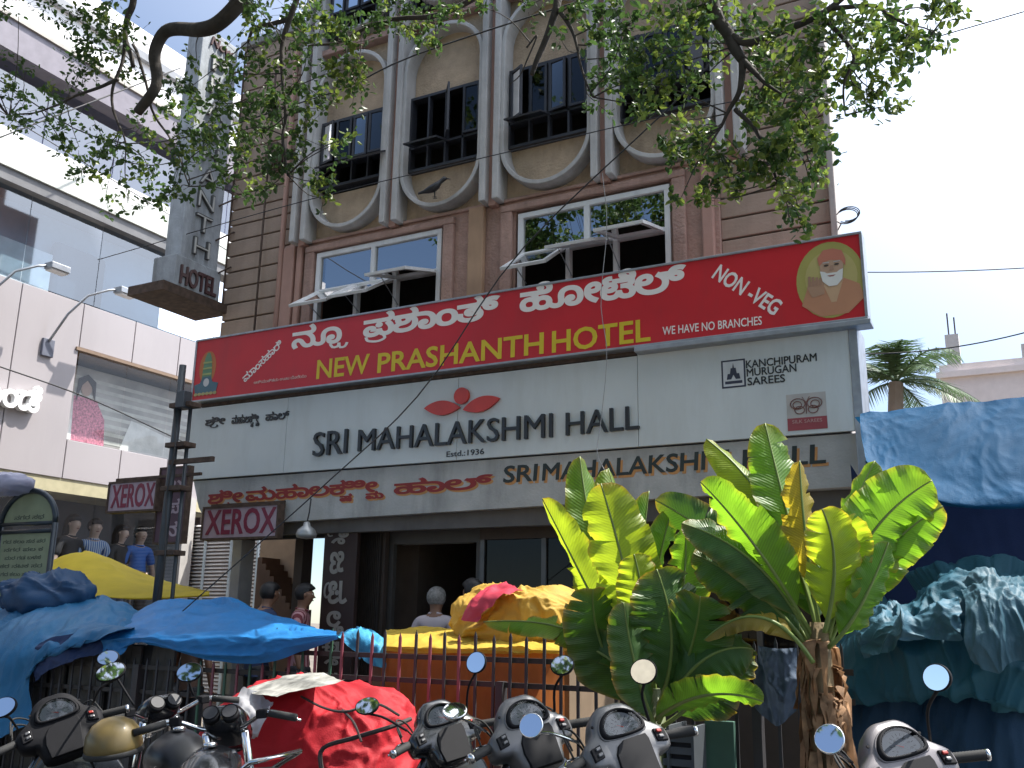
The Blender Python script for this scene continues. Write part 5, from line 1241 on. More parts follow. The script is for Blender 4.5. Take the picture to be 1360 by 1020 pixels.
for k in range(95):
    az = rnd.uniform(0, 6.28); z0 = rnd.uniform(.5, a.z+.08)**1.0; L = rnd.uniform(.18, .6); r0 = .045+.02*(1.2-z0)
    P = [Vector((a.x+math.cos(az)*r0, Y2_+math.sin(az)*r0, z0)), Vector((a.x+math.cos(az)*(r0+.06), Y2_+math.sin(az)*(r0+.06), z0-.05)), Vector((a.x+math.cos(az)*(r0+.05+rnd.uniform(-.02, .06)), Y2_+math.sin(az)*(r0+.05), z0-L))]
    C_ = catmull(P, 9); S = Vector((-math.sin(az), math.cos(az), 0)); mb = MB(); vs_ = []
    for i, p in enumerate(C_):
        w = .036*(1-.7*i/8)*rnd.uniform(.7, 1.3); tw = Matrix.Rotation(i*.25*rnd.uniform(-1, 1), 3, 'Z'); vs_ += [p-tw@S*w, p+tw@S*w]
    mb.add(vs_, [(2*i, 2*i+1, 2*i+3, 2*i+2) for i in range(8)]); mb.build('dry_sheath', drym, bp2, smooth=True)
# ------------------------------------------------------------------ people and mannequins
skin = M('brown_skin', (.22, .115, .07), .5, var=.06); hairm = M('black_hair', (.012, .011, .012), .55); greyhair = M('grey_hair', (.22, .21, .2), .7, var=.4, scale=40)
def skinmesh(name, verts, edges, radii, mat, parent, root=0, sub=2):
    me = bpy.data.meshes.new(name); me.from_pydata([tuple(v) for v in verts], edges, []); me.materials.append(mat)
    o = bpy.data.objects.new(name, me); COL.objects.link(o); o.parent = parent
    me.skin_vertices.new() if hasattr(me.skin_vertices, 'new') and not me.skin_vertices else None
    md = o.modifiers.new('skin', 'SKIN'); md.use_smooth_shade = True; md.use_x_symmetry = False
    if not me.skin_vertices:
        bpy.context.view_layer.objects.active = o
    sv = me.skin_vertices[0].data
    for i, r in enumerate(radii):
        sv[i].radius = r if isinstance(r, tuple) else (r, r); sv[i].use_root = (i == root)
    ms = o.modifiers.new('sub', 'SUBSURF'); ms.levels = sub; ms.render_levels = sub
    return o
def hand(parent, wrist, d, side, mat, s=1.):
    """palm and five bent fingers"""
    d = Vector(d).normalized(); x = Vector((0, 1, 0)); w = d.cross(x).normalized(); v = [Vector(wrist)]; e = []; r = [.024*s]
    v.append(v[0]+d*.05*s); e.append((0, 1)); r.append((.034*s, .016*s))
    for k, (off, L) in enumerate(((-.028, .062), (-.010, .074), (.010, .070), (.027, .055))):
        b = len(v); root = v[1]+x*off*s+d*.02*s; c = [root, root+d*L*.4*s, root+d*L*.75*s+w*.012*side*s, root+d*L*s+w*.028*side*s]
        v += c; e += [(1, b), (b, b+1), (b+1, b+2), (b+2, b+3)]; r += [.0095*s, .0088*s, .0082*s, .007*s]
    b = len(v); t0 = v[0]+d*.02*s-x*.028*s; v += [t0, t0+d*.03*s-x*.018*s, t0+d*.055*s-x*.018*s]; e += [(0, b), (b, b+1), (b+1, b+2)]; r += [.013*s, .011*s, .008*s]
    return skinmesh('hand', v, e, r, mat, parent)
def person(name, label, cat, loc, yaw, H, shirt, trousers, hair, skinm=None, longhair=False, arms='down', lean=0., sleeve=.6, group=None):
    t = thing(name, label, cat, loc, (0, 0, yaw), group); s = H/1.72; sk = skinm or skin
    V = lambda x, y, z: Vector((x*s, (y+lean*max(0, z-.95))*s, z*s))
    # body: pelvis root, spine, neck, head; +Y is forward
    el = {'down': [V(-.25, .0, 1.12), V(.25, .0, 1.12)], 'front': [V(-.27, .02, 1.13), V(.27, .02, 1.13)], 'hip': [V(-.34, -.02, 1.16), V(.25, .0, 1.12)]}[arms]
    wr = {'down': [V(-.26, .06, .88), V(.26, .06, .88)], 'front': [V(-.16, .26, 1.10), V(.16, .26, 1.10)], 'hip': [V(-.17, .10, 1.0), V(.26, .06, .88)]}[arms]
    v = [V(0, 0, .95), V(0, 0, 1.12), V(0, -.01, 1.30), V(0, -.01, 1.42), V(0, .0, 1.49), V(0, .02, 1.56), V(0, .03, 1.62), V(0, .025, 1.68),
         V(-.17, -.01, 1.40), el[0], wr[0], V(.17, -.01, 1.40), el[1], wr[1],
         V(-.09, 0, .88), V(-.10, .02, .50), V(-.10, -.01, .09), V(-.10, .13, .035), V(.09, 0, .88), V(.10, .02, .50), V(.10, -.01, .09), V(.10, .13, .035)]
    e = [(0, 1), (1, 2), (2, 3), (3, 4), (4, 5), (5, 6), (6, 7), (3, 8), (8, 9), (9, 10), (3, 11), (11, 12), (12, 13), (0, 14), (14, 15), (15, 16), (16, 17), (0, 18), (18, 19), (19, 20), (20, 21)]
    r = [(.13, .095), (.12, .085), (.135, .09), (.10, .07), .052, (.070, .082), (.088, .106), (.072, .086), .052, .040, .027, .052, .040, .027, .075, .055, .038, (.04, .025), .075, .055, .038, (.04, .025)]
    r = [tuple(q*s for q in x) if isinstance(x, tuple) else x*s for x in r]
    skinmesh('body', v, e, r, sk, t)
    for k in (0, 1):
        d = (wr[k]-el[k]).normalized(); hand(t, wr[k]+d*.01, d, 1 if k else -1, sk, s)
    # shirt
    sh = [V(0, 0, .93), V(0, 0, 1.12), V(0, -.01, 1.30), V(0, -.01, 1.415), V(-.17, -.01, 1.40), V(-.17, -.01, 1.40).lerp(el[0], sleeve), V(.17, -.01, 1.40), V(.17, -.01, 1.40).lerp(el[1], sleeve), V(0, 0, .84)]
    rr = [(.155, .115), (.145, .108), (.155, .11), (.115, .085), .068, .062, .068, .062, (.16, .12)]
    skinmesh('shirt', sh, [(0, 1), (1, 2), (2, 3), (3, 4), (4, 5), (3, 6), (6, 7), (0, 8)], [tuple(q*s for q in x) if isinstance(x, tuple) else x*s for x in rr], shirt, t)
    tr = [V(0, 0, .95), V(-.09, 0, .86), V(-.10, .02, .50), V(-.10, -.01, .12), V(.09, 0, .86), V(.10, .02, .50), V(.10, -.01, .12)]
    skinmesh('trousers', tr, [(0, 1), (1, 2), (2, 3), (0, 4), (4, 5), (5, 6)], [(.14*s, .10*s), .095*s, .075*s, .06*s, .095*s, .075*s, .06*s], trousers, t)
    # collar
    MB().tube([V(.065*math.cos(R_(a)), -.0+.07*math.sin(R_(a)), 1.475+.012*math.sin(R_(a+180))) for a in range(-60, 241, 20)], .012*s, 6).build('collar', shirt, t, smooth=True)
    # face
    hc_ = V(0, .03, 1.62)
    mb = MB(); mb.add([hc_+Vector(q)*s for q in [(-.014, .070, -.03), (.014, .070, -.03), (0, .108, -.026), (0, .078, .015)]], [(0, 1, 2), (0, 2, 3), (2, 1, 3), (1, 0, 3)]); mb.build('nose', sk, t, smooth=True)
    for sx in (-1, 1):
        MB().lathe([(0, .012), (.008, .008), (.012, 0), (0, -.004)], (0, 1, 0), hc_+Vector((sx*.03, .070, .012))*s, 10).build('eye', M('eye_white', (.6, .58, .55), .2), t, smooth=True)
        MB().lathe([(0, .018), (.02, .012), (.028, 0), (.02, -.01), (0, -.012)], (sx, 0, 0), hc_+Vector((sx*.076, .0, -.0))*s, 10).build('ear', sk, t, smooth=True)
    MB().tube([hc_+Vector((-.02, .070, -.052))*s, hc_+Vector((0, .080, -.053))*s, hc_+Vector((.02, .070, -.052))*s], .006*s, 6).build('mouth', M('lip', (.2, .07, .06), .5), t, smooth=True)
    # hair cap
    vs_ = []; fs_ = []; n1, n2 = 12, 24
    for j in range(n1+1):
        ph = math.pi*.5-(math.pi*.5+.75)*j/n1
        for i in range(n2):
            th = 2*math.pi*i/n2; d = Vector((math.cos(th)*math.cos(ph), math.sin(th)*math.cos(ph), math.sin(ph)))
            k = 1+.05*noise.noise(d*6)
            p = Vector((d.x*.100, d.y*.116-.008, d.z*.108+.025))*k
            if d.z < .35 and d.y > .1: p = Vector((d.x*.07, min(d.y*.06, .04), .035))
            if longhair and d.z < 0 and d.y < .2: p.z -= .22*(-d.z); p.y -= .02
            vs_.append(hc_+p*s)
    for j in range(n1):
        for i in range(n2): fs_.append((j*n2+i, j*n2+(i+1) % n2, (j+1)*n2+(i+1) % n2, (j+1)*n2+i))
    MB().add(vs_, fs_).build('hair', hair, t, smooth=True)
    if longhair: lump('hair', hc_+Vector((0, -.07, -.12))*s, (.19*s, .1*s, .34*s), hair, t, amp=.01, fr=9, n=14)
    # shoes
    for sx in (-1, 1): MB().loft([[V(sx*.10+.045*math.cos(a_)*w_, y_+.0, .035+.032*math.sin(a_)*w_) for a_ in [2*math.pi*q_/10 for q_ in range(10)]] for y_, w_ in ((-.06, .7), (0, 1), (.1, 1), (.17, .85), (.2, .4))]).build('shoe', black, t, smooth=True)
    return t
def stripes(name, c1, c2, sc):
    m = bpy.data.materials.new(name); m.use_nodes = True; nt = m.node_tree; p = nt.nodes['Principled BSDF']; p.inputs['Roughness'].default_value = .8
    tc = nt.nodes.new('ShaderNodeTexCoord'); w = nt.nodes.new('ShaderNodeTexWave'); w.bands_direction = 'X'; w.inputs['Scale'].default_value = sc; w.inputs['Distortion'].default_value = .6
    nt.links.new(tc.outputs['Object'], w.inputs[0]); r = nt.nodes.new('ShaderNodeValToRGB'); r.color_ramp.interpolation = 'CONSTANT'
    r.color_ramp.elements[0].color = (*c1, 1); r.color_ramp.elements[1].color = (*c2, 1); r.color_ramp.elements[1].position = .5
    nt.links.new(w.outputs[0], r.inputs[0]); nt.links.new(r.outputs[0], p.inputs[0]); MATS[name] = m; return m
tro = M('dark_trousers', (.03, .03, .035), .8); jeans = M('blue_jeans', (.06, .09, .16), .8)
pA = at(577, 783, Y=8.2); H_ = lambda z: (z-.14)/1.0
person('person', 'grey haired man in a pale lilac shirt seen from behind at the dark doorway', 'person', (pA.x+.02, 8.2, .14), R_(15), pA.z-.14+.0, M('pale_lilac_shirt', (.50, .44, .46), .8, var=.06), tro, greyhair)
pB = at(428, 772, Y=8.15)
person('person', 'person in a maroon and pink striped top under the canopy beside the vertical board', 'person', (pB.x-.12, 8.0, .14), R_(-60), 1.70, stripes('maroon_stripes', (.16, .03, .04), (.45, .24, .26), 6), tro, hairm, sleeve=1.0)
pC = at(366, 768, Y=8.0)
person('person', 'dark haired person in a navy shirt standing behind the blue tarpaulin', 'person', (pC.x, 7.8, .14), R_(-20), pC.z-.14-.07, M('navy_shirt', (.02, .035, .09), .8), tro, hairm, lean=.12)
pD = at(630, 762, Y=7.7)
person('person', 'person with dark hair in a white shirt leaning near the yellow bundle', 'person', (pD.x+.05, 7.7, .14), R_(70), 1.72, M('white_shirt', (.55, .54, .54), .8), tro, hairm, lean=.1)
pE = at(232, 797, Y=7.0)
person('person', 'person seen only as a dark head above the blue tarpaulin right of the pole', 'person', (pE.x, 7.3, .0), R_(0), 1.60, M('brown_shirt', (.12, .07, .05), .8), tro, hairm)
# mannequins
msk = M('mannequin_skin', (.50, .36, .28), .4)
wigm = hairm
for k, (px, py, sh, tr_, lab, lh, arm) in enumerate((
    (97, 692, M('black_top', (.02, .02, .022), .7), M('white_denim', (.5, .5, .52), .7), 'mannequin in a black top with one hand at the hip, leftmost in the mall window', True, 'hip'),
    (127, 697, stripes('blue_stripes', (.05, .16, .42), (.5, .58, .66), 9), jeans, 'mannequin in a blue and white striped shirt in the mall window', False, 'down'),
    (161, 705, M('black_top', (.02, .02, .022), .7), jeans, 'long haired mannequin in a black top and jeans in the mall window', True, 'front'),
    (187, 707, M('bright_blue_shirt', (.04, .15, .50), .7), M('charcoal_trousers', (.05, .045, .05), .8), 'mannequin in a plain blue shirt, rightmost in the mall window', False, 'down'))):
    q = at(px, py-6, X=XL-.42)
    person('mannequin', lab, 'mannequin', (XL-.42, q.y, .9), R_(-90+(10, -15, 20, -10)[k]), q.z-.9, sh, tr_, wigm, msk, longhair=lh, arms=arm, sleeve=.75, group='mannequins in the mall window')

# crow on the oval ledge
cq_ = at(585, 255, Y=8.5)
cw = thing('crow', 'small dark crow perched inside the second oval', 'bird', (cq_.x-.08, 8.50, 6.205), (0, 0, R_(25)))
cm_ = M('crow_feather', (.02, .02, .022), .4)
MB().loft([[Vector((x + 0, r*math.cos(a_), z+r*math.sin(a_))) for a_ in [2*math.pi*i/12 for i in range(12)]] for x, z, r in ((-.19, .055, .012), (-.13, .075, .02), (-.07, .10, .042), (0, .13, .055), (.05, .17, .046), (.075, .21, .032), (.10, .235, .033), (.125, .24, .02), (.135, .24, .01))]).build('body', cm_, cw, smooth=True)
MB().loft([[Vector((x, .008*math.cos(a_), .238+.008*math.sin(a_))) for a_ in [2*math.pi*i/8 for i in range(8)]] if x < .17 else [Vector((x, .002*math.cos(a_), .234+.002*math.sin(a_))) for a_ in [2*math.pi*i/8 for i in range(8)]] for x in (.13, .15, .18)]).build('beak', black, cw, smooth=True)
for s in (-1, 1): MB().tube([(0, s*.02, .085), (.005, s*.02, .0)], .005, 5).tube([(-.02, s*.02, .003), (.03, s*.02, .003)], .004, 4).build('leg', black, cw)

# ------------------------------------------------------------------ scooters
pblack = M('glossy_black_paint', (.012, .013, .016), .22, coat=.7, var=.1); silver = M('silver_plastic', (.12, .12, .125), .36, .35, var=.05, bump=.0, stain=.12, tint=(.2, .19, .18))
dplast = M('matt_black_plastic', (.010, .010, .012), .65, spec=.15); chrome = M('chrome', (.75, .75, .76), .12, 1., var=.02); rubber = M('rubber', (.02, .02, .02), .8)
mirm = M('mirror_glass', (.92, .93, .95), .02, 1., var=0); seatm = M('seat_vinyl', (.025, .024, .026), .5, bump=.001, bscale=200)
gface = M('gauge_face', (.17, .175, .19), .5); clearp = glass('clear_cover', (.85, .87, .88), 1.35, .03, .04)
def rrect(w, h, r, n=5):
    out = []
    for cx_, cy_, a0 in ((w/2-r, h/2-r, 0), (-w/2+r, h/2-r, 90), (-w/2+r, -h/2+r, 180), (w/2-r, -h/2+r, 270)):
        for i in range(n+1): a = R_(a0+90*i/n); out.append((cx_+r*math.cos(a), cy_+r*math.sin(a)))
    return out
def mirror(parent, base, head, r, nrm, back, round_=True, squash=.8):
    """stalk + round head; nrm is where the glass looks"""
    base, head, nrm = Vector(base), Vector(head), Vector(nrm).normalized()
    m_ = MB().tube(catmull([base, base.lerp(head, .5)+Vector((0, .03, .0)), head-Vector((0, 0, r*.6))], 8), .006, 6).build('mirror', back, parent, smooth=True)
    a = nrm.orthogonal().normalized(); zz = Vector((0, 0, 1)); b = (zz-nrm*zz.dot(nrm)).normalized(); a = b.cross(nrm)
    rings = []
    for h, k in ((-.028, .35), (-.024, .7), (-.012, .95), (0, 1.04), (.006, 1.04), (.007, .97)):
        rings.append([head + nrm*h + (a*math.cos(t)*(1.0) + b*math.sin(t)*squash)*r*k for t in [2*math.pi*i/24 for i in range(24)]])
    MB().loft(rings).build('mirror_shell', back, m_, smooth=True)
    MB().add([head+nrm*.0085+(a*math.cos(t)+b*math.sin(t)*squash)*r*.95 for t in [2*math.pi*i/28 for i in range(28)]], [tuple(range(28))]).build('mirror_glass', mirm, m_)
    return m_
def wheel(parent, c, R, w, rimm):
    wh = MB().lathe([(R*.55, -w/2), (R*.9, -w/2), (R, -w*.25), (R, w*.25), (R*.9, w/2), (R*.55, w/2)], (1, 0, 0), c, 28).build('wheel', rubber, parent, smooth=True)
    MB().lathe([(.03, -w*.45), (R*.5, -w*.2), (R*.57, -w*.42), (R*.57, w*.42), (R*.5, w*.2), (.03, w*.45)], (1, 0, 0), c, 20).build('rim', rimm, wh, smooth=True)
    return wh
def scooter(label, loc, yaw, lean, body, head, group='scooters parked along the railing', gl=True, steer=0., mir=None, extra=None):
    """forward is +Y, rider's right +X, wheels on z=0"""
    t = thing('scooter', label, 'scooter', loc, (0, 0, 0), group)
    t.rotation_euler = (Matrix.Rotation(yaw, 3, 'Z') @ Matrix.Rotation(lean, 3, 'Y')).to_euler()
    wheel(t, (0, .66, .23), .23, .10, silver); wheel(t, (0, -.60, .23), .23, .11, silver)
    # front mudguard and fork
    ring = []
    for a in range(20, 171, 15): ring.append([Vector((x, .66+(.27-abs(x)*.5)*math.cos(R_(a)), .25+(.27-abs(x)*.5)*math.sin(R_(a)))) for x in (-.085, -.06, -.02, .02, .06, .085)])
    MB().add([v for r in ring for v in r], [(i*6+k, i*6+k+1, (i+1)*6+k+1, (i+1)*6+k) for i in range(len(ring)-1) for k in range(5)]).build('front_mudguard', body, t, smooth=True, solid=.006)
    MB().tube([(0, .44, .85), (0, .55, .50), (.07, .63, .25)], .022, 8).tube([(0, .55, .5), (-.07, .63, .25)], .02, 8).build('fork', dplast, t, smooth=True)
    # front apron / leg shield: lofted horizontal sections
    rings = []
    for z, hw, yf, yb in ((.30, .10, .50, .42), (.38, .17, .50, .40), (.52, .235, .53, .40), (.68, .25, .55, .42), (.82, .20, .54, .43), (.92, .11, .50, .43), (.955, .06, .48, .44)):
        r = []
        for i in range(20):
            a = 2*math.pi*i/20; x = hw*math.cos(a); y = math.sin(a)
            r.append(Vector((x, (yb + (yf-yb)*(1-(abs(x)/hw)**2*.7) if y > 0 else yb-.015*(1-(x/hw)**2)), z)))
        rings.append(r)
    MB().loft(rings).build('front_apron', body, t, smooth=True)
    MB().box(-.12, .12, .385, .405, .40, .72).build('inner_panel', dplast, t, bevel=.02)
    MB().box(-.04, .04, .375, .386, .74, .80).build('key_panel', silver, t, bevel=.008)
    MB().box(-.17, .17, -.12, .42, .26, .32).build('floorboard', dplast, t, bevel=.02)
    # rear body and seat
    rings = []
    for y, hw, z0, z1 in ((-.02, .10, .32, .62), (-.14, .16, .30, .69), (-.35, .19, .32, .72), (-.60, .185, .40, .74), (-.82, .13, .52, .75), (-.93, .06, .60, .74)):
        zc = (z0+z1)/2; hh = (z1-z0)/2
        rings.append([Vector((hw*abs(math.cos(a))**.7*math.copysign(1, math.cos(a)), y, zc+hh*abs(math.sin(a))**.7*math.copysign(1, math.sin(a)))) for a in [2*math.pi*i/20 for i in range(20)]])
    MB().loft(rings).build('body', body, t, smooth=True)
    rings = []
    for y, hw, z0, z1 in ((.0, .06, .66, .70), (-.08, .12, .66, .765), (-.28, .15, .69, .80), (-.45, .15, .71, .80), (-.62, .13, .73, .84), (-.80, .09, .75, .83), (-.86, .04, .76, .80)):
        zc = (z0+z1)/2; hh = (z1-z0)/2
        rings.append([Vector((hw*abs(math.cos(a))**.6*math.copysign(1, math.cos(a)), y, zc+hh*abs(math.sin(a))**.7*math.copysign(1, math.sin(a)))) for a in [2*math.pi*i/20 for i in range(20)]])
    MB().loft(rings).build('seat', seatm, t, smooth=True)
    MB().tube([(-.12, -.66, .76), (-.13, -.90, .84), (0, -.97, .86), (.13, -.90, .84), (.12, -.66, .76)], .014, 8).build('grab_rail', chrome if gl else dplast, t, smooth=True)
    MB().box(-.09, .09, -.965, -.92, .60, .67).build('tail_light', M('red_lens', (.4, .01, .01), .2), t, bevel=.012)
    MB().tube([(.14, -.2, .2), (.17, -.5, .24), (.18, -.85, .32)], [.03, .045, .05], 10).build('exhaust', dplast, t, smooth=True)
    MB().tube([(-.1, -.1, .28), (-.22, -.02, .0)], .012, 6).build('side_stand', steel, t)
    # ---- handlebar head: tilted shell facing the rider
    Rt = Matrix.Rotation(steer, 3, 'Z') @ Matrix.Rotation(R_(-33), 3, 'X')      # dash plane leans away from the rider
    O = Vector((0, .44, 1.03))
    T = lambda x, y, z: O + Rt @ Vector((x, y, z))
    outl = [(0, .128), (.03, .128), (.055, .122), (.085, .100), (.108, .065), (.122, .03), (.150, .008), (.182, -.018), (.192, -.05), (.182, -.092), (.145, -.105), (.115, -.11), (.102, -.15), (.085, -.19), (.0, -.20)]
    outl = outl + [(-x, z) for x, z in outl[-2:0:-1]]
    P2 = [Vector((x, 0, z)) for x, z in outl]; P2 = catmull(P2+[P2[0]], 64)[:-1]; outl = [(p.x, p.z) for p in P2]
    cz = -.01
    rings = [[T(x*s, y, cz+(z-cz)*s) for x, z in outl] for s, y in ((.25, .135), (.6, .125), (.86, .09), (.97, .045), (1.0, .0), (.985, -.02), (.95, -.032), (.86, -.040), (.6, -.044), (.3, -.046))]
    hd = MB().loft(rings).build('handlebar_head', head, t, smooth=True)
    # dark lower insert with silver face rim
    def plate(name, pts, y0, y1, mat, par, sm=False): 
        m_ = MB(); n = len(pts); m_.add([T(x, y0, z) for x, z in pts]+[T(x, y1, z) for x, z in pts], [tuple(range(n)), tuple(reversed(range(n, 2*n)))]+[(i, i+n, (i+1) % n+n, (i+1) % n) for i in range(n)])
        return m_.build(name, mat, par, bevel=.003)
    gauge = [(-.086, .008), (-.084, .030), (-.066, .060), (-.036, .080), (0, .087), (.036, .080), (.066, .060), (.084, .030), (.086, .008), (.074, -.006), (.03, -.012), (-.03, -.012), (-.074, -.006)]
    gs = catmull([Vector((x, 0, z)) for x, z in gauge+[gauge[0]]], 40)[:-1]; gauge = [(p.x, p.z) for p in gs]; gc = .036
    sc_ = lambda s: [(x*s, gc+(z-gc)*s) for x, z in gauge]
    bz = MB(); rr_ = [[T(x, y, z) for x, z in sc_(s)] for s, y in ((1.12, -.036), (1.10, -.058), (1.0, -.064), (.93, -.060), (.88, -.046))]
    bez = bz.loft(rr_, False).build('gauge_bezel', dplast, t, smooth=True)
    MB().loft([[T(x, y, z) for x, z in sc_(s)] for s, y in ((1.22, -.030), (1.20, -.047), (1.15, -.050), (1.12, -.045))], False).build('dash_rim', head, t, smooth=True)
    plate('gauge_well', sc_(.93), -.041, -.0465, dplast, t)
    g = plate('gauge_face', sc_(.84), -.047, -.0475, gface, t)
    mk = MB()
    for i in range(13):
        a = R_(205-19*i); c_, s_ = math.cos(a), math.sin(a); r0, r1 = .040, .050
        tx, tz = -s_*.0012, c_*.0012
        mk.add([T(c_*r0-tx+.006, -.0482, gc-.018+s_*r0-tz), T(c_*r0+tx+.006, -.0482, gc-.018+s_*r0+tz), T(c_*r1+tx+.006, -.0482, gc-.018+s_*r1+tz), T(c_*r1-tx+.006, -.0482, gc-.018+s_*r1-tz)], [(0, 1, 2, 3)])
    mk.build('dial_mark', black, g)
    for i in range(7):
        a = R_(200-36*i); letters('numeral', str(20*i), T(.006+.032*math.cos(a), -.0482, gc-.020+.032*math.sin(a)), Rt @ Vector((1, 0, 0)), Rt @ Vector((0, 0, 1)), height=.0065, depth=.0003, mat=black, parent=g, center=True)
    nd = MB(); nd.add([T(.006, -.050, gc-.021), T(.009, -.050, gc-.017), T(-.022, -.050, gc-.004), T(.003, -.050, gc-.014)], [(0, 1, 2), (0, 2, 3)]); nd.build('needle', M('red_needle', (.6, .03, .02), .4), g)
    MB().add([T(x, -.059, z) for x, z in sc_(.97)], [tuple(range(len(gauge)))]).build('gauge_cover', clearp, t)
    # lower centre recess and switch pods
    plate('lower_insert', [(-.02, -.030), (.08, -.028), (.086, -.05), (.078, -.12), (.07, -.19), (-.07, -.19), (-.078, -.12), (-.07, -.075), (-.05, -.045)], -.030, -.054, dplast, t)
    for sx in (-1, 1):
        plate('switch_pod', [(sx*.120, -.02), (sx*.165, -.03), (sx*.165, -.078), (sx*.120, -.07)][::(1 if sx > 0 else -1)], -.03, -.052, dplast, t)
        for q_ in range(2): plate('switch', [(sx*.128, -.028-.022*q_), (sx*.148, -.032-.022*q_), (sx*.148, -.044-.022*q_), (sx*.128, -.04-.022*q_)][::(1 if sx > 0 else -1)], -.05, -.060, silver if q_ else M('red_switch', (.35, .03, .02), .4) if sx > 0 else silver, t)
        # grips, bar ends, levers
        g0, g1 = Vector((sx*.175, .42, .995)), Vector((sx*.292, .365, .99))
        Rs = Matrix.Rotation(steer, 3, 'Z'); pv = Vector((0, .44, 0)); G = lambda p: pv + Rs @ (p-pv)
        gd = (g1-g0).normalized()
        rib = []
        for i in range(25): rib.append(.0175+(.0015 if i % 2 else 0))
        MB().tube([G(g0.lerp(g1, i/24)) for i in range(25)], rib, 12).build('grip', rubber, t, smooth=True)
        MB().tube([G(g1), G(g1+gd*.012)], .02, 12).build('bar_end', chrome, t, smooth=True)
        MB().tube(catmull([G(g0+Vector((-sx*.03, .03, .0))), G(g0+Vector((sx*.03, .075, -.005))), G(g1+Vector((-sx*.02, .055, -.01))), G(g1+Vector((sx*.01, .05, -.012)))], 12), .006, 6).build('brake_lever', chrome, t, smooth=True)
        mp_ = (mir or {}).get(sx)
        if mp_: mirror(t, G(Vector((sx*.165, .47, 1.05))), mp_[0], mp_[1], mp_[2], dplast if not mp_[3] else chrome, squash=mp_[4] if len(mp_) > 4 else .85)
    # control cables looping from the levers round the front, screws on the shell
    Rs = Matrix.Rotation(steer, 3, 'Z')
    for sx, dz_ in ((-1, .0), (1, .0), (-1, .03), (1, -.03)):
        MB().tube(catmull([Vector((sx*.20, .46, 1.0+dz_)), Vector((sx*.17, .56, 1.06+dz_)), Vector((sx*.08, .62, 1.0+dz_)), Vector((sx*.03, .58, .86))], 14), .0045, 6).build('cable', rubber, t, smooth=True)
    for x, z in ((-.108, .055), (.108, .055), (0, .112)):
        MB().lathe([(0, .0), (.005, .0), (.006, .004), (0, .004)], Rt @ Vector((0, 1, 0)), T(x, -.034, z), 10).build('screw', dplast, t)
    MB().lathe([(0, -.012), (.012, -.010), (.013, .0), (0, .0)], (0, 1, 0), (.0, .375, .77), 14).build('ignition_lock', chrome, t, smooth=True)
    MB().tube(catmull([(-.20, .50, .70), (-.27, .52, .62), (-.28, .50, .48), (-.20, .46, .36)], 14), .011, 8).build('guard_bar', chrome, t, smooth=True)
    MB().tube(catmull([(.20, .50, .70), (.27, .52, .62), (.28, .50, .48), (.20, .46, .36)], 14), .011, 8).build('guard_bar', chrome, t, smooth=True)
    # headlight on the far side, turn lamps
    MB().loft([[T(x*s*.75, y, .02+z*s*.6) for x, z in rrect(.2, .14, .05)] for s, y in ((1.05, .10), (1, .14), (.85, .155), (.4, .165))]).build('headlight', clearp, t, smooth=True)
    if extra: extra(t)
    return t
# bike positions: dash centre in the photo -> foot point
def dash_loc(px, py, Y, yaw, lean):
    q = at(px, py, Y=Y); Rm = Matrix.Rotation(yaw, 3, 'Z') @ Matrix.Rotation(lean, 3, 'Y'); o = Rm @ Vector((0, .44, 1.04))
    return Vector((q.x-o.x, q.y-o.y, q.z-o.z))
def camdir(t_mirror, up_=0.): return up_
yaw0, lean0 = R_(52), R_(-11)
def nrm_local(px, py, Y, yaw, lean, tx, ty, tz):
    """glass normal halfway between eye and a world direction, in bike space"""
    p = at(px, py, Y=Y); n = ((CAM-p).normalized()+Vector((tx, ty, tz)).normalized()).normalized()
    Rm = (Matrix.Rotation(yaw, 3, 'Z') @ Matrix.Rotation(lean, 3, 'Y')); return Rm.inverted() @ n
def loc_local(px, py, Y, L, yaw, lean):
    Rm = (Matrix.Rotation(yaw, 3, 'Z') @ Matrix.Rotation(lean, 3, 'Y')); return Rm.inverted() @ (at(px, py, Y=Y)-L)
def make_scooter(label, c, Y, yaw, lean, body, head, ml, mr_, **k):
    L = dash_loc(*c, Y, yaw, lean); mir = {}
    for sx, mm in ((-1, ml), (1, mr_)):
        if mm:
            px, py, Ym, rpx, look, chromeb, sq_ = mm
            mir[sx] = (loc_local(px, py, Ym, L, yaw, lean), rpx/FOC*(at(px, py, Y=Ym)-CAM).length, nrm_local(px, py, Ym, yaw, lean, *look), chromeb, sq_)
    print('scooter z', round(L.z, 3), label[:30])
    qz = at(*c, Y=Y).z; s = qz/(qz-L.z); q3 = at(*c, Y=Y)
    L2 = Vector((q3.x-(q3.x-L.x)*s, q3.y-(q3.y-L.y)*s, 0)); mir = {}
    for sx, mm in ((-1, ml), (1, mr_)):
        if mm:
            px, py, Ym, rpx, look, chromeb, sq_ = mm
            mir[sx] = (loc_local(px, py, Ym, L2, yaw, lean)/s, rpx/FOC*(at(px, py, Y=Ym)-CAM).length/s, nrm_local(px, py, Ym, yaw, lean, *look), chromeb, sq_)
    L = L2
    o = scooter(label, L, yaw, lean, body, head, mir=mir, **k)
    o.scale = (s, s, s)
    return o
SKY_B = (.1, -.75, .75)
make_scooter('scooter with a silver dash and black body, middle one of the group of three', (697, 962), 3.9, R_(56), R_(-12), pblack, silver, (604, 945, 3.50, 15, (-.3, .3, 1.2), True, 1.0), (747, 884, 3.95, 15, (-.2, -.8, .9), False, .85), gl=True)
make_scooter('scooter with a silver dash, rightmost of the group of three before the left banana plant', (822, 976), 3.8, R_(54), R_(-12), pblack, silver, (706, 964, 3.38, 15, (-.2, -.6, .35), True, 1.0), (855, 892, 3.8, 17, (-.25, -1.0, .28), False, .9), gl=True)
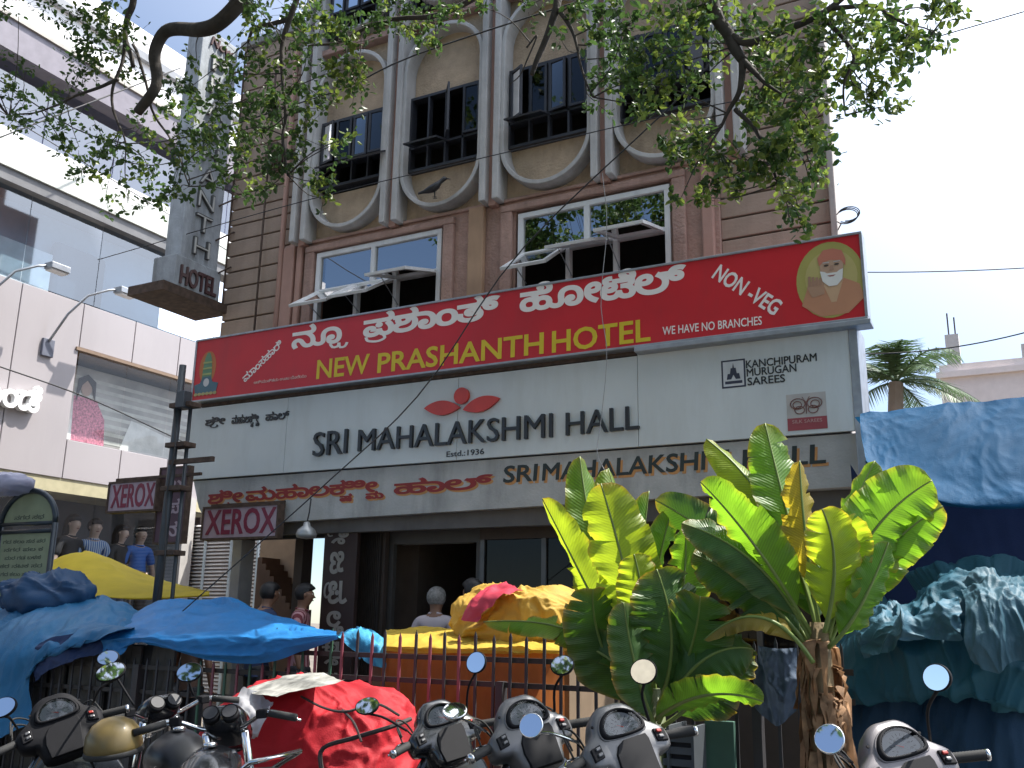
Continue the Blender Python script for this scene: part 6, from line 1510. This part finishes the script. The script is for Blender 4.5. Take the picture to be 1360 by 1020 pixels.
make_scooter('scooter with a grey dash standing alone at the right in front of the teal heap', (1193, 1004), 3.85, R_(44), R_(-11), pblack, M('grey_dash_plastic', (.15, .14, .15), .4, .3, stain=.15), (1102, 982, 3.3, 17, (-.2, -.6, .4), True, 1.0), (1245, 900, 3.6, 17, (-.9, -.6, .15), False, .9), gl=False)
make_scooter('all black scooter, leftmost of the group of three beside the red bundle', (585, 962), 4.15, R_(60), R_(-12), pblack, pblack, (488, 938, 4.0, 15, (-.2, -.5, .6), False, .72), (633, 880, 4.15, 14, (-.6, -.8, .35), False, .95), gl=True)

# ------------------------------------------------------------------ motorcycles at the left
def motorcycle(label, loc, yaw, lean, tank, mirrors, pod=True):
    t = thing('motorcycle', label, 'motorcycle', loc, (0, 0, 0), 'dark motorcycles at the lower left')
    t.rotation_euler = (Matrix.Rotation(yaw, 3, 'Z') @ Matrix.Rotation(lean, 3, 'Y')).to_euler()
    wheel(t, (0, .68, .30), .30, .09, dplast); wheel(t, (0, -.62, .30), .30, .10, dplast)
    for s in (-1, 1):
        MB().tube([(s*.09, .36, .98), (s*.09, .68, .30)], .02, 8).build('fork', chrome, t, smooth=True)
        MB().tube([(s*.12, -.35, .62), (s*.12, -.6, .30)], .03, 8).build('shock_absorber', dplast, t, smooth=True)
    MB().tube([(0, .36, .85), (0, .0, .62), (0, -.1, .35), (0, .3, .32), (0, .36, .80)], .022, 8).tube([(0, .0, .66), (0, -.75, .70)], .02, 8).build('frame', dplast, t, smooth=True)
    MB().box(-.11, .11, -.08, .26, .26, .50).build('engine', steel, t, bevel=.03); MB().lathe([(.0, -.16), (.09, -.15), (.09, .15), (0, .16)], (1, 0, 0), (0, .02, .34), 16).build('crankcase', steel, t, smooth=True)
    rings = []
    for y, hw, z0, z1 in ((.36, .05, .72, .82), (.30, .12, .68, .90), (.16, .155, .66, .95), (.0, .14, .66, .92), (-.10, .10, .66, .84), (-.16, .05, .68, .78)):
        zc = (z0+z1)/2; hh = (z1-z0)/2; rings.append([Vector((hw*math.cos(a), y, zc+hh*math.sin(a))) for a in [2*math.pi*i/20 for i in range(20)]])
    MB().loft(rings).build('fuel_tank', tank, t, smooth=True)
    MB().lathe([(0, .02), (.03, .018), (.034, 0)], (0, 0, 1), (0, .12, .945), 14).build('fuel_cap', chrome, t, smooth=True)
    rings = []
    for y, hw, z0, z1 in ((-.12, .07, .74, .80), (-.25, .12, .72, .80), (-.5, .13, .74, .82), (-.75, .11, .76, .86), (-.86, .05, .78, .84)):
        zc = (z0+z1)/2; hh = (z1-z0)/2; rings.append([Vector((hw*math.cos(a), y, zc+hh*math.sin(a))) for a in [2*math.pi*i/16 for i in range(16)]])
    MB().loft(rings).build('seat', seatm, t, smooth=True)
    MB().tube([(-.10, -.6, .80), (-.12, -.88, .92), (.12, -.88, .92), (.10, -.6, .80)], .012, 8).build('grab_rail', chrome, t, smooth=True)
    MB().box(-.05, .05, -1.0, -.88, .72, .80).build('tail_light', M('red_lens', (.4, .01, .01), .2), t, bevel=.012)
    MB().tube([(.12, .2, .3), (.15, -.2, .24), (.16, -.85, .34)], [.02, .03, .045], 10).build('exhaust', chrome, t, smooth=True)
    # handlebar
    MB().tube(catmull([(-.36, .20, 1.03), (-.22, .26, 1.06), (-.08, .34, 1.0), (.08, .34, 1.0), (.22, .26, 1.06), (.36, .20, 1.03)], 20), .011, 8).build('handlebar', chrome, t, smooth=True)
    for s in (-1, 1):
        MB().tube([(s*.24, .252, 1.055), (s*.37, .195, 1.028)], .0175, 12).build('grip', rubber, t, smooth=True)
        MB().box(s*.20-.025, s*.20+.025, .24, .30, 1.035, 1.075).build('switch_pod', dplast, t, bevel=.006)
        MB().tube([(s*.18, .30, 1.05), (s*.26, .32, 1.04), (s*.38, .26, 1.01)], .006, 6).build('lever', chrome, t, smooth=True)
        mm = mirrors.get(s)
        if mm: mirror(t, (s*.16, .30, 1.08), mm[0], mm[1], mm[2], dplast, squash=.68)
    # headlight cowl with instruments facing the rider
    rings = []
    for y, w, h, zc in ((.30, .16, .09, 1.05), (.34, .2, .13, 1.04), (.42, .21, .17, 1.0), (.50, .17, .15, .96), (.54, .08, .08, .95)):
        rings.append([Vector((x, y, zc+z)) for x, z in rrect(w, h, min(w, h)*.45)])
    MB().loft(rings).build('cowl', pblack, t, smooth=True)
    for s in (-1, 1):
        g = MB().lathe([(0, .0), (.036, .0), (.040, .008), (.040, -.03), (.0, -.03)], (0, -.75, .65), (s*.045, .285, 1.075), 20).build('gauge', dplast, t, smooth=True)
        MB().lathe([(0, .0085), (.034, .0085), (.034, .006), (0, .006)], (0, -.75, .65), (s*.045, .285, 1.075), 20).build('gauge_face', M('dim_gauge', (.025, .025, .03), .6), g)
    MB().lathe([(0, .0), (.07, .0), (.085, -.04), (.05, -.10), (0, -.11)], (0, 1, -.1), (0, .57, .95), 20).build('headlight', clearp, t, smooth=True)
    return t
def mk_moto(label, c, Y, yaw, lean, tank, ms):
    q = at(*c, Y=Y); Rm = Matrix.Rotation(yaw, 3, 'Z') @ Matrix.Rotation(lean, 3, 'Y'); o = Rm @ Vector((0, .3, 1.06)); L = Vector((q.x-o.x, q.y-o.y, 0)); L0 = Vector((q.x-o.x, q.y-o.y, q.z-o.z))
    print('moto z', round(L0.z, 3)); d = {}
    for s, (px, py, Ym, rpx, look) in ms.items():
        d[s] = (loc_local(px, py, Ym, L, yaw, lean), rpx/FOC*(at(px, py, Y=Ym)-CAM).length, nrm_local(px, py, Ym, yaw, lean, *look))
    return motorcycle(label, L, yaw, lean, tank, d)
gt = M('dark_grey_tank', (.012, .013, .016), .35)
make_scooter('black scooter at the lower left corner with a pale oval dash in deep shade', (76, 955), 3.3, R_(60), R_(-18), pblack, dplast, (4, 940, 2.8, 16, (-.3, -.7, .4), False, .7), (147, 893, 3.15, 17, (-.1, -.7, .9), False, .68), gl=False)
mk_moto('dark motorcycle in the middle of the lower left group with a helmet resting on it', (215, 972), 3.85, R_(70), R_(-7), gt, {1: (252, 893, 3.9, 17, (-.4, -.8, .5)), -1: (144, 874, 3.6, 13, (-.2, -.8, .6))})
mk_moto('dark motorcycle next to the red bundle with its grip pointing at the white plastic', (290, 996), 3.55, R_(28), R_(-6), pblack, {})
# helmet
q = at(152, 980, Y=3.28)
hm = thing('helmet', 'olive gold half helmet resting on a motorcycle in the lower left', 'helmet', (q.x, q.y, q.z-.03), (R_(8), R_(-6), R_(30)))
MB().lathe([(.0, .125), (.05, .118), (.09, .095), (.118, .055), (.128, .0), (.125, -.035), (.118, -.035), (.118, 0), (.0, .1)], n=32).build('shell', M('gold_helmet', (.15, .105, .03), .42, .1, coat=.2, stain=.35), hm, smooth=True)
MB().lathe([(.128, -.04), (.132, -.035), (.132, -.02), (.128, -.015)], n=32).build('trim', rubber, hm, smooth=True)
MB().tube([(.12, 0, -.03), (.09, .02, -.12), (-.09, .02, -.12), (-.12, 0, -.03)], .007, 5).build('strap', rubber, hm)

# ------------------------------------------------------------------ street tree
tr = thing('street_tree', 'big street tree whose leafy branches hang over the top of the view', 'tree', (1.8, -2.0, 0))
def trp(o): o.parent = tr; o.matrix_parent_inverse = Matrix.Translation((-1.8, 2.0, 0)); return o
bark = M('grey_bark', (.05, .042, .036), .9, var=.35, scale=10, bump=.01, bscale=24)
trp(MB().tube(catmull([(1.8, -2.0, 0), (1.75, -1.95, 1.2), (1.6, -1.8, 3.2), (1.2, -1.3, 5.2)], 12), [.42, .36, .33, .31, .30, .29, .28, .27, .26, .25, .24, .23], 14).build('trunk', bark, None, smooth=True))
allp = []
def limb(pts, r0, r1, name='limb', n=26):
    P = catmull(pts, n); P = [p+Vector(noise.noise_vector(p*3.0))*.035 for p in P]
    trp(MB().tube(P, [r0+(r1-r0)*i/(n-1) for i in range(n)], 8).build(name, bark, None, smooth=True)); allp.extend(P[2:]); return P
YL, YC, YR = 4.4, 4.6, 4.6
T0 = (1.2, -1.3, 5.2)
LA = [A(345, -40, YL), A(318, 5, YL), (A(290, 32, YL)), A(270, 40, YL), A(235, 38, YL), A(213, 45, YL), A(204, 72, YL), A(207, 110, YL), A(198, 132, YL), A(183, 148, YL)]
limb([T0, (-.3, 1.0, 6.6), (-1.8, 3.0, 7.0), LA[0]], .19, .10)
limb(LA, .062, .036, 'branch', 40)
LB = [A(190, -60, YL), A(178, 0, YL), A(168, 25, YL), A(170, 55, YL), A(178, 90, YL)]
limb([(-1.8, 3.0, 7.0), (-3.2, 3.9, 7.2), LB[0]], .10, .05)
limb(LB, .030, .016, 'branch')
limb([A(170, 50, YL), A(160, 95, YL), A(152, 130, YL), A(156, 165, YL), A(165, 190, YL)], .016, .006, 'branch')
limb([A(160, 108, YL), A(130, 118, YL), A(95, 135, YL), A(55, 148, YL), A(12, 156, YL)], .015, .005, 'branch')
limb([A(178, 60, YL), A(188, 90, YL), A(208, 160, YL+.1), A(235, 205, YL+.1), A(252, 250, YL+.1)], .013, .005, 'branch')
limb([A(400, -30, YL), A(384, 20, YL), A(374, 60, YL), A(376, 100, YL), A(380, 150, YL), A(374, 190, YL), A(384, 236, YL)], .022, .008, 'branch')
limb([A(382, 24, YL), A(360, 32, YL), A(338, 40, YL), A(330, 58, YL)], .018, .01, 'branch')
limb([A(700, -50, YC), A(600, 10, YC), A(540, 28, YC), A(500, 30, YC), A(450, 55, YC), A(410, 60, YC)], .022, .007, 'branch')
limb([T0, (.2, 1.4, 6.8), (-1.0, 3.4, 7.0), A(735, -60, YC)], .15, .06)
limb([A(735, -60, YC), A(738, 0, YC), A(730, 30, YC), A(720, 60, YC), A(708, 96, YC)], .03, .014, 'branch')
limb([A(737, 12, YC), A(752, 35, YC), A(763, 55, YC), A(775, 85, YC), A(792, 130, YC)], .015, .005, 'branch')
limb([T0, (.9, 1.2, 6.6), (.2, 3.4, 7.0), A(935, -60, YR)], .17, .07)
limb([A(935, -60, YR), A(942, 0, YR), A(950, 25, YR), A(966, 42, YR), A(975, 62, YR), A(986, 78, YR)], .045, .026, 'branch')
limb([A(985, 76, YR), A(982, 105, YR), A(978, 125, YR), A(966, 148, YR), A(955, 172, YR)], .022, .008, 'branch')
limb([A(986, 78, YR), A(1006, 98, YR), A(1022, 112, YR), A(1045, 126, YR)], .018, .006, 'branch')
limb([A(966, 44, YR), A(1000, 54, YR), A(1035, 44, YR), A(1070, 28, YR), A(1105, 5, YR), A(1150, -30, YR)], .026, .014, 'branch')
limb([A(975, 146, YR), A(998, 166, YR), A(1016, 196, YR), A(1040, 207, YR), A(1085, 196, YR)], .014, .005, 'branch')
limb([A(1016, 196, YR), A(1032, 230, YR), A(1044, 262, YR)], .011, .004, 'branch')
limb([A(1085, 20, YR), A(1112, 45, YR), A(1130, 75, YR), A(1120, 110, YR), A(1122, 150, YR)], .014, .004, 'branch')
limb([A(1100, 10, YR), A(1160, 10, YR), A(1200, 30, YR), A(1230, 50, YR)], .014, .004, 'branch')
limb([A(700, 60, YC), A(712, 45, YC), A(700, 80, YC), A(690, 98, YC), A(676, 110, YC)], .006, .003, 'branch')
# leaf masses: photo anchor, radius in px, density
CL = [(25,12,38,.8),(100,22,36),(130,18,30),(150,40,40),(120,60,40),(150,72,42),(112,88,34),(180,95,26,.6),(30,95,26,.8),(10,122,32),(25,152,30),(68,125,24),(55,170,24,.6),(80,175,30),(105,195,26,.8),(140,190,36),(160,215,34),(118,230,30,.8),(95,225,22,.5),(140,262,26,.6),(170,270,22,.5),(200,235,34),(215,268,26),(238,255,26,.8),(190,165,30,.8),(228,130,30,.8),(250,118,28),(262,165,30),(240,190,34),(280,190,36),(240,215,28,.9),(285,140,38),(300,95,24,.6),(262,85,16,.7),(345,15,36),(325,8,26),(370,50,32),(320,75,30,.9),(345,95,34),(368,135,38),(330,140,36),(345,175,38),(312,175,30),(325,215,36),(362,215,34),(300,230,28),(395,180,30),(392,110,28),(350,250,28,.8),(330,262,18,.5),(398,18,34),(430,22,34),(455,40,30),(410,60,30),(440,95,32),(475,90,30),(460,60,26),(430,130,28),(400,215,28),(422,240,26),(430,262,20,.7),(446,190,22,.9),(405,145,28),(470,180,14,.7),(500,22,32),(530,10,30),(545,45,26),(578,60,20,1.2),(565,28,28),(600,12,26),(480,120,18,.7),(640,8,20,.7),(700,8,24,.8),(765,10,30),(745,52,18,.5),(795,50,34,.8),(805,15,32),(820,75,38,.8),(835,110,38,.85),(860,70,40,.9),(872,110,36,.9),(900,85,40,.9),(905,45,36,.9),(880,20,36,.9),(800,105,28,.7),(850,140,28),(830,35,34),(930,110,30),(790,135,18,.7),(925,20,36),(960,65,30),(990,30,34),(1010,72,36),(1035,40,34),(1050,85,36),(1075,60,34),(1085,95,34),(1062,115,30),(1030,112,28,.8),(1005,120,24,.7),(1100,25,34),(1125,55,34),(1150,30,34),(1120,95,28),(1180,20,32),(1165,60,34),(1205,45,30),(1235,22,30),(1262,8,26),(1195,82,26),(1215,65,22),(1150,90,26),(1240,55,20,.8),(1145,120,26),(1172,128,24),(1185,140,18,.7),(1135,140,18,.6),(1000,140,30),(1032,150,32),(1060,140,28),(1075,165,28),(1040,178,26),(1000,165,22),(1022,200,30),(1055,195,26),(1085,185,24),(1088,205,20),(1105,190,14),(918,180,30),(940,170,24),(905,160,20,.7),(985,205,26),(1008,225,28),(960,205,26),(1035,232,30),(985,235,24),(940,225,28),(920,215,20,.8),(900,205,24),(885,195,20),(950,245,24),(930,262,20,.8),(905,262,18,.6),(1060,250,26),(1075,240,22),(1060,275,22),(1065,298,20),(1048,292,18),(1085,225,20,.7),(970,255,18,.6),(1088,120,26)]
rnd = random.Random(11)
leafm = M('leaf_green', (.06, .115, .028), .42, var=.4, scale=1.4, trans=.5); leafy = M('leaf_young_backlit', (.17, .23, .04), .42, var=.3, scale=1.4, trans=.5)
LV = {0: MB(), 1: MB()}; TW = MB()
def leaf_at(mbk, p, sz):
    d = Vector((rnd.gauss(0, 1), rnd.gauss(0, 1), rnd.gauss(-.45, .8))).normalized(); a = d.orthogonal().normalized(); a = Matrix.Rotation(rnd.uniform(0, 6.28), 3, d) @ a
    n = d.cross(a); w = sz*rnd.uniform(.24, .32); c = n*sz*.06
    LV[mbk].add([p, p+d*sz*.35+a*w+c, p+d*sz*.75+a*w*.8+c, p+d*sz-c, p+d*sz*.75-a*w*.8+c, p+d*sz*.35-a*w+c, p+d*sz*.45-c*.6], [(0, 1, 6), (1, 2, 6), (2, 3, 6), (3, 4, 6), (4, 5, 6), (5, 0, 6)])
def mass(c, r, n, sz=.062, depth=1.0, yk=0.12):
    """leaf sprays: short twigs with leaves set along them"""
    near = min(allp, key=lambda q_: (q_-c).length)
    if (near-c).length < 2.5:
        mid_ = near.lerp(c, .5)+Vector(noise.noise_vector(c*5))*.08; P = catmull([near, mid_, c], 7); TW.tube(P, [.005, .0045, .004, .0035, .003, .0026, .002], 4)
    k = 0
    while k < n:
        a = Vector((rnd.gauss(0, .5), rnd.gauss(0, .5)*depth, rnd.gauss(0, .5)))*r; e = c+a
        st_ = c+a*.25; dd = (e-st_)
        if dd.length > .03 and rnd.random() < .7: TW.tube([st_, e], [.0022, .0012], 3)
        m_ = rnd.randint(5, 9); y_ = 1 if rnd.random() < yk else 0
        for i in range(m_):
            p = st_.lerp(e, .35+.75*i/m_)+Vector((rnd.gauss(0, .018), rnd.gauss(0, .018), rnd.gauss(0, .018))); leaf_at(y_, p, sz*rnd.uniform(.65, 1.25)); k += 1
for cl in CL:
    px, py, rp_ = cl[:3]; den = cl[3] if len(cl) > 3 else 1.
    Yd = (YL if px < 480 else YC)+rnd.uniform(-.35, .35); c = A(px, py, Yd); L = (c-CAM).length; r = rp_/FOC*L
    mass(c, r*1.0, int(den*(84 if px < 850 else 76)*(rp_/30)**2), sz=.047, yk=.42 if px > 850 or 400 < px < 480 else .14)  # larger share of yellow-green leaves where backlight is put into the colour
# unseen crown above and behind the view, clumps and gaps placed to shade foreground
for k in range(620):
    x = rnd.uniform(-8.5, 4.0); y = rnd.uniform(-5.0, 6.3)
    if x > .6 and y > 4.2 and rnd.random() < .6: continue
    if x > -3.2 and y > 4.9 and rnd.random() < .75: continue
    z = rnd.uniform(6.3, 9.5)
    cp = Vector((x, y, z)); v = cp-CAM; fz = v.dot(fw)
    if fz > 0:
        iy = H0/2-FOC*v.dot(UP)/fz; ix = W0/2+FOC*v.dot(RT)/fz
        if iy > -70 and -60 < ix < 1420: continue
    near = min(allp, key=lambda q_: (q_-cp).length)
    mass(cp, rnd.uniform(.4, .7), 110, sz=.12, yk=.1)
crn = LV[0].build('crown', leafm, None, stuff=True); trp(crn); trp(LV[1].build('young_backlit_leaves', leafy, None, stuff=True)); trp(TW.build('twigs', bark, None, stuff=True))
# far street side buildings behind the viewer: they show in the mirrors and windows
for i, (x, w, h, c, lab) in enumerate(((-14, 9, 8, (.45, .40, .30), 'cream shop block across the street at the left'), (-4.5, 8, 6.5, (.12, .35, .55), 'blue painted shop block across the street'), (4, 9, 9, (.5, .36, .2), 'tan block across the street at the right'))):
    b_ = thing('shop_block', lab, 'building', (x, -16, 0))
    MB().box(0, w, -6, 0, 0, h).build('wall', M('far_wall_%d' % i, c, .8, stain=.3), b_)
    for jj in range(int(h/3)):
        for k in range(int(w/1.8)): MB().box(.5+1.8*k, 1.6+1.8*k, -.02, .03, 1+2.8*jj, 2.3+2.8*jj).build('window', darkw, b_)
